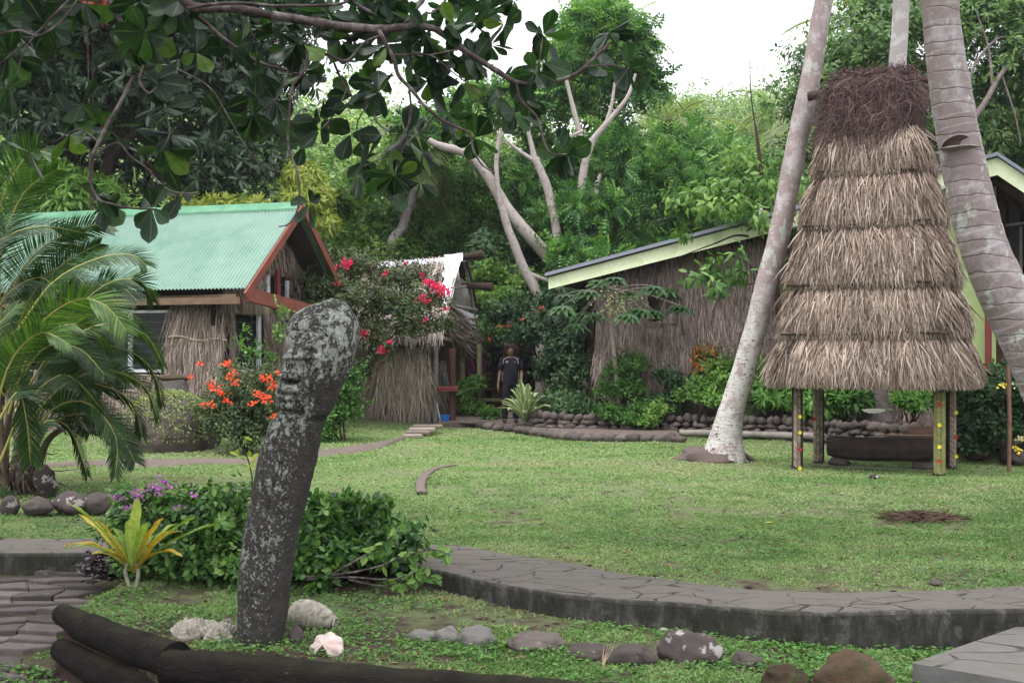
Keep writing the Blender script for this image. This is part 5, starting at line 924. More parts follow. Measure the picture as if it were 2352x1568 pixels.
mb = MB(); w2 = thatch_wall("", None, (PX(1008, 27.6), 27.6), (PX(1030, 27.4), 27.4), PZ(825, 27.5), .05, h2, 500, seed=31, L=(.3, .8)); fin(w2, "reed_wall", [M_th2, M_core2], h2)
mb = MB(); box(mb, P(1028, 893, 25.9), (.50, .40, .12), bev=.01); fin(mb, "shelf", M_redw2, h2)
# leafy gourd-like dark bottle on the shelf, broom stick, bucket
mb = MB(); tube(mb, [P(1022, 886, 25.9) , P(1021, 872, 25.9), P(1019, 862, 25.9), P(1017, 856, 25.9)], [.06, .058, .045, .02], 14, sm=16); mb.build("jar", simple("dark_green_glaze", (.012, .035, .03), .4), smooth=True, label="dark green jar standing on the red brown shelf of the shed", cat="jar")
mb = MB(); tube(mb, [P(1012, 967, 25.8), P(1003, 925, 26.0)], .012, 8); mb.build("broom_stick", M_whitew, label="thin white stick leaning against the grey shed post", cat="stick")
bk = thing("bucket", "blue plastic bucket beside the shed posts", "bucket", P(1022, 972, 25.7)); mb = MB(); a = np.linspace(0, 2 * np.pi, 29); rws = [(.0, 0), (.088, 0), (.092, .005), (.112, .19), (.120, .19), (.120, .205), (.110, .205), (.088, .02), (0, .015)]
grid(mb, np.stack([np.stack([rr * np.cos(a), rr * np.sin(a), z + 0 * a], -1) for rr, z in rws], 0)); ob = mb.build("bucket_body", simple("blue_plastic", (.02, .12, .42), .4, .5, .06), bk, smooth=False); ob.location = (0, 0, 0)
mb = MB(); aa_ = np.linspace(0, math.pi, 20); tube(mb, np.stack([.118 * np.cos(aa_), -.06 * np.sin(aa_) - .02, .19 - .04 * np.sin(aa_)], -1), .004, 6); ob = mb.build("handle", M_whitew, bk); ob.location = (0, 0, 0)
# dark open shelter behind the person
h3 = thing("open_shelter", "dark low roofed open shelter with benches behind the standing person", "shelter", (PX(1160, 31), 31, 0)); mb = MB(); dS = 30.0
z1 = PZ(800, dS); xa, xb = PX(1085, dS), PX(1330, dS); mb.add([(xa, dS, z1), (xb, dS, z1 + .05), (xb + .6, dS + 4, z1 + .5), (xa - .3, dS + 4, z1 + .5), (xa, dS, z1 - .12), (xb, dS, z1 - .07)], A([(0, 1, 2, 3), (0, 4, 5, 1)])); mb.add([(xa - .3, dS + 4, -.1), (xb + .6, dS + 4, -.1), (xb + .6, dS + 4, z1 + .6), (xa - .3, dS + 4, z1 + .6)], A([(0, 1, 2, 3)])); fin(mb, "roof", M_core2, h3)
for u in (1092, 1185, 1320): post(u, 800, 960, dS + .1, 12, M_dkpost, h3)
for v, x0, x1 in ((830, 1100, 1200), (858, 1100, 1300), (870, 1110, 1180)): mb = MB(); beam(mb, P(x0, v, dS + 1.5), P(x1, v + 2, dS + 1.5), .05, .10); fin(mb, "rail", M_brownw, h3)
mb = MB(); box(mb, P(1160, 918, 28.5), (1.5, .45, .06)); fin(mb, "bench_seat", simple("mossy_bench_board", (.12, .13, .06), .8), h3)
for u in (1112, 1200): mb = MB(); box(mb, P(u, 936, 28.5), (.08, .35, .34)); fin(mb, "bench_leg", M_dkpost, h3)
mb = MB(); box(mb, P(1150, 893, 30.2), (1.2, .7, .06)); box(mb, P(1150, 915, 30.2), (.5, .4, .5)); mb.build("table", M_dkpost, label="dark wooden table inside the open shelter", cat="table")
mb = MB(); ss, tt_ = np.meshgrid(np.linspace(0, 1, 14), np.linspace(0, 1, 14)); q = P(1077, 812, 29) + A([1, 0, 0]) * (ss * .42)[..., None] + A([0, 0, -1]) * (tt_ * .75)[..., None] + A([0, 1, 0]) * (.04 * np.sin(ss * 18))[..., None]; grid(mb, q)
t = NT("pink_pattern_cloth"); c = t.mix(t.ramp(t.vor(t.obj(), 14).outputs["Distance"], [(.3, g(0)), (.4, g(1))]), (.35, .05, .16), (.14, .03, .12)); t.base(c).rough(.9); mb.build("hanging_cloth", t.m, smooth=True, label="pink and purple patterned cloth hung behind the shed post", cat="cloth")
mb = MB(); box(mb, P(1225 + 2, 946, 28.0) + A([0, 0, 0]), (.40, .18, .02), bev=.0); box(mb, P(1227, 951, 28.0), (.40, .18, .10)); 
mb.build("concrete_block", M_tanw, label="pale hollow block lying under the shelter bench", cat="block").location.x -= .45
mb = MB(); mb.add([(PX(1045, 26.6), 26.6, .10), (PX(1135, 26.0), 26.0, .085), (PX(1195, 27.2), 27.2, .12), (PX(1060, 30), 30.0, .3), (PX(1045, 26.6), 26.6, -.1), (PX(1135, 26.0), 26.0, -.1), (PX(1195, 27.2), 27.2, -.1)], A([(0, 1, 2, 3), (0, 4, 5, 1), (1, 5, 6, 2)])); mb.build("yard_ramp", M_earth, kind="structure")

# ---------------------------------------------------------------- long thatched building with lime fascia, right
WA = A([PX(1262, 24.2), 24.2]); WB = A([PX(2291, 20.4), 20.4]); wd = (WB - WA) / np.linalg.norm(WB - WA); wn_ = A([-wd[1], wd[0]]); WL = np.linalg.norm(WB - WA)
def H4(a, b, z): q = WA + wd * a + wn_ * b; return A([q[0], q[1], z])
def H4p(u, v, off=0.0):   # point of the gable plane seen at (u, v)
    k = (u - UC) / F; o_ = WA + wn_ * off; a = (o_[0] - k * o_[1]) / (k * wd[1] - wd[0]); y = o_[1] + a * wd[1]; return a, PZ(v, y)
h4 = thing("long_thatched_building", "long thatch walled building with a lime green fascia and grey roof at right", "building", H4(5, 1, .3))
M_lime = simple("lime_green_fascia", (.66, .72, .48), .6, .3, .06, 4, 0, (.42, .52, .28), 2); M_limew = simple("lime_green_wall", (.36, .46, .20), .8, .2, .08, 3); M_groof = simple("blue_grey_roof_iron", (.20, .21, .27), .5, .4, .08, 3)
a0, zb0 = H4p(1260, 664); a0t, zt0 = H4p(1258, 637); aA, zAp = H4p(2291, 362); _, zAb = H4p(2291, 402)
aR, zRt = aA + 2.6, zAp - 2.6 * .80
mb = MB(); f_ = lambda a, z, b=0: H4(a, b, z)
def plate(mb, pts, th_, mi=0):
    n = len(pts); fr = [H4(a, 0, z) for a, z in pts]; bk_ = [H4(a, th_, z) for a, z in pts]; V = A(fr + bk_)
    Fc = [(0, 1, 2, 3), (7, 6, 5, 4)] + [(i, (i + 1) % 4 + 0, (i + 1) % 4 + 4, i + 4) for i in range(4)]; mb.add(V, A(Fc), mi=mi)
plate(mb, [(a0, zb0), (aA, zAb), (aA, zAp), (a0, zt0)], .04); plate(mb, [(aA, zAb), (aR, zRt - .34), (aR, zRt), (aA, zAp)], .04); fin(mb, "fascia", M_lime, h4)
mb = MB(); RD_ = 9.0
for (aa0, zz0, aa1, zz1) in ((a0 - .05, zt0, aA, zAp), (aA, zAp, aR, zRt)):
    lo = [H4(aa0, -.10, zz0 + .02), H4(aa1, -.10, zz1 + .02), H4(aa1, RD_, zz1 + .02), H4(aa0, RD_, zz0 + .02)]; V = A(lo + [p_ + A([0, 0, .07]) for p_ in lo]); mb.add(V, A([(0, 1, 2, 3), (4, 7, 6, 5), (0, 4, 5, 1), (1, 5, 6, 2), (2, 6, 7, 3), (3, 7, 4, 0)]))
fin(mb, "roof", M_groof, h4)
mb = MB()
for (aa0, zz0, aa1, zz1) in ((a0, zb0 + .10, aA, zAb + .12), (aA, zAb + .12, aR, zRt - .2)): mb.add([H4(aa0, .05, zz0), H4(aa1, .05, zz1), H4(aa1, RD_, zz1), H4(aa0, RD_, zz0)], A([(0, 1, 2, 3)]))
fin(mb, "roof_lining", simple("dark_brown_lining", (.05, .035, .03), .9, .1), h4)
aw, _ = H4p(1372, 800, .7); ae, _ = H4p(2150, 800, .7); GZ = .25
zw0 = zb0 + (zAb - zb0) * (aw - a0) / (aA - a0) + .1; zw1 = zb0 + (zAb - zb0) * (ae - a0) / (aA - a0) + .1
ha, hz1 = H4p(1490, 686, .7); hb, hz0 = H4p(1530, 733, .7); s0, s1 = (ha - aw) / (ae - aw), (hb - aw) / (ae - aw)
wl = thatch_wall("", None, H4(aw, .7, 0)[:2], H4(ae, .7, 0)[:2], zw0, GZ, h4, 30000, seed=41, L=(.25, .6), W=(.010, .02), ztop1=zw1, jit=.14, hole=(s0, s1, hz0, hz1), flare=.12, wav=.05); fin(wl, "thatch_wall", [M_th3, M_core2], h4)
wl = thatch_wall("", None, H4(aw - .02, 6, 0)[:2], H4(aw - .02, .7, 0)[:2], zw0, GZ, h4, 5000, seed=42, L=(.25, .6), W=(.010, .02), jit=.14, flare=.1); fin(wl, "side_thatch", [M_th3, M_core2], h4)
mb = MB(); mb.add([H4(ha - .1, .98, hz0 - .1), H4(hb + .1, .98, hz0 - .1), H4(hb + .1, .98, hz1 + .1), H4(ha - .1, .98, hz1 + .1)], A([(0, 1, 2, 3)])); wo = fin(mb, "window", simple("grey_board_panel", (.16, .13, .12), .8), h4)
mb = MB(); beam(mb, H4(ha + .02, .60, hz0 + .05), H4(hb + .0, .60, hz0 + .05), .12, .07); fin(mb, "sill", simple("pale_lime_sill", (.34, .38, .22), .7), wo)
for (u0, v0, u1, v1) in ((1765, 778, 1850, 775), (1590, 800, 1690, 795), (1480, 742, 1550, 745), (1780, 790, 1850, 788)):
    a_, z_ = H4p(u0, v0, .5); b_, y_ = H4p(u1, v1, .5); mb = MB(); tube(mb, [H4(a_, .5, z_), H4((a_ + b_) / 2, .5, (z_ + y_) / 2 + .01), H4(b_, .5, y_)], .016, 6, sm=10, wob=.3); fin(mb, "batten", M_brownw, h4, True)
# veranda part seen right of the shrine
a1_, _ = H4p(2205, 800, .7); a2_, _ = H4p(2262, 800, .7); mb = MB(); mb.add([H4(ae - .3, .72, GZ), H4(a2_, .72, GZ), H4(a2_, .72, zAb + .1), H4(ae - .3, .72, zw1 + .5)], A([(0, 1, 2, 3)])); mb.add([H4(a2_, .72, GZ), H4(a2_, 1.0, GZ), H4(a2_, 1.0, zAb + .1), H4(a2_, .72, zAb + .1)], A([(0, 1, 2, 3)])); fin(mb, "lime_wall", M_limew, h4)
mb = MB(); mb.add([H4(a2_ - .1, 4.2, 0), H4(aR + 3, 4.2, 0), H4(aR + 3, 4.2, zAp + .2), H4(a2_ - .1, 4.2, zAp + .2)], A([(0, 1, 2, 3)])); fin(mb, "inner_wall", M_dkpost, h4)
M_pale = simple("pale_post_paint", (.42, .42, .44), .6)
for (u, w, mt, off, vt) in ((2270, 15, M_redw2, .5, 420), (2283, 9, M_limew, .8, 430), (2300, 20, M_dkpost, 1.4, 430), (2330, 26, simple("grey_door_panel", (.16, .15, .155), .7), 2.6, 470), (2345, 7, M_pale, 2.2, 520), (2365, 12, M_redw2, .5, 450), (2400, 30, M_redw2, 2.4, 450)):
    a_, z_ = H4p(u, vt, off); mb = MB(); ww = w / F * 20.8; box(mb, H4(a_, off, (z_ + .2) / 2 + 0.0), (ww, .12, z_ - .2), Rz(math.atan2(wd[1], wd[0]))); fin(mb, "post", mt, h4)
for k, (b_, dz, mt) in enumerate([(1.0, -.12, M_brownw), (2.2, -.12, M_redw), (3.4, -.12, M_brownw)]):
    for (aa0, zz0, aa1, zz1) in ((aA - 2.0, zAb - .54, aA, zAb), (aA, zAb, aR, zRt - .34)): mb = MB(); beam(mb, H4(aa0, b_, zz0 + dz + .12), H4(aa1, b_, zz1 + dz + .12), .10, .14); fin(mb, "rafter", mt, h4)
for (z_, b_) in ((.55, .6), (1.0, 1.2), (1.45, 1.8)): mb = MB(); beam(mb, H4(aA + z_ * .9, .1, zAb - z_ * .8 + .06), H4(aA + z_ * .9, 4, zAb - z_ * .8 + .06), .12, .09); fin(mb, "purlin", M_redw if b_ > 1 else M_brownw, h4)
mb = MB(); a_, z_ = H4p(2318, 520, 2.0); beam(mb, H4(a_ - .3, 2.0, z_), H4(a_ + 1.2, 2.0, z_ + .15), .05, .05); fin(mb, "light_strip", M_whitew, h4)
mb = MB(); a_, _ = H4p(1749, 480, 3.0); tube(mb, [H4(a_, 3.0, 4.0), H4(a_, 3.0, PZ(455, 25.5))], .055, 12); fin(mb, "vent_pipe", M_pale, h4, True)

# ---------------------------------------------------------------- dry stone walls, bench, right post
def stonewall(name, pts, h, label, seed, size=(.17, .12), depth=.22, mat=None, lean=0, zoff=-.05):
    r = RNG(seed); mb = MB(); pts = A(pts, float); seg = np.linalg.norm(np.diff(pts, axis=0), axis=1); T_ = np.r_[0, np.cumsum(seg)]; z = zoff; row = 0; k = 0
    while z < h:
        s = r.uniform(-.1, .1); rh = size[1] * r.uniform(.75, 1.25)
        while s < T_[-1]:
            w = size[0] * r.uniform(.6, 1.6); x = np.interp(s, T_, pts[:, 0]); y = np.interp(s, T_, pts[:, 1]); hh = rh * r.uniform(.8, 1.2); topv = h + .06 * math.sin(s * 2.1) + .05 * math.sin(s * 5.3 + 1)
            if z < topv: rock(mb, (x, y + .04 * row + r.uniform(-.03, .03), gz(x, y - .3) * 0 + z + hh * .5), (w * .58, depth * .5, hh * .62), seed=seed * 97 + k, k=2, rough=.34, R=Ry(r.uniform(-.25, .25)))
            s += w * 1.02; k += 1
        z += rh * .95; row += 1
    base = pts[len(pts) // 2]; return mb.build(name, mat or M_rock, smooth=True, label=label, cat="wall")
M_wallrock = rockmat("mossy_wall_stone", (.045, .036, .034), (.13, .105, .095), (.085, .09, .045), .60, 5, .03)
wp = [(x_, float(ywall(x_)) - .03) for x_ in np.linspace(.42, 7.0, 16)]
stonewall("retaining_wall", wp, .36, "low dry stone retaining wall running behind the lawn from the agave to the shrine", 3, mat=M_wallrock)
wp2 = [(x_, float(ywall(x_)) - .10) for x_ in np.linspace(7.0, 11, 10)]
stonewall("stone_wall", wp2, .34, "low wall of big round dark stones below the hedge at the right edge", 4, size=(.34, .24), depth=.35, mat=M_wallrock)
mb = MB(); kp = A([list(lawnpt(u, v)) for u, v in [(1560, 1003), (1700, 1003), (1850, 1000), (2000, 1001), (2110, 1004)]]); kp = kp[:3]; kp = interp(np.c_[kp, 0 * kp[:, 0] + .07], 50); kp[:, 1] = np.minimum(kp[:, 1], ywall(kp[:, 0]) - .30); kp[:, 2] += .015 * fbm(kp * 1.2, 2, 3); tube(mb, kp, .075, 8, wob=.15, oval=.9); mb.build("lawn_kerb", simple("pale_kerb_stone", (.22, .20, .18), .9, .2, .25, 5, .01, (.10, .09, .08), 2), smooth=True, label="low pale kerb along the foot of the long stone wall", cat="kerb")
bn = thing("plank_bench", "rough brown plank bench against the stones right of the slit drum", "bench", P(2150, 1040, 17.6)); dB = 17.6
for (u0, u1, v, hh) in ((2035, 2190, 1002, .06),): mb = MB(); beam(mb, P(u0, v, dB), P(u1, v + 2, dB - .2), .30, hh); fin(mb, "seat", M_brownw, bn)
for (u, w_, v0, v1) in ((2110, .5, 1008, 1024), (2130, .7, 978, 996)): mb = MB(); box(mb, P(u + 10, (v0 + v1) / 2, dB + .1), (w_, .06, (v1 - v0) / F * dB)); fin(mb, "board", simple("reddish_board", (.16, .095, .07), .8, .2, .25), bn)
mb = MB(); box(mb, P(2110, 1045, dB), (.1, .3, .40)); fin(mb, "leg", M_brownw, bn); mb = MB(); box(mb, P(2180, 1045, dB - .2), (.1, .3, .40)); fin(mb, "leg", M_brownw, bn)
mb = MB(); x, y = PX(2317, 15.9), 15.9; tube(mb, [(x, y, -.1), (x + .01, y, .7), (x - .01, y, PZ(838, y))], .028, 10, sm=14, wob=.08); mb.build("garden_stake", simple("rusty_brown_stake", (.16, .085, .06), .8, .2, .25), smooth=True, label="thin brown upright stake at the right before the hedge", cat="stake")

# ---------------------------------------------------------------- person
def skin(name, chains, mat, parent, sub=2, label=None, loc=None):
    """chains: list of [(x,y,z,rx,ry),...] ; first chain is the trunk, later ones may start at (index) of an existing vertex"""
    V = []; E = []; R = []
    for ch in chains:
        prev = None
        for p in ch:
            if isinstance(p, int): prev = p; continue
            V.append(p[:3]); R.append((p[3], p[4] if len(p) > 4 else p[3])); 
            if prev is not None: E.append((prev, len(V) - 1))
            prev = len(V) - 1
    me = bpy.data.meshes.new(name); me.from_pydata(V, E, []); me.materials.append(mat); o_ = bpy.data.objects.new(name, me); COL.objects.link(o_)
    md = o_.modifiers.new("skin", 'SKIN'); md.use_smooth_shade = True
    for i, (a, b) in enumerate(R): me.skin_vertices[0].data[i].radius = (a, b)
    me.skin_vertices[0].data[0].use_root = True
    if sub: s_ = o_.modifiers.new("sub", 'SUBSURF'); s_.levels = sub; s_.render_levels = sub
    o_.parent = parent
    if label: o_["label"] = label
    return o_
pz0 = .10; pp = A([PX(1173, 25.0), 25.0, pz0]); per = thing("person", "man in dark polo shirt and trousers with bushy hair standing behind the agave", "person", pp); per.rotation_euler.z = .0
M_skin = simple("brown_skin", (.11, .058, .038), .5, .4, .05); M_shirt = simple("black_polo_cloth", (.009, .009, .014), .9, .15, .2, 10); M_trou = simple("black_trouser_cloth", (.012, .011, .014), .9, .15); M_hair = simple("black_hair", (.040, .025, .022), .8, .2, .3, 20, .01); M_shoe = simple("dark_shoe", (.02, .016, .018), .4)
def hand(x, y, z, sg, curl):
    ch = []; 
    for k, (dx, L_) in enumerate([(-.028, .07), (-.010, .08), (.010, .076), (.028, .06)]): ch.append([(x, y + dx, z - .075, .011), (x + sg * .004, y + dx, z - .075 - L_ * .5, .0095), (x - sg * curl * .03, y + dx - .004, z - .075 - L_ * (1 - curl * .4), .008)])
    ch.append([(x, y - .03, z - .03, .011), (x - sg * .012, y - .055, z - .06, .0105), (x - sg * .02, y - .062, z - .09, .009)]); return ch
body = [[(0, 0, .96, .13, .10), (0, 0, 1.12, .13, .10), (0, .0, 1.30, .15, .105), (0, .01, 1.42, .10, .08), (0, .005, 1.49, .055, .055), (0, -.01, 1.545, .06, .065), (0, -.012, 1.60, .074, .088), (0, -.008, 1.66, .078, .092), (0, 0, 1.715, .055, .065)],
        [3, (-.185, .01, 1.405, .062), (-.245, .02, 1.13, .045), (-.27, -.03, .95, .033), (-.285, -.05, .865, .026), (-.29, -.055, .80, .022, .038)],
        [3, (.185, .01, 1.405, .062), (.25, .03, 1.14, .045), (.245, -.08, .97, .033), (.24, -.13, .885, .026), (.24, -.14, .82, .022, .038)],
        [0, (-.10, 0, .88, .095), (-.125, -.01, .50, .062), (-.13, .02, .10, .042), (-.135, -.03, .04, .04), (-.145, -.13, .03, .035)],
        [0, (.10, 0, .88, .095), (.11, -.01, .50, .062), (.11, .02, .10, .042), (.115, -.03, .04, .04), (.12, -.13, .03, .035)]]
# hands as part of the same skin: fingers branch from the palm vertices (index 13 and 18)
def fing(x, y, z, pi, sg):
    out = []
    for k, (dy, L_) in enumerate([(-.030, .066), (-.010, .078), (.011, .074), (.030, .058)]): out.append([pi, (x, y + dy, z - .045, .0105), (x - sg * .006, y + dy * 1.05 - .004, z - .045 - L_ * .55, .0095), (x - sg * .022, y + dy * 1.05 - .008, z - .045 - L_, .008)])
    out.append([pi, (x - sg * .012, y - .045, z - .01, .0115), (x - sg * .022, y - .058, z - .045, .0095)]); return out
body += fing(-.29, -.055, .80, 13, -1) + fing(.24, -.14, .82, 18, 1)
skin("body", body, M_skin, per)
# face: nose, brow, ears as one continuous head cover
mb = MB(); V, Fc = ico(4); X_, Y_, Z_ = V.T; f = np.clip(-Y_, 0, 1)
def bmp(x, z, sx, sz): return np.exp(-((X_ - x) / sx) ** 2 - ((Z_ - z) / sz) ** 2) * f
dsp = .26 * bmp(0, -.10, .14, .20) + .10 * bmp(0, .10, .10, .25) + .07 * bmp(-.3, .22, .22, .07) + .07 * bmp(.3, .22, .22, .07) - .10 * bmp(-.33, .06, .16, .09) - .10 * bmp(.33, .06, .16, .09) + .09 * bmp(0, -.42, .25, .06) - .05 * bmp(0, -.47, .25, .02) + .08 * bmp(0, -.53, .22, .05) + .10 * bmp(0, -.82, .3, .15) + .16 * (np.exp(-((np.abs(X_) - 1.0) / .12) ** 2 - (Y_ / .16) ** 2 - ((Z_ + .05) / .25) ** 2))
taper = 1 - .22 * np.clip(-Z_, 0, 1) ** 1.5
W = V * (1 + dsp)[:, None]; W = np.stack([W[:, 0] * .082 * taper, W[:, 1] * .104 - .008 * f, W[:, 2] * .125], -1) + A([0, -.008, 1.615]); mb.add(W, Fc); ob = mb.build("head", M_skin, per, smooth=True); ob.location = (0, 0, 0)
for sx in (-.027, .027):
    mb = MB(); V, Fc = ico(2); mb.add(V * A([.014, .008, .008]) + A([sx, -.100, 1.626]), Fc); ob = mb.build("eye", simple("eye_dark", (.03, .02, .018), .3), per, smooth=True); ob.location = (0, 0, 0)
mb = MB(); V, Fc = ico(2); mb.add(V * A([.027, .010, .007]) + A([0, -.104, 1.558]), Fc); ob = mb.build("lips", simple("lip_skin", (.13, .05, .04), .5), per, smooth=True); ob.location = (0, 0, 0)
mb = MB(); V, Fc = ico(4); k = 1 + .16 * fbm(V * 5, 2, 4) + .10 * fbm(V * 14, 2, 6); V2 = V * k[:, None] * A([.145, .125, .135]) + A([0, .024, 1.662]); fm = (V[:, 1] < -.25) & (V[:, 2] < .05); V2[fm, 1] += .06; mb.add(V2, Fc)
r = RNG(6); n = 1800; dd = rdir(r, n); dd = dd[~((dd[:, 1] < -.35) & (dd[:, 2] < .12))]; n = len(dd); leaves(mb, dd * A([.135, .118, .125]) + A([0, .02, 1.662]), dd + .7 * rdir(r, n), rdir(r, n), .045, .006, T_STRAWB); ob = mb.build("hair", M_hair, per); ob.location = (0, 0, 0)
skin("shirt", [[(0, 0, .80, .178, .135), (0, 0, .86, .178, .135), (0, -.005, 1.02, .185, .145), (0, -.005, 1.15, .175, .140), (0, .0, 1.30, .18, .125), (0, .012, 1.41, .125, .09), (0, .008, 1.465, .066, .062)], [5, (-.175, .012, 1.415, .082), (-.215, .018, 1.29, .082), (-.245, .02, 1.165, .084)], [5, (.175, .012, 1.415, .082), (.215, .02, 1.29, .082), (.25, .022, 1.175, .084)]], M_shirt, per)
skin("trousers", [[(0, 0, 1.02, .15, .115), (0, 0, .90, .16, .125)], [1, (-.10, 0, .84, .105), (-.125, -.005, .50, .085), (-.132, .02, .12, .075), (-.132, .02, .07, .075)], [1, (.10, 0, .84, .105), (.112, -.005, .50, .085), (.112, .02, .12, .075), (.112, .02, .07, .075)]], M_trou, per)
for sx in (-.14, .118):
    mb = MB(); V, Fc = ico(3); W = V * A([.052, .14, .045]) + A([sx, -.06, .04]); W[:, 2] = np.maximum(W[:, 2], .0); mb.add(W, Fc); ob = mb.build("shoe", M_shoe, per, smooth=True); ob.location = (0, 0, 0)
M_pip = simple("pale_piping", (.5, .5, .5), .7)
for sg in (-1, 1):
    mb = MB(); tube(mb, [(sg * .075, -.085, 1.475), (sg * .13, -.098, 1.455), (sg * .165, -.112, 1.40), (sg * .17, -.118, 1.33)], .0035, 6, sm=14); tube(mb, [(sg * .175, -.06, 1.15), (sg * .19, -.05, 1.0), (sg * .185, -.05, .95)], .003, 6, sm=8); ob = mb.build("shirt_piping", M_pip, per); ob.location = (0, 0, 0)
mb = MB(); box(mb, (-.085, -.128, 1.365), (.055, .004, .012)); box(mb, (-.085, -.127, 1.392), (.024, .004, .016)); box(mb, (.095, -.126, 1.375), (.022, .004, .012)); ob = mb.build("chest_emblem", M_pip, per); ob.location = (0, 0, 0)
mb = MB(); a = np.linspace(0, 2 * np.pi, 17); tube(mb, np.stack([.243 + .032 * np.cos(a), -.115 + .032 * np.sin(a), .905 + 0 * a], -1), .009, 6, cap=False); ob = mb.build("wristwatch", M_pip, per, smooth=True); ob.location = (0, 0, 0)
wb_ = thing("water_bottle", "pale water bottle hanging from the standing man's hand", "bottle", pp + A([.225, -.17, .56])); mb = MB(); a = np.linspace(0, 2 * np.pi, 19)
grid(mb, np.stack([np.stack([rr * np.cos(a), rr * np.sin(a), z + 0 * a], -1) for rr, z in [(0, 0), (.03, 0), (.034, .01), (.034, .06), (.031, .075), (.034, .09), (.034, .14), (.014, .18), (.014, .20), (0, .2)]], 0)); ob = mb.build("bottle_body", simple("clear_plastic", (.45, .50, .55), .15), wb_, smooth=True); ob.location = (0, 0, 0)
mb = MB(); tube(mb, [(0, 0, .2), (0, 0, .225)], .016, 10); ob = mb.build("bottle_cap", M_whitew, wb_); ob.location = (0, 0, 0)
# ---------------------------------------------------------------- foliage helpers
def twigs(mb, blobs, nt, k, L, W, T=T_DIA, seed=0, spread=.10, shell=(.72, 1.05), up=.25, droop=.0, mi=0, cvar=.22, cm=.5, fronty=None, rag=.18, low=.3, clus=1.0):
    """nt twigs over a set of ellipsoid blobs (x,y,z,rx,ry,rz), each twig carrying k leaves fanned round its axis"""
    r = RNG(seed); B = A(blobs, float); w = (B[:, 3] * B[:, 5]) ** 1.0; w = w / w.sum(); bi = r.choice(len(B), nt, p=w); d = rdir(r, nt)
    d[:, 2] = np.where(d[:, 2] < -low, -d[:, 2] * r.random(nt), d[:, 2])
    if fronty is not None: d[:, 1] = np.where(d[:, 1] > fronty, -d[:, 1], d[:, 1])
    d = nrm(d); rr = r.uniform(*shell, nt); q = B[bi, :3] + d * B[bi, 3:6] * 1.0
    rr = rr * (1 + rag * fbm(q * 1.7, 2, seed + 1) * 2 * clus); c = B[bi, :3] + d * B[bi, 3:6] * rr[:, None]
    ax = nrm(d + .55 * rdir(r, nt) + A([0, 0, up])); base = cm + .32 * fbm(c * .9, 2, seed + 3) + r.normal(0, cvar * .6, nt)
    C = np.repeat(c, k, 0); AX = np.repeat(ax, k, 0); n = nt * k; rad = rdir(r, n); rad = nrm(rad - (rad * AX).sum(1, keepdims=True) * AX)
    t_ = r.uniform(-1, 1, n)[:, None]; D = rad + AX * (.35 + .5 * t_) + A([0, 0, -droop]); C = C + AX * t_ * spread + rad * spread * .25
    leaves(mb, C, D, AX + .45 * rdir(r, n) + A([0, 0, .4]), L * r.uniform(.65, 1.2, n), W * r.uniform(.7, 1.15, n), T, rnd=np.clip(np.repeat(base, k) + r.normal(0, cvar * .5, n), 0, 1), mi=mi); return mb
def ib(u, v, d, rx, rz=None, ry=None): p = P(u, v, d); return (p[0], p[1], p[2], rx, ry or rx, rz or rx * .8)
def shrub(name, label, blobs, nt, k, L, W, mat, seed, T=T_DIA, cat="shrub", group=None, flowers=None, fmat=None, stems=6, fsize=.05, base=None, bxu=None, **kw):
    B = A(blobs, float); bx, by = B[:, 0].mean(), B[:, 1].mean(); bx = bx if bxu is None else PX(bxu, by); bz_ = gz(bx, by) if base is None else base
    root = thing(name, label, cat, (bx, by, bz_), group); mb = MB(); twigs(mb, blobs, nt, k, L, W, T, seed, **kw); ob = mb.build("foliage", mat, root, smooth=False); ob.location = -wloc(root)
    if stems:
        mb = MB(); r = RNG(seed + 9)
        for i in range(stems):
            b = B[i % len(B)]; e = b[:3] + rdir(r, 1)[0] * b[3:6] * .5; m_ = A([bx * .6 + e[0] * .4, by * .5 + e[1] * .5, (bz_ + e[2]) / 2]); tube(mb, [(bx + r.uniform(-.15, .15), by, bz_ - .05), m_, e], [.022, .016, .006], 6, sm=10, wob=.2)
        ob = mb.build("stems", M_twig, root, smooth=True); ob.location = -wloc(root)
    if flowers:
        for i, f in enumerate(flowers):
            p = P(*f[:3]); s = (f[3] if len(f) > 3 else fsize * 1.6) * .8; r = RNG(seed * 7 + i); mb = MB(); n = max(10, int(26 * (s / .08) ** 2)); c = p + r.normal(size=(n, 3)) * A([s, s * .6, s * .75]) * .6
            leaves(mb, c, rdir(r, n), A([0, -1.0, .6]) + .7 * rdir(r, n), fsize * r.uniform(.7, 1.2, n), fsize * .85, T_OVAL, rnd=r.random(n)); ob = mb.build("flower_cluster", fmat, root); ob.location = -wloc(root)
    return root
M_twig = simple("dark_twig", (.055, .038, .032), .9, .1, .3, 9)
M_dkbranch = simple("grey_brown_branch", (.060, .043, .042), .85, .2, .3, 14, .004, (.22, .20, .19), 9)
L_mango = leafmat("mango_leaf", [(.006, .018, .008), (.014, .036, .014), (.030, .068, .026), (.070, .115, .060), (.15, .20, .14)], .4, .35, .08, 1.3)
L_mid = leafmat("mid_green_leaf", [(.015, .048, .010), (.042, .115, .022), (.09, .20, .04), (.17, .30, .075)], .6, .2, .3, 1.6)
L_bright = leafmat("bright_green_leaf", [(.05, .12, .018), (.10, .21, .035), (.17, .31, .06), (.27, .40, .10)], .5, .35, .3, 1.6)
L_yel = leafmat("yellow_green_leaf", [(.14, .20, .03), (.28, .34, .05), (.45, .48, .10)], .45, .4, .3, 1.4)
L_dark = leafmat("dark_green_leaf", [(.006, .020, .007), (.015, .045, .014), (.032, .080, .022), (.06, .12, .04)], .5, .25, .15, 1.4)
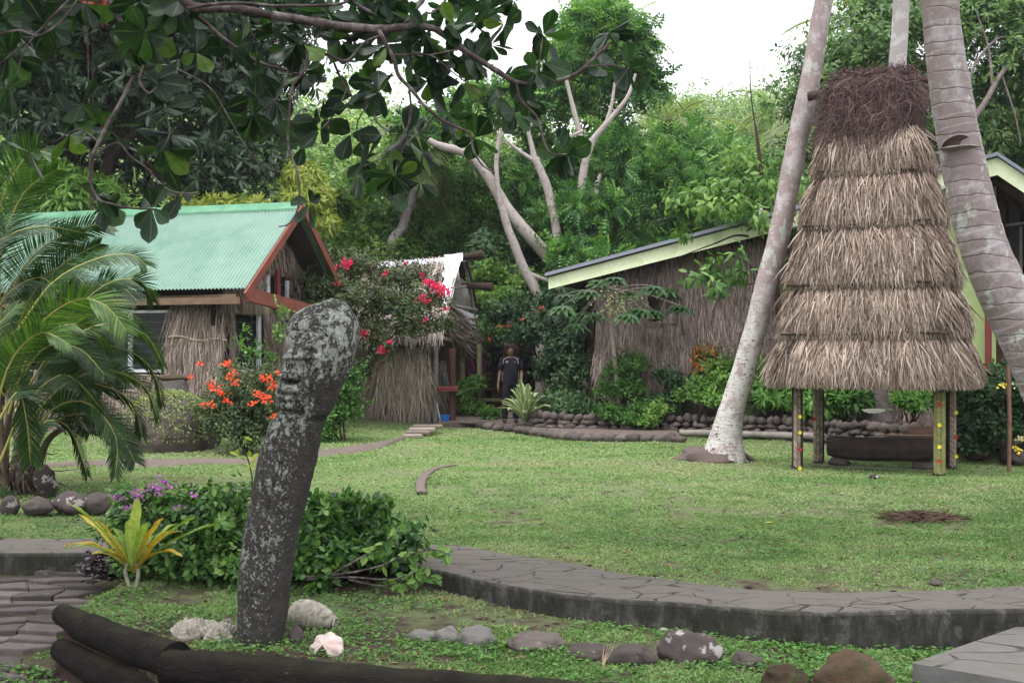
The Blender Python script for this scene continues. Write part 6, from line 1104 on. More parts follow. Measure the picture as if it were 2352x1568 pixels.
L_hill = leafmat("hillside_leaf", [(.025, .062, .018), (.08, .165, .042), (.155, .26, .07), (.25, .37, .12), (.38, .46, .23)], .6, .2, .3, 1.5)
L_boug = leafmat("bougainvillea_leaf", [(.010, .024, .008), (.025, .050, .015), (.055, .095, .027), (.10, .13, .045), (.08, .04, .025)], .5, .35, .2, 1.5)
L_bush = leafmat("bed_shrub_leaf", [(.014, .048, .012), (.035, .10, .022), (.075, .175, .035), (.14, .26, .06), (.24, .36, .10)], .42, .4, .28, 1.5)
M_pink = leafmat("pink_bract", [(.55, .02, .09), (.70, .04, .16), (.60, .02, .05)], .6, .2, .3, 1.2); M_orange = leafmat("orange_bract", [(.70, .06, .02), (.80, .12, .04), (.75, .10, .08)], .6, .2, .3, 1.2)
M_purple = leafmat("purple_floret", [(.36, .07, .40), (.55, .16, .60)], .6, .2, .2, 1.2)

# ---------------------------------------------------------------- hillside jungle
r = RNG(900); blobs_near = []; blobs_far = []
y = 33.0
while y < 132:
    sp = 2.2 + .02 * (y - 33); x = -.56 * y
    while x < .56 * y:
        xx, yy = x + r.uniform(-.8, .8), y + r.uniform(-.9, .9); zz = gz(xx, yy); rr_ = xx / yy; R_ = r.uniform(1.3, 2.5) * (1 + .004 * (y - 33)); tall = r.random() < .14
        if .11 < rr_ < .34 and yy < 100: tall = False; R_ *= .8
        if (yy > 100 and not .08 < rr_ < .38): x += sp; continue
        H_ = R_ * r.uniform(.7, 1.1) + (r.uniform(1, 2.6) if tall else 0); (blobs_near if y < 52 else blobs_far).append((xx, yy, zz + H_ * .55 + (1.0 if tall else .2), R_, R_, H_)); x += sp
    y += sp * .9
mb = MB(); twigs(mb, blobs_near, 44000, 7, .23, .13, T_DIA, 901, spread=.22, fronty=.5, rag=.5, shell=(.5, 1.15), cvar=.42); mb.build("hillside_jungle", L_hill, kind="stuff", label="dense tangled green jungle covering the lower slope behind the houses", cat="jungle")
mb = MB(); twigs(mb, blobs_far, 62000, 7, .36, .20, T_DIA, 902, spread=.4, fronty=.5, rag=.5, shell=(.5, 1.15), cvar=.42); mb.build("hilltop_forest", L_hill, kind="stuff", label="distant hazy forest along the top of the hill", cat="forest")
# bright vines and undergrowth just behind the buildings
def bank(name, label, spec, nt, k, L, W, mat, seed, **kw): mb = MB(); twigs(mb, [ib(*s) for s in spec], nt, k, L, W, T_DIA, seed, **kw); return mb.build(name, mat, kind="stuff", label=label, cat="undergrowth")
r = RNG(903)
bank("vine_thicket", "bright leafy vines tangled between the green roofed house and the pale trunked trees", [(u, v + r.uniform(-20, 20), r.uniform(33.5, 36.5), r.uniform(.8, 1.5)) for u in range(700, 1330, 62) for v in (440, 520, 590, 660)], 17000, 7, .13, .08, L_mid, 904, spread=.14, rag=.5, cvar=.4)
bank("vine_thicket", "light green creepers scattered over the thicket behind the shed roof", [(u, v, r.uniform(32.5, 34.0), r.uniform(.5, .9)) for u, v in [(720, 500), (800, 560), (760, 470), (900, 640), (1130, 600), (1180, 660), (1210, 560), (1010, 520), (1120, 700), (1150, 780), (1180, 740), (1300, 620)]], 5200, 7, .14, .09, L_bright, 905, spread=.15, rag=.5, cvar=.4)
bank("undergrowth", "shadowy green leaves behind the long thatched building", [(u, v, r.uniform(33, 36), r.uniform(.9, 1.6)) for u in range(1300, 2420, 90) for v in ((470, 540) if u < 1880 else (430, 530, 340))], 15000, 7, .17, .09, L_mid, 906, spread=.18, rag=.5, cvar=.4)

# ---------------------------------------------------------------- big dark tree, upper left
mt_ = thing("dark_leafy_tree", "huge dark tree with narrow glossy leaves filling the upper left behind the green roofed house", "tree", (PX(230, 28.5), 28.5, 0))
mgb = [ib(u, v, d, r_, r_ * .85) for u, v, d, r_ in [(-60, 40, 27.5, 2.4), (110, -20, 27, 2.2), (290, 20, 27.5, 2.3), (470, 0, 27, 2.2), (640, 20, 27.5, 1.7), (30, 190, 27, 1.9), (210, 170, 26.8, 1.7), (370, 190, 27, 1.8), (530, 170, 27, 1.6), (650, 160, 28, 1.0), (120, 290, 27, 1.3), (440, 300, 26.8, 1.3), (570, 300, 27, 1.2), (640, 380, 27.5, .8), (20, 330, 27, 1.3), (540, 400, 27, 1.0), (420, 420, 27.4, .7), (310, 90, 28.5, 3.0), (100, 130, 29, 3.0), (500, 150, 29.5, 2.6), (300, 300, 30.5, 2.0), (200, 380, 31, 2.2), (440, 400, 31, 2.0), (0, -160, 26, 3), (300, -170, 26, 3), (560, -150, 26.5, 2.6), (150, -300, 26, 3.2), (450, -320, 26.5, 3), (-150, 0, 26, 3)]]  # high blobs above the frame are unseen, added to shade the crown below
mb = MB(); twigs(mb, mgb, 8600, 9, .27, .075, T_LANCE, 910, spread=.10, rag=.35, shell=(.55, 1.08), up=.3, droop=.35, cvar=.32, cm=.40, low=.7); ob = mb.build("crown", L_mango, mt_); ob.location = -wloc(mt_)
mb = MB(); 
for pts, w0, w1 in [([(230, 700), (235, 480), (250, 380), (280, 330), (340, 280)], 40, 20), ([(280, 330), (340, 375), (400, 440), (470, 455), (560, 440)], 14, 4), ([(250, 370), (330, 345), (420, 430), (520, 470)], 10, 3), ([(240, 420), (180, 380), (120, 300), (90, 200)], 22, 8), ([(340, 280), (400, 200), (430, 80)], 20, 8), ([(280, 330), (240, 200), (180, 60)], 20, 6), ([(400, 440), (480, 420), (600, 395), (660, 380)], 8, 3)]:
    n = len(pts); tube(mb, [P(u, v, 28.6 - .2 * i) for i, (u, v) in enumerate(pts)], np.linspace(w0, w1, n) / 2 / F * 28.6, 9, sm=24, wob=.15)
ob = mb.build("trunk", M_twig, mt_, smooth=True); ob.location = -wloc(mt_)
shrub("leafy_shrub", "green long leaved shrub rising between the dark tree and the left roof ridge", [ib(120, 430, 26, .75), ib(180, 470, 25.8, .8), ib(230, 460, 26, .6), ib(90, 480, 26, .6)], 420, 8, .30, .07, L_bright, 911, T=T_LANCE, droop=.2, stems=5)
shrub("yellow_shrub", "tall yellow green croton shrub at the right end of the green roof ridge", [ib(700, 420, 26.4, .45, .5), ib(690, 470, 26, .5, .4), ib(725, 450, 26.5, .38), ib(735, 520, 26.5, .42, .5)], 360, 8, .22, .045, L_yel, 912, T=T_LANCE, droop=.5, stems=6)
shrub("yellow_shrub", "low yellow green croton tips showing over the middle of the green roof ridge", [ib(520, 475, 26, .42), ib(440, 478, 26, .35), ib(590, 478, 26, .3), ib(480, 480, 26, .3)], 150, 8, .17, .04, L_yel, 913, T=T_LANCE, droop=.1, stems=4)
shrub("red_leaf_shrub", "small patch of red young leaves in the top left crown", [ib(212, 22, 24.5, .32, .26)], 46, 8, .20, .05, leafmat("red_leaf", [(.30, .04, .05), (.48, .10, .10)], .5), 914, T=T_LANCE, stems=3, droop=.5)

# ---------------------------------------------------------------- pale trunked feathery trees
t = NT("pale_bark"); o = t.obj(); c = t.mix(t.noise(t.map(o, (1, 1, .5)), 4, 5, .7), (.20, .165, .15), (.44, .39, .36)); c = t.mix(t.ramp(t.noise(o, 9, 5, .65), [(.58, g(0)), (.66, g(.8))]), c, (.09, .07, .06)); t.base(c).rough(.85, .2); t.bump(t.noise(t.map(o, (2, 2, 9)), 6, 5), .5, .02); M_pale_bark = t.m
def feather():
    V = [(-.012, 0, 0), (.012, 0, 0), (.006, 1, -.25), (-.006, 1, -.25)]; Fc = [(0, 1, 2, 3)]; tcs = []
    for i in range(5):
        t0 = .15 + i * .18; l = .30 * (1 - .75 * abs(t0 - .45) / .55) + .05; z = -.25 * t0 * t0
        for sg in (-1, 1):
            b = len(V); V += [(0, t0 - .02, z), (sg * l * .55, t0 + .05, z - .02), (sg * l, t0 + .14, z - .12), (sg * l * .5, t0 + .20, z - .02)]; Fc.append((b, b + 1, b + 2, b + 3) if sg > 0 else (b, b + 3, b + 2, b + 1))
    V = A(V); return V, A(Fc), np.zeros((len(V), 3))
T_FEA = feather()
L_fea = leafmat("feathery_leaf", [(.015, .05, .016), (.04, .12, .030), (.095, .22, .045), (.19, .34, .08)], .5, .3, .32, 1.6)
L_fead = leafmat("shaded_feathery_leaf", [(.012, .045, .015), (.03, .085, .025), (.06, .14, .04)], .5, .3, .3, 1.6)
def ftree(name, label, limbs, d, blobs, nt, seed, mat=L_fea, k=5, L=.62, gb=None):
    root = thing(name, label, "tree", (P(*limbs[0][0][0][:2], d)[0], d, gz(PX(limbs[0][0][0][0], d), d))); mb = MB()
    for li, (pts, w0, w1) in enumerate(limbs):
        n = len(pts); dd = [p[2] if len(p) > 2 else 0 for p in pts]; pp = [P(u[0], u[1], d + e) for u, e in zip(pts, dd)]
        if li == 0: pp = [A([pp[0][0], pp[0][1], root.location.z - .3])] + pp; w = np.r_[w0 * 1.15, np.linspace(w0, w1, n)]
        else: w = np.linspace(w0, w1, n)
        tube(mb, pp, w / 2 / F * d, 14, sm=34, wob=.12, seed=seed + li)
    ob = mb.build("trunk", M_pale_bark, root, smooth=True); ob.location = -wloc(root)
    mb = MB(); twigs(mb, [ib(*b) for b in blobs], nt, k, L, L, T_FEA, seed, spread=.25, up=.1, droop=.2, shell=(.3, 1.0), rag=.35, low=.6, cvar=.4); ob = mb.build("crown", mat, root); ob.location = -wloc(root); return root
ftree("feathery_tree", "pale trunked tree leaning far left with a bent snag ending above the shed", [([(1292, 650), (1268, 600, .2), (1215, 540), (1165, 480), (1120, 405), (1075, 355), (1010, 335), (985, 322)], 36, 14)], 29.2, [(1000, 320, 31.5, .9, .35), (950, 300, 31.5, .8, .3), (1060, 260, 32, .8, .3)], 90, 920)
ftree("feathery_tree", "crooked pale trunk bending right to left in front of the leaning one", [([(1243, 720), (1232, 670), (1205, 620), (1185, 570), (1165, 520), (1152, 470)], 26, 17), ([(1215, 628), (1245, 640), (1290, 650)], 12, 8), ([(1150, 300), (1140, 380), (1150, 480)], 10, 12)], 29, [(1180, 250, 31, .7, .3), (1120, 230, 31, .6, .3)], 60, 921)
ftree("feathery_tree", "tall pale forked tree with the broad feathery crown against the sky", [([(1337, 660), (1336, 560), (1334, 450), (1345, 370), (1362, 320)], 22, 17), ([(1345, 370), (1330, 300), (1312, 230), (1300, 180)], 15, 8), ([(1362, 320), (1400, 275), (1440, 225), (1460, 170)], 15, 6), ([(1392, 285), (1405, 240), (1412, 190)], 10, 6), ([(1350, 600), (1368, 500), (1370, 430), (1380, 400)], 16, 8)], 29.8, [(1440, 120, 31.6, .85, .9), (1400, 70, 32, .8, .6), (1330, 140, 32, .8, .7), (1470, 200, 31.6, .5, .6), (1320, 225, 32, .8, .5), (1250, 210, 32, .5, .35), (1400, 160, 32, .8, .8), (1350, 70, 32, .8, .7)], 560, 922)
ftree("feathery_tree", "slim pale tree with a three way fork between the leaning trunk and the tall one", [([(1290, 620), (1280, 540), (1262, 450), (1245, 400), (1228, 365)], 22, 18), ([(1228, 365), (1220, 330), (1214, 300), (1222, 285)], 14, 6), ([(1228, 370), (1190, 345), (1160, 320)], 11, 5), ([(1232, 370), (1260, 350), (1300, 320), (1340, 300)], 13, 6)], 29.4, [(1250, 330, 32, .6, .3), (1400, 300, 32, .8, .3)], 50, 923)
ftree("feathery_tree", "low spreading feathery tree with bright layered fronds above the lime fascia", [([(1420, 600), (1415, 520), (1430, 450), (1470, 400)], 14, 7), ([(1420, 560), (1470, 520), (1530, 500)], 8, 4)], 30.8, [(1400, 400, 30.8, .9, .35), (1440, 470, 30.8, 1.0, .35), (1390, 540, 30.6, .8, .3), (1460, 560, 30.6, .7, .25), (1500, 430, 31, .7, .3), (1350, 480, 29.5, .7, .3), (1270, 500, 30, .5, .3), (1540, 390, 31, .8, .3), (1320, 590, 29, .7, .3), (1220, 420, 31, .6, .3), (1410, 345, 31, .8, .3)], 620, 924, L=.55)
ftree("feathery_tree", "thin open feathery tree with bare twigs before the far hill", [([(1560, 640), (1590, 520), (1620, 420), (1700, 330)], 10, 3), ([(1600, 480), (1560, 400), (1640, 300)], 6, 2), ([(1590, 520), (1680, 450), (1760, 420)], 5, 2), ([(1620, 420), (1740, 370), (1830, 300)], 4, 2)], 34, [(1560, 330, 34, 1.1, .4), (1650, 360, 34, 1.2, .4), (1540, 450, 33, .8, .4), (1600, 520, 33, .9, .5)], 130, 925)

# ---------------------------------------------------------------- far coconut palms
def farpalm(label, u, v, d, n, L, seed, tr=None, w=12, elr=(-.7, 1.2)):
    top = P(u, v, d); bx = PX(tr[0][0], d) if tr else top[0]; root = thing("coconut_palm", label, "palm", (bx, d, gz(bx, d))); mb = MB()
    pts = ([P(a, b, d) for a, b in tr] if tr else [A([top[0] + .5, d, gz(bx, d) - .3])]) + [top]; pts = [A([pts[0][0], d, gz(bx, d) - .3])] + pts if tr else pts
    tube(mb, pts, w / 2 / F * d, 12, sm=30, wob=.08); ob = mb.build("trunk", M_pb1, root, smooth=True); ob.location = -wloc(root); crown(root, top, n, L, seed, nl=44, ll=.75, lw=.055, elr=elr, rw=.035); return root
farpalm("far coconut palm with a bent pale trunk rising behind the thatched shed", 958, 330, 32.5, 15, 2.3, 31, [(895, 595), (925, 520), (952, 430), (962, 385)], 22)
farpalm("far coconut palm whose fronds poke above the feathery crown", 1360, 40, 42, 16, 3.0, 32)
farpalm("far coconut palm with grey drooping fronds right of the feathery crown", 1545, 290, 44, 18, 3.6, 33)
farpalm("low far coconut palm with pale fronds over the feathery layers", 1500, 400, 40, 14, 3.0, 34)
farpalm("far coconut palm with fronds against the sky left of the straight trunk", 2000, 60, 36, 14, 3.0, 35)
farpalm("small far coconut palm on the skyline left of the slanting trunk", 1790, 262, 50, 12, 2.8, 36)
farpalm("far coconut palm with grey fronds behind the overhanging leaves", 1170, 340, 40, 16, 3.2, 37)
farpalm("small far coconut palm on the hill above the lime fascia", 1870, 345, 40, 12, 2.4, 38)

# ---------------------------------------------------------------- right hand trees
rt = thing("spreading_tree", "large green tree with pale branches behind the shrine and the right palm", "tree", (PX(2215, 30), 30, 0)); mb = MB()
for pts, w0, w1 in [([(2215, 700), (2215, 500), (2205, 330), (2230, 260)], 30, 18), ([(2215, 300), (2260, 240), (2300, 170), (2352, 120), (2420, 90)], 16, 7), ([(2240, 255), (2230, 170), (2290, 90), (2352, 95)], 8, 4), ([(2210, 330), (2150, 320), (2080, 250), (2030, 170)], 10, 4), ([(2205, 340), (2120, 350), (1960, 280), (1900, 200)], 10, 3), ([(2280, 200), (2270, 110), (2240, 20)], 8, 3), ([(2300, 170), (2330, 260), (2345, 330)], 5, 2)]:
    tube(mb, [P(u, v, 29.4) for u, v in pts], np.linspace(w0, w1, len(pts)) / 2 / F * 29.4, 9, sm=26, wob=.12)
ob = mb.build("trunk", simple("grey_branch", (.17, .14, .13), .85, .2, .3, 8), rt, smooth=True); ob.location = -wloc(rt)
rb_ = [ib(u, v, d, r_, r_ * .75) for u, v, d, r_ in [(1990, 120, 30, 1.6), (1900, 190, 30.5, 1.3), (1850, 260, 31, .9), (1960, 250, 30, 1.3), (2080, 60, 30.5, 1.7), (2100, 200, 31, 1.6), (2180, 20, 31, 1.5), (2280, 60, 30.5, 1.5), (2350, 130, 30, 1.3), (2380, 10, 31, 1.5), (2300, 210, 31, 1.3), (2350, 270, 30.5, .9), (2240, 320, 31, 1.2), (1830, 360, 31, 1.0), (1880, 420, 31, 1.1), (2420, 220, 30, 1.4), (1960, 380, 31, 1.3), (2200, 430, 31, 1.2), (2020, 20, 31, 1.2)]]
mb = MB(); twigs(mb, rb_, 5600, 8, .22, .085, T_DIA, 930, spread=.16, rag=.4, shell=(.45, 1.08), droop=.5, cvar=.3, cm=.45, low=.6); ob = mb.build("crown", leafmat("spreading_tree_leaf", [(.020, .055, .018), (.045, .11, .030), (.085, .17, .045), (.15, .25, .07), (.24, .34, .12)], .45, .4, .35, 1.6), rt); ob.location = -wloc(rt)
bank("bright_thicket", "sunny yellow green thicket on the slope above the right gable", [(u, v, 36, 1.3) for u, v in [(2240, 330), (2300, 310), (2360, 340), (2420, 330), (2330, 400)]], 2600, 7, .18, .10, L_bright, 931, spread=.2, rag=.3)
ot = thing("overhanging_tree", "slender dark stemmed tree whose bright leaf sprays hang over the lime fascia", "tree", (PX(1800, 22.4), 22.4, .3)); mb = MB()
for pts, w0, w1, dd in [([(1800, 940), (1795, 760), (1772, 600), (1758, 480), (1742, 340), (1735, 290)], 20, 6, 22.6), ([(1735, 290), (1725, 220), (1722, 140)], 4, 2, 22.6), ([(1765, 560), (1700, 540), (1640, 560), (1560, 590)], 7, 2, 21.6), ([(1772, 600), (1850, 560), (1900, 540)], 6, 2, 22.4), ([(1790, 640), (1740, 650), (1690, 655), (1640, 660)], 5, 2, 20.8), ([(1758, 480), (1700, 440), (1620, 450), (1560, 430)], 7, 2, 22.3), ([(1750, 400), (1690, 350), (1660, 330)], 4, 2, 22.3), ([(1770, 560), (1850, 460), (1880, 420)], 6, 2, 22.6)]:
    tube(mb, [P(u, v, 22.6 + (dd - 22.6) * i / (len(pts) - 1)) for i, (u, v) in enumerate(pts)], np.linspace(w0, w1, len(pts)) / 2 / F * 22, 8, sm=20, wob=.15)
ob = mb.build("trunk", M_twig, ot, smooth=True); ob.location = -wloc(ot)
ob_ = [ib(u, v, d, r_, r_ * .55) for u, v, d, r_ in [(1600, 440, 22, .5), (1660, 430, 22, .6), (1560, 470, 21.9, .4), (1620, 480, 21.7, .4), (1690, 470, 22, .45), (1570, 535, 21.7, .22), (1740, 430, 22.5, .6), (1640, 615, 20.9, .3), (1610, 632, 20.8, .26), (1650, 660, 20.8, .32), (1690, 630, 20.9, .3), (1680, 590, 21, .25), (1830, 520, 22.5, .5), (1850, 600, 22.4, .5), (1830, 660, 22.4, .4), (1880, 560, 22.5, .5), (1700, 380, 22.5, .5), (1650, 360, 22.5, .4), (1790, 380, 23, .5), (1830, 440, 23, .6), (1750, 520, 22.2, .5)]]
mb = MB(); twigs(mb, ob_, 340, 8, .19, .07, T_LANCE, 932, spread=.16, rag=.45, shell=(.2, 1.15), droop=.75, cvar=.28, cm=.5, low=.9); ob = mb.build("crown", leafmat("spray_leaf", [(.025, .07, .014), (.06, .145, .028), (.12, .23, .05), (.22, .34, .09)], .5, .3, .3, 1.6), ot); ob.location = -wloc(ot)
# papaya
pa = thing("papaya_tree", "papaya tree with hand shaped leaves at the left corner of the long thatched building", "tree", (PX(1418, 23.4), 23.4, .3)); mb = MB(); tube(mb, [A([PX(1425, 23.4), 23.4, .3]), P(1405, 760, 23.4), P(1398, 690, 23.3), P(1395, 660, 23.3)], [.05, .045, .04, .03], 10, sm=20, wob=.08)
r = RNG(940); tips = [(1300, 655), (1335, 690), (1350, 640), (1290, 680), (1410, 625), (1445, 650), (1500, 640), (1530, 655), (1470, 690), (1440, 700), (1380, 640), (1560, 690), (1320, 720), (1500, 705), (1360, 700)]; mf = MB()
for i, (u, v) in enumerate(tips):
    dt = 23.2 + r.uniform(-.8, .5); tp_ = P(u, v + 14 + r.uniform(-14, 14), dt); st_ = P(1396, 665 + r.uniform(-8, 15), 23.3); tube(mb, [st_, (st_ + tp_) / 2 + A([0, 0, .08]), tp_], .006, 5, sm=8); n = 9; a = np.linspace(-2.4, 2.4, n); ax = nrm((tp_ - st_) * A([1, 1, .2])); sd_ = np.cross(ax, A([0, 0, 1.0]))
    leaves(mf, np.tile(tp_, (n, 1)), np.cos(a)[:, None] * ax + np.sin(a)[:, None] * sd_ + A([0, 0, -.6]), A([r.uniform(-.5, .5), -.7, 1.0]), .42 * r.uniform(.8, 1.1, n), .13, (T_DIA[0] * A([1, 1, 1]), T_DIA[1], T_DIA[2]), rnd=r.uniform(.2, .8)); leaves(mf, np.tile(tp_, (n, 1)), np.cos(a + .26)[:, None] * ax + np.sin(a + .26)[:, None] * sd_ + A([0, 0, -.35]), A([0, -.3, 1.0]), .32, .10, T_DIA, rnd=r.uniform(.2, .8))
ob = mb.build("trunk", simple("papaya_stem", (.24, .22, .18), .8), pa, smooth=True); ob.location = -wloc(pa); ob = mf.build("crown", L_dark, pa); ob.location = -wloc(pa)
mb = MB(); n = 170; c = P(1412, 700, 23.1) + RNG(2).normal(size=(n, 3)) * A([.22, .12, .16]); leaves(mb, c, rdir(RNG(3), n), rdir(RNG(4), n), .05, .04, T_OVAL, rnd=RNG(5).random(n)); ob = mb.build("blossom", leafmat("papaya_flower", [(.28, .34, .14), (.45, .46, .25)], .5), pa, kind="stuff"); ob.location = -wloc(pa)

# ---------------------------------------------------------------- shrubs round the buildings
shrub("pink_bougainvillea", "sprawling bougainvillea with magenta pink blooms over the thatched shed roof", [ib(u, v, d, r_, r_ * .7) for u, v, d, r_ in [(760, 620, 24.6, .55), (830, 610, 25, .6), (900, 640, 25, .6), (960, 640, 25, .5), (740, 690, 24, .55), (810, 680, 24.2, .7), (880, 700, 24.4, .7), (950, 700, 24.6, .6), (1000, 690, 24.8, .3), (790, 740, 24, .5), (860, 755, 24.2, .5), (940, 750, 24.5, .5), (1000, 750, 24.8, .3), (1030, 745, 24.9, .22), (720, 650, 24, .4), (870, 800, 24.2, .3), (840, 850, 24, .18)]], 3300, 8, .075, .05, L_boug, 950, spread=.10, rag=.45, shell=(.2, 1.12), stems=9, bxu=770, cvar=.35, low=.8, flowers=[(796, 603, 24.2, .13), (1000, 655, 24.4, .20), (1016, 667, 24.3, .17), (985, 648, 24.4, .12), (972, 688, 24.2, .15), (884, 629, 24.3, .06), (969, 630, 24.6, .08), (932, 604, 24.5, .07), (1022, 709, 24.5, .09), (837, 764, 23.7, .09), (895, 786, 23.8, .07), (878, 805, 23.8, .11), (1031, 668, 24.5, .05), (770, 615, 24.1, .05), (774, 650, 23.8, .05), (979, 733, 24.1, .05)], fmat=M_pink, fsize=.06)
shrub("vine_bush", "dark leafy bush standing behind the neck and shoulder of the statue", [ib(u, v, d, r_, r_) for u, v, d, r_ in [(770, 900, 20.5, .35), (795, 870, 20.8, .3), (760, 960, 20.3, .35), (790, 950, 20.5, .3), (740, 1000, 20.2, .3), (800, 900, 20.8, .25)]], 620, 8, .075, .05, L_mid, 951, spread=.10, rag=.4, shell=(.3, 1.1), stems=6, cm=.35)
shrub("orange_bougainvillea", "bougainvillea bush with bright orange red blooms between the mound and the statue", [ib(u, v, d, r_, r_) for u, v, d, r_ in [(500, 960, 18.4, .42), (560, 940, 18.4, .45), (610, 930, 18.4, .4), (540, 890, 18.5, .35), (600, 880, 18.5, .25), (490, 930, 18.5, .24), (630, 980, 18.3, .35), (560, 1000, 18.2, .4), (520, 860, 18.7, .15), (610, 850, 18.6, .15)]], 1750, 8, .055, .036, L_boug, 952, spread=.08, rag=.4, shell=(.25, 1.12), stems=12, cm=.42, low=.8,
      flowers=[(459, 834, 18.2, .04), (438, 863, 18.1, .06), (520, 837, 18.1, .10), (535, 860, 18, .09), (540, 878, 18, .08), (490, 889, 17.9, .11), (509, 900, 17.9, .09), (522, 921, 17.9, .08), (472, 925, 17.9, .06), (487, 930, 17.9, .06), (617, 867, 17.9, .09), (624, 886, 17.9, .09), (594, 904, 17.9, .08), (609, 912, 17.8, .11), (579, 926, 17.8, .06), (628, 954, 17.8, .06), (643, 856, 17.9, .06), (605, 868, 17.9, .07)], fmat=M_orange, fsize=.05)
shrub("climbing_vine", "thin leafy vine in front of the gable window of the green roofed house", [ib(u, v, 20.3, .15, .3) for u, v in [(560, 780), (600, 820), (640, 770), (650, 720), (575, 820), (630, 830)]], 55, 6, .10, .05, L_mid, 953, spread=.12, stems=8, shell=(.1, 1.2))
shrub("hibiscus_bush", "tall dark hibiscus bush with scattered red flowers right of the standing person", [ib(u, v, d, r_, r_) for u, v, d, r_ in [(1180, 730, 27.5, .6), (1250, 720, 27, .6), (1320, 720, 26.5, .7), (1270, 770, 26.6, .7), (1330, 800, 25.5, .6), (1290, 840, 25.6, .6), (1350, 860, 25, .5), (1210, 780, 27, .5), (1340, 700, 26.5, .6), (1150, 740, 28, .4), (1300, 900, 25.2, .45), (1350, 930, 24.6, .4), (1255, 860, 26, .3)]], 2600, 8, .10, .065, L_dark, 954, spread=.12, rag=.4, shell=(.35, 1.1), stems=14, cvar=.35, cm=.45, flowers=[(1241, 706, 26.2, .06), (1198, 732, 26.4, .05), (1170, 748, 26.6, .05), (1150, 748, 26.8, .05), (1124, 778, 27.2, .06), (1234, 717, 26.2, .04), (1250, 713, 26.2, .03)], fmat=leafmat("red_hibiscus", [(.50, .03, .02), (.6, .06, .03)], .5), fsize=.035)
bank("vine_thicket", "pale heart leaved creepers behind the person at the shed corner", [(u, v, d, .6) for u, v, d in [(1130, 700, 29.5), (1150, 770, 29.3), (1180, 690, 30), (1120, 640, 30), (1200, 660, 30), (1110, 740, 29.6)]], 1300, 7, .13, .10, L_bright, 955, spread=.12, rag=.3)
shrub("dark_leaf_tree", "small dark broad leaved tree behind the shed pole and the leaning trunk", [ib(u, v, d, r_, r_) for u, v, d, r_ in [(1120, 600, 30.4, .6), (1165, 640, 30.4, .5), (1150, 690, 30.3, .5), (1110, 560, 30.6, .5)]], 620, 8, .22, .085, L_dark, 956, T=T_LANCE, spread=.12, rag=.4, shell=(.3, 1.1), stems=8, droop=.7, cm=.6, cat="tree")
for i, (lb, bl, nt, mt, L, W, kw) in enumerate([
    ("leafy green shrub against the thatch wall left of the small window", [(1420, 860, 23.6, .35), (1455, 840, 23.6, .4), (1400, 900, 23.5, .35), (1450, 900, 23.4, .4)], 620, L_mid, .085, .05, {}),
    ("low shrub trailing on the stone wall below the leafy green one", [(1400, 950, 22.9, .3), (1450, 965, 22.7, .28), (1480, 945, 22.8, .25)], 330, L_mid, .075, .05, {}),
    ("dark open shrub in the middle of the thatch wall", [(1530, 870, 23.2, .3), (1560, 890, 23.1, .28), (1510, 930, 22.9, .3), (1540, 940, 22.9, .3)], 420, L_dark, .085, .05, {"cm": .6}),
    ("small bright shrub hanging over the stone wall left of the slanting palm", [(1490, 990 - 20, 22.5, .2), (1510, 945, 22.6, .25)], 190, L_bright, .07, .045, {"cm": .35}),
    ("bright green shrub directly left of the slanting palm trunk", [(1610, 890, 22.6, .35), (1650, 880, 22.5, .4), (1590, 910, 22.6, .3), (1640, 920, 22.3, .35), (1660, 850, 22.8, .3)], 640, L_bright, .10, .055, {"cm": .3}),
    ("broad leaved plants behind the stone wall right of the slanting palm", [(1740, 900, 22.3, .35), (1780, 920, 22.2, .35), (1750, 850, 22.6, .3)], 300, L_mid, .20, .07, {"T": T_LANCE, "droop": .4}),
    ("broad leaved plants seen between the left posts of the shrine", [(1850, 930, 21.6, .3), (1890, 940, 21.4, .3), (1830, 905, 22, .3)], 260, L_mid, .18, .06, {"T": T_LANCE, "droop": .4}),
    ("strappy green plants between the shrine posts left of the pale trunk", [(1960, 925, 21.2, .3), (1920, 920, 21.4, .3)], 220, L_mid, .22, .05, {"T": T_LANCE, "up": .8}),
    ("mottled croton between the shrine posts right of the pale trunk", [(2080, 920, 20.4, .3), (2110, 930, 20, .3), (2090, 890, 20.5, .3)], 260, L_mid, .13, .06, {}),
    ("dark hedge bush at the right edge behind the garden stake", [(2290, 930, 17.6, .42), (2340, 910, 17.4, .42), (2300, 990, 17.3, .4), (2350, 1000, 17.2, .4), (2380, 940, 17.2, .5), (2320, 870, 17.8, .3), (2370, 870, 17.6, .35)], 1700, L_dark, .10, .055, {"cm": .5}),
    ("dark bush between the shrine's right post and the garden stake", [(2240, 900, 18.0, .38), (2215, 960, 17.9, .35), (2250, 980, 17.7, .4), (2180, 940, 18.6, .3), (2240, 1020, 17.6, .3)], 1100, L_dark, .10, .055, {"cm": .5}),
    ("low fern patch at the foot of the post beside the ramp", [(1085, 940, 27.2, .3), (1070, 900, 27.3, .3), (1095, 880, 27.4, .25), (1130, 955, 26.2, .2)], 330, L_mid, .16, .035, {"T": T_LANCE, "up": .6}),
    ("tangle of dark garden plants right of the agave", [(1290, 940, 24.4, .35), (1330, 950, 24, .35), (1260, 930, 24.6, .3), (1370, 950, 23.6, .3)], 560, L_dark, .14, .05, {"cm": .6, "T": T_LANCE})]):
    shrub("shrub", lb, [ib(*b) for b in bl], nt, 8, L, W, mt, 960 + i, spread=.10, rag=.4, shell=(.3, 1.1), stems=5, **kw)
cr = shrub("croton", "red and orange leaved croton against the long thatch wall", [ib(1622, 822, 23, .22, .16), ib(1615, 850, 22.9, .18, .2)], 70, 8, .17, .04, leafmat("croton_leaf", [(.20, .04, .02), (.35, .10, .03), (.12, .16, .04), (.08, .03, .03)], .4), 980, T=T_LANCE, up=.6, stems=3)
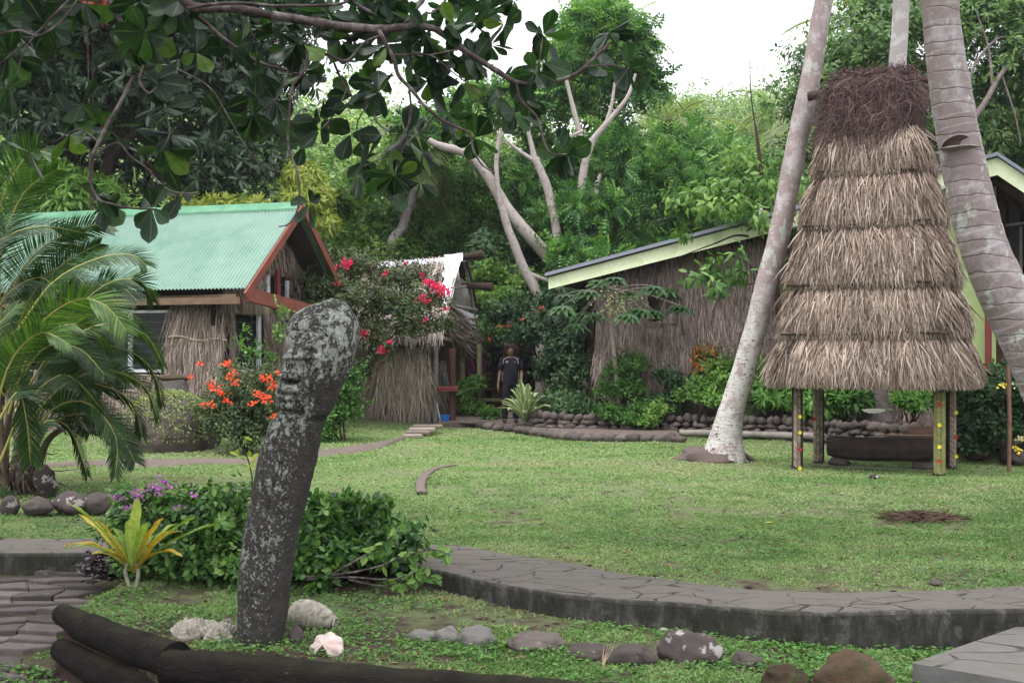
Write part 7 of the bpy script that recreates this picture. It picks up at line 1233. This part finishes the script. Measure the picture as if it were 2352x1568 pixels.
for i, (u, v, d, lb) in enumerate([(1560, 958, 22.8, "spiky strap plant on the stone wall under the dark open shrub"), (1350, 965, 23.4, "arching strap plant on the stone wall right of the agave"), (1715, 950, 22.1, "strap plant hidden behind the slanting palm's right side"), (1440, 950, 22.9, "strap plant on the stone wall under the leafy green shrub"), (1940, 930, 21.3, "strap plant left of the pale trunk behind the shrine")]):
    straplant("strap_plant", u, v, d, 26, .40, .42, .035, M_strap, lb, 70 + i, z0=.33)
straplant("red_ti_plant", 2245, 850, 18.4, 14, .5, .22, .07, leafmat("red_ti_leaf", [(.16, .01, .03), (.30, .03, .07)], .4), "dark red strap leaved ti plant by the lime wall right of the shrine", 81, z0=.9)
for i, (u, v, d) in enumerate([(2305, 885, 16.9), (2325, 884, 16.9), (2340, 1035, 16.8), (2347, 1008, 16.8)]):
    mb = MB(); n = 14; r = RNG(i); leaves(mb, r.normal(0, .03, (n, 3)), rdir(r, n), A([0, -1.0, .4]) + .5 * rdir(r, n), .05, .04, T_OVAL, rnd=r.random(n)); ob = mb.build("flower", M_yel if i % 2 == 0 else simple("cream_petal", (.7, .62, .35), .6), label=["left of two pale yellow flowers on top of the right hedge", "right of two pale yellow flowers on top of the right hedge", "lower yellow flower at the right edge of the hedge", "upper yellow flower at the right edge of the hedge"][i], cat="flower"); ob.location = P(u, v, d)

# ---------------------------------------------------------------- golden cane palm clump at left
L_areca = leafmat("cane_palm_leaflet", [(.008, .028, .007), (.020, .060, .011), (.05, .115, .015), (.11, .21, .024), (.19, .30, .05)], .45, .3, .3, 1.5)  # leaf greens darkened to stand in for shade of the trees overhead
cp = thing("cane_palm", "clump of golden cane palm with many arching fronds at the left edge", "palm", (PX(20, 13.2), 13.2, 0)); r = RNG(55); fr = MB()
def frond_curve(mb, c, nl, ll, lw, seed, rw=.014, cm=.5, side=None, drp=.12):
    r = RNG(seed); c = interp(c, 40); T = nrm(np.gradient(c, axis=0)); sd = nrm(np.cross(T, A([0, 0, 1.0]) + 0 * T)); 
    vw = A([0, -1.0, 0]); sd = nrm(sd * .55 + .45 * np.cross(T, vw) * np.sign((np.cross(T, vw) * sd).sum(1, keepdims=True) + 1e-6)); up_ = np.cross(sd, T)
    tube(mb, c[::3], np.interp(np.linspace(0, 1, 14), [0, 1], [rw, .003]), 6, rnd=.9, mi=1); ss = np.linspace(.22, .995, nl); k = ss * 39; i = np.clip(k.astype(int), 0, 38); pc = c[i] + (c[i + 1] - c[i]) * (k - i)[:, None]
    for sg in (-1, 1):
        l = ll * np.interp(ss, [.2, .4, .65, .9, 1], [.8, 1, .9, .6, .35]) * r.uniform(.85, 1.08, nl); D = sd[i] * sg + T[i] * (.5 + .6 * ss)[:, None] + up_[i] * .25 + A([0, 0, -drp]) + .07 * rdir(r, nl)
        leaves(mb, pc, D, up_[i] + .25 * sd[i] * sg, l, lw * r.uniform(.8, 1.15, nl), T_PINNA, rnd=np.clip(cm + r.normal(0, .12, nl), 0, 1))
FL = [([(40, 760), (120, 650), (220, 595), (300, 585), (335, 608)], 0, .45), ([(60, 830), (170, 715), (250, 650), (320, 645), (350, 690)], .3, .5), ([(20, 900), (80, 760), (170, 690), (240, 700), (290, 760)], -.5, .8), ([(30, 960), (110, 820), (230, 745), (330, 765), (375, 840)], -.3, .6), ([(40, 1000), (140, 890), (240, 850), (330, 885), (362, 960)], -.1, .4),
      ([(50, 1040), (120, 940), (200, 925), (265, 1000), (265, 1095)], -.2, .35), ([(30, 1050), (100, 970), (160, 985), (200, 1090)], .1, .2), ([(10, 800), (0, 600), (50, 450), (130, 390)], .5, .5), ([(-20, 700), (0, 480), (60, 360), (110, 350)], .8, .55), ([(-40, 900), (-60, 700), (0, 560), (90, 520), (190, 535)], .2, .25), ([(-20, 1000), (20, 840), (90, 765), (160, 790)], -.7, .75),
      ([(-50, 950), (-90, 760), (-60, 600), (20, 540)], 0, .2), ([(0, 1060), (60, 930), (150, 860), (235, 940)], -.6, .35), ([(60, 1010), (40, 880), (-30, 820), (-100, 850)], -.4, .5), ([(60, 1000), (120, 905), (210, 880), (300, 920), (325, 1000)], .3, .3), ([(20, 950), (60, 830), (110, 765), (180, 745), (250, 790)], -.2, .85), ([(20, 860), (60, 700), (140, 610), (230, 560)], .6, .3), ([(0, 960), (-20, 850), (-10, 760), (40, 700)], -.8, .55), ([(30, 900), (100, 800), (180, 800), (240, 860)], -.5, .3), ([(10, 780), (40, 640), (110, 560), (200, 520), (260, 520)], .9, .2), ([(-10, 980), (40, 900), (60, 960), (70, 1060)], -.9, .3), ([(70, 980), (180, 950), (260, 980), (310, 1060)], .5, .2), ([(-30, 760), (-20, 560), (-60, 430)], .5, .5), ([(50, 930), (160, 800), (280, 800), (350, 850), (372, 930)], .5, .25)]
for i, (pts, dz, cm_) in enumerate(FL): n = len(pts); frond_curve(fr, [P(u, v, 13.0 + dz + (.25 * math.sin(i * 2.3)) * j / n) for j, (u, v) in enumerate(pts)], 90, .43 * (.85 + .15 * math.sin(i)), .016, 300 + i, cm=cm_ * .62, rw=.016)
for i in range(52):
    u0, v0 = r.uniform(-60, 80), r.uniform(750, 1030); a = r.uniform(-.9, .9); L_ = r.uniform(150, 290); dd = 13.6 + r.uniform(-.3, 1.0); s = 1 if r.random() < .6 else -1
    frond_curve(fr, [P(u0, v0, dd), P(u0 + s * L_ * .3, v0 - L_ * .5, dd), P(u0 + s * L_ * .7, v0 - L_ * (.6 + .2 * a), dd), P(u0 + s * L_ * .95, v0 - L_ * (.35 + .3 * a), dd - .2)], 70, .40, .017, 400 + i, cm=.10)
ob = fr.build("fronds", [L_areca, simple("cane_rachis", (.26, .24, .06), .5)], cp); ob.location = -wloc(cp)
M_cane = palmbark("cane_stem", (.20, .20, .16), (.32, .31, .26), (.12, .10, .06), .13, .1, .006)
for i, (u0, u1, v1) in enumerate([(36, 85, 850), (10, 20, 880), (0, -40, 900), (25, 60, 900), (60, 120, 960), (-25, -70, 850), (50, 45, 930), (75, 150, 980), (15, -10, 820), (-10, 40, 840)]):
    mb = MB(); d_ = 13.2 + .25 * math.sin(i * 2.1); tube(mb, [A([PX(u0, d_), d_, -.05]), A([PX(u0 * .6 + u1 * .4, d_), d_, .55]), P(u1, v1, d_)], [.05, .04, .03], 10, sm=16, wob=.05); ob = mb.build("stem", M_cane if i < 5 else simple("dark_cane", (.07, .05, .03), .8), cp, smooth=True); ob.location = -wloc(cp)
mb = MB(); r = RNG(3); n = 170; p = A([PX(20, 13.0), 13.1, 0]) + r.normal(size=(n, 3)) * A([.22, .15, 0]) + A([0, 0, 1]) * r.uniform(0, .5, (n, 1)); leaves(mb, p, r.normal(0, .45, (n, 3)) + A([0, 0, -.8]), rdir(r, n), r.uniform(.25, .6, n), .018, T_STRAWB, rnd=r.random(n)); ob = mb.build("dead_leaf_skirt", strawmat("dead_palm_leaf", [(.03, .02, .018), (.09, .06, .045), (.16, .11, .08)]), cp); ob.location = -wloc(cp)

# ---------------------------------------------------------------- flowering shrubs in the statue bed
fb = [ib(u, v + 34, d, r_, r_ * .78) for u, v, d, r_ in [(290, 1200, 8.8, .22), (350, 1190, 8.8, .26), (420, 1185, 8.8, .28), (490, 1180, 8.7, .28), (550, 1190, 8.7, .26), (320, 1265, 8.6, .24), (400, 1260, 8.5, .28), (480, 1260, 8.4, .28), (550, 1265, 8.4, .26), (610, 1210, 8.6, .26), (600, 1280, 8.3, .24)]]
rs = RNG(17); fb += [ib(rs.uniform(280, 640), rs.uniform(1125, 1175), rs.uniform(8.5, 8.9), rs.uniform(.05, .09)) for _ in range(16)]
shrub("purple_flowered_shrub", "dense green shrub with small purple flower heads left of the statue", fb, 900, 8, .062, .046, L_bush, 990, T=T_OVAL, spread=.07, rag=.55, shell=(.3, 1.18), stems=14, cvar=.3, cm=.42, flowers=[(u, v, 8.45, .045) for u, v in [(369, 1104), (341, 1117), (362, 1122), (393, 1119), (306, 1129), (312, 1140), (362, 1133), (264, 1142), (281, 1142), (324, 1137), (409, 1162), (294, 1167), (441, 1135)]], fmat=M_purple, fsize=.022)
fb2 = [ib(u, v + 32, d, r_, r_ * .72) for u, v, d, r_ in [(680, 1180, 8.7, .26), (740, 1190, 8.6, .28), (800, 1195, 8.7, .26), (850, 1195, 8.8, .2), (700, 1250, 8.4, .28), (770, 1260, 8.3, .28), (840, 1245, 8.5, .24), (890, 1240, 8.6, .2), (920, 1260, 8.4, .15), (640, 1240, 8.6, .25), (870, 1170, 8.9, .15), (740, 1300, 8.2, .18)]]
fb2 += [ib(rs.uniform(690, 900), rs.uniform(1150, 1190), rs.uniform(8.4, 8.9), rs.uniform(.05, .10)) for _ in range(12)] + [ib(rs.uniform(880, 960), rs.uniform(1190, 1290), 8.5, .08) for _ in range(6)]
shrub("leafy_bed_shrub", "sprawling leafy green shrub with bare twigs right of the statue", fb2, 800, 8, .068, .050, L_bush, 991, T=T_OVAL, spread=.08, rag=.6, shell=(.3, 1.2), stems=14, cvar=.3, cm=.45)
tw = thing("trailing_branch", "bare trailing branches with drooping green leaves reaching over the path edge", "branch", P(700, 1335, 8.1)); mb = MB(); lf = MB(); r = RNG(7)
for pts in [[(690, 1325), (780, 1318), (870, 1300), (950, 1270), (1000, 1262), (1035, 1275)], [(700, 1330), (800, 1325), (900, 1330), (960, 1310), (985, 1300)], [(760, 1320), (820, 1285), (880, 1250), (920, 1210)], [(800, 1330), (880, 1345), (950, 1330), (1000, 1325)]]:
    c = [P(u, v, 8.15 - .1 * i / 5) for i, (u, v) in enumerate(pts)]; tube(mb, c, np.linspace(.010, .003, len(c)), 6, sm=24, wob=.25); cc = interp(c, 60)[24:]; n = 26; i = r.integers(0, len(cc), n); leaves(lf, cc[i], np.stack([r.normal(.2, .5, n), r.normal(0, .4, n), r.uniform(-1, .3, n)], -1), rdir(r, n) * .6 + A([0, -.6, .7]), r.uniform(.06, .10, n), r.uniform(.04, .06, n), T_OVAL, rnd=r.uniform(.4, 1, n))
ob = mb.build("twigs", M_dkbranch, tw, smooth=True); ob.location = -wloc(tw); ob = lf.build("leaves", L_bush, tw); ob.location = -wloc(tw)
for i, (u, v, h, d) in enumerate([(505, 1200, 1085, 8.6), (600, 1180, 1040, 8.4), (575, 1190, 1030, 8.5)]):
    mb = MB(); x = PX(u, d); tube(mb, [(x, d, -.1), P(u + 5, (v + h) / 2, d), P(u + 25 - 20 * i, h, d)], .006, 5, sm=10); r = RNG(i + 4); n = 9; c = P(u + 22 - 20 * i, h + 10, d) + r.normal(0, .05, (n, 3)); leaves(mb, c, rdir(r, n) + A([0, 0, -.2]), A([0, -.5, 1.0]), .08, .035, T_OVAL, rnd=r.random(n), mi=1)
    if i: mb.build("seedling", [M_twig, L_yel], label=["", "thin wild shoot with pale leaves hugging the statue's left side", "second thin shoot just left of the one hugging the statue"][i], cat="plant")
    
# ---------------------------------------------------------------- big leaved tree overhanging the view
bt = thing("broad_leaved_tree", "tree reaching in from the upper left with dark branches and big round leaves", "tree", (-4.9, 5.4, 0)); mb = MB()
def brd(i): return 6.85 + .25 * math.sin(i * 1.7)
LIMB = [(-4.9, 5.4, -.2), (-4.85, 5.5, 2.0), (-4.5, 5.9, 3.6), (-3.4, 6.6, 4.4), (-2.4, 6.9, 4.35)]
tube(mb, LIMB, [.30, .25, .2, .14, .09], 16, sm=40, wob=.12)
BR = [([(400, -60), (434, 12), (535, 20), (635, 37), (735, 53), (786, 60), (870, 67), (930, 63), (986, 63), (1020, 80), (1053, 107), (1087, 130), (1137, 160), (1187, 190), (1237, 190), (1287, 184), (1327, 167), (1354, 144), (1385, 115), (1400, 100)], 26, 6), ([(160, -150), (251, 0), (287, 74), (314, 127), (334, 160)], 17, 8), ([(330, 150), (321, 187), (341, 214), (361, 200)], 7, 4), ([(307, 178), (274, 241), (247, 287), (227, 327), (210, 367), (207, 418), (227, 458), (254, 468), (301, 478), (361, 481)], 11, 4),
      ([(214, 361), (247, 337), (274, 331), (301, 361), (334, 384), (367, 421), (401, 441), (451, 444)], 8, 3), ([(330, -50), (374, 0), (421, 20), (468, 50), (508, 84), (548, 114), (598, 144), (661, 164), (700, 176)], 13, 6), ([(431, 20), (494, 10), (568, 8), (640, 14), (786, 8), (820, -30)], 9, 6), ([(870, 70), (903, 134), (916, 174), (946, 207), (973, 241), (1000, 264), (1030, 284), (1077, 307), (1087, 344), (1107, 378), (1137, 398)], 12, 3), ([(780, -30), (806, 0), (853, 30), (913, 62)], 9, 7),
      ([(990, -20), (973, 0), (926, 57), (880, 80), (836, 100), (796, 140), (750, 125), (705, 117)], 9, 6), ([(705, 117), (702, 157), (672, 200), (665, 261), (662, 334), (682, 394), (688, 448), (680, 490), (662, 515), (640, 520)], 8, 3), ([(1187, 193), (1197, 231), (1234, 271), (1247, 317), (1264, 351), (1300, 354)], 7, 3), ([(760, 125), (786, 187), (819, 231), (849, 241), (866, 281), (890, 301)], 7, 3), ([(903, 127), (986, 127), (1037, 164), (1103, 214)], 5, 2), ([(986, 127), (1053, 114)], 4, 3), ([(1040, -20), (1000, 27), (973, 33), (953, 67)], 7, 3), ([(940, 205), (943, 267), (920, 327), (896, 354), (843, 378), (816, 388)], 6, 2), ([(1000, 264), (970, 300), (930, 334), (906, 401)], 5, 2), ([(-30, 90), (40, 70), (90, 82), (150, 40), (200, -40)], 7, 4), ([(-40, 180), (20, 130), (60, 100)], 5, 3), ([(314, 170), (350, 190), (374, 247), (390, 300), (374, 341)], 6, 3), ([(227, 327), (190, 300), (160, 305), (120, 330)], 5, 2), ([(410, 160), (480, 200), (520, 260), (560, 330), (600, 380), (650, 395)], 4, 2), ([(1087, 130), (1127, 104)], 4, 2), ([(1230, 190), (1240, 130), (1247, 80)], 5, 2), ([(1340, 155), (1400, 150), (1441, 160)], 5, 2), ([(800, 200), (770, 260), (735, 300)], 4, 2), ([(846, 241), (820, 290), (843, 368)], 4, 2), ([(200, -40), (120, 40), (60, 110), (40, 170)], 7, 3), ([(661, 164), (640, 220), (590, 262)], 4, 2)]
r = RNG(60); bdep = []
for k in range(9):
    a_ = k * .7 - 2.2; tube(mb, [(-4.55, 5.85, 3.5), (-4.2 + 1.2 * math.sin(a_), 5.6 + .9 * math.cos(a_), 5.0), (-3.8 + 3.6 * math.sin(a_), 5.2 + 3.2 * math.cos(a_), 6.2)], [.12, .08, .03], 8, sm=12, wob=.15)
for i, (pts, w0, w1) in enumerate(BR):
    d0 = brd(i); n = len(pts); tube(mb, [P(u, v, d0) for u, v in pts], np.linspace(w0 * .9, w1 + .3, n) / 2 / F * d0, 9, sm=n * 7, wob=.22, seed=i)
ob = mb.build("branches", M_dkbranch, bt, smooth=True); ob.location = -wloc(bt)
L_big = leafmat("big_round_leaf", [(.004, .014, .008), (.007, .025, .011), (.013, .042, .014), (.034, .095, .018), (.10, .18, .025)], .42, .35, .3, 2.0, mid=(.055, .095, .035))
RC = [(1127, 104, 9), (1247, 80, 8), (1397, 74, 8), (1441, 160, 8), (1381, 157, 5), (1184, 261, 8), (1304, 354, 6), (950, 67, 8), (1120, 27, 9), (863, 187, 8), (983, 187, 8), (870, 214, 7), (1000, 140, 8), (1087, 140, 8), (973, 351, 7), (843, 368, 7), (906, 401, 7), (966, 420, 4), (1244, 144, 8), (1093, 317, 5), (933, 311, 7), (819, 20, 8), (920, 20, 8), (1027, 261, 6), (943, 134, 7), (588, 167, 8), (581, 261, 7), (698, 174, 8), (738, 277, 6), (735, 301, 6), (364, 150, 8), (334, 167, 8), (187, 241, 7), (160, 307, 7), (247, 294, 7), (378, 247, 8), (394, 307, 7), (374, 341, 6), (351, 187, 7), (234, 468, 5), (350, 478, 6), (20, 127, 7), (33, 67, 8), (100, 57, 8), (300, 20, 6), (334, 74, 6), (284, 127, 6), (501, 67, 7), (635, 74, 8), (685, 100, 8), (752, 33, 8), (568, 40, 8), (401, 10, 6), (33, 10, 8), (194, 7, 6), (700, 10, 8), (640, 0, 7), (860, 0, 8), (1030, 20, 7), (1180, 0, 6), (1140, 200, 5), (780, 90, 6), (20, 200, 6), (130, 120, 5), (630, 230, 6), (1210, 230, 5), (1040, 60, 8), (1090, 60, 7), (540, 110, 6), (70, 350, 3), (700, 330, 3), (690, 160, 6), (890, 100, 6), (1060, 190, 5), (450, 120, 5), (450, 0, 7)]
for i, (pts, w0, w1) in enumerate(BR):
    q = interp([(u, v, 0) for u, v in pts], 30)
    for k in range(1):
        j = r.integers(6, 30); RC.append((q[j][0] + r.uniform(-25, 25), q[j][1] + r.uniform(-25, 25), 4))
for _ in range(16): RC.append((r.uniform(-20, 780) if _ < 9 else r.uniform(780, 1170), r.uniform(-30, 60) if _ < 9 else r.uniform(-20, 110), 6))
mb = MB(); cs = []; Ds = []; Ns = []; Ls = []; rn = []
for i, (u, v, k) in enumerate(RC):
    c = P(u, v, 7.2 + r.uniform(-.4, .55)); ax = nrm(r.normal(size=3) * A([.8, .7, .7]) + A([.15, -.35, .1])); X_, _, Z_ = frame(ax[None], A([[0, 0, 1.0]])); ph = r.uniform(0, 6.28)
    for j in range(k + 1):
        a = ph + j * 2.4 + r.uniform(-.4, .4); D = X_[0] * math.cos(a) + Z_[0] * math.sin(a) + ax * r.uniform(-.3, 1.0) + A([0, 0, -.25]); cs.append(c + nrm(D) * .012); Ds.append(D); Ns.append(ax + .75 * rdir(r, 1)[0]); Ls.append(r.uniform(.12, .215)); rn.append(np.clip(.35 + r.normal(0, .22) + (.6 if r.random() < .05 else 0), 0, 1))
Ls = A(Ls); leaves(mb, cs, Ds, Ns, Ls, Ls * r.uniform(.58, .72, len(Ls)), T_OBOV, rnd=rn); rc = RNG(61); n = 5200; cc_ = np.stack([rc.uniform(-8.5, 1.6, n), rc.uniform(.5, 9.8, n), rc.uniform(5.3, 7.6, n)], -1); cc_ = cc_[(fbm(cc_ * .7, 2, 3) > -.22)]; n = len(cc_)      # unseen upper crown above the frame, added to shade bed and near leaves
leaves(mb, cc_, rdir(rc, n) * A([1, 1, .4]), A([0, 0, 1.0]) + .6 * rdir(rc, n), rc.uniform(.16, .26, n), rc.uniform(.11, .17, n), T_OVAL, rnd=rc.random(n) * .8)
ob = mb.build("crown", L_big, bt, smooth=True, tc=True); ob.location = -wloc(bt)

# ---------------------------------------------------------------- humid air
mb = MB(); box(mb, (0, 60, 22), (460, 300, 52)); hz_ = mb.build("haze", bpy.data.materials.new("haze_air"), kind="stuff", label="pale humid haze over the whole place", cat="haze")
hm = hz_.data.materials[0]; hm.use_nodes = True; hm.node_tree.nodes.clear(); ho = hm.node_tree.nodes.new("ShaderNodeOutputMaterial"); pv = hm.node_tree.nodes.new("ShaderNodeVolumePrincipled"); pv.inputs["Density"].default_value = .0004; pv.inputs["Color"].default_value = (.93, .96, 1, 1); pv.inputs["Anisotropy"].default_value = .2; hm.node_tree.links.new(pv.outputs[0], ho.inputs["Volume"])
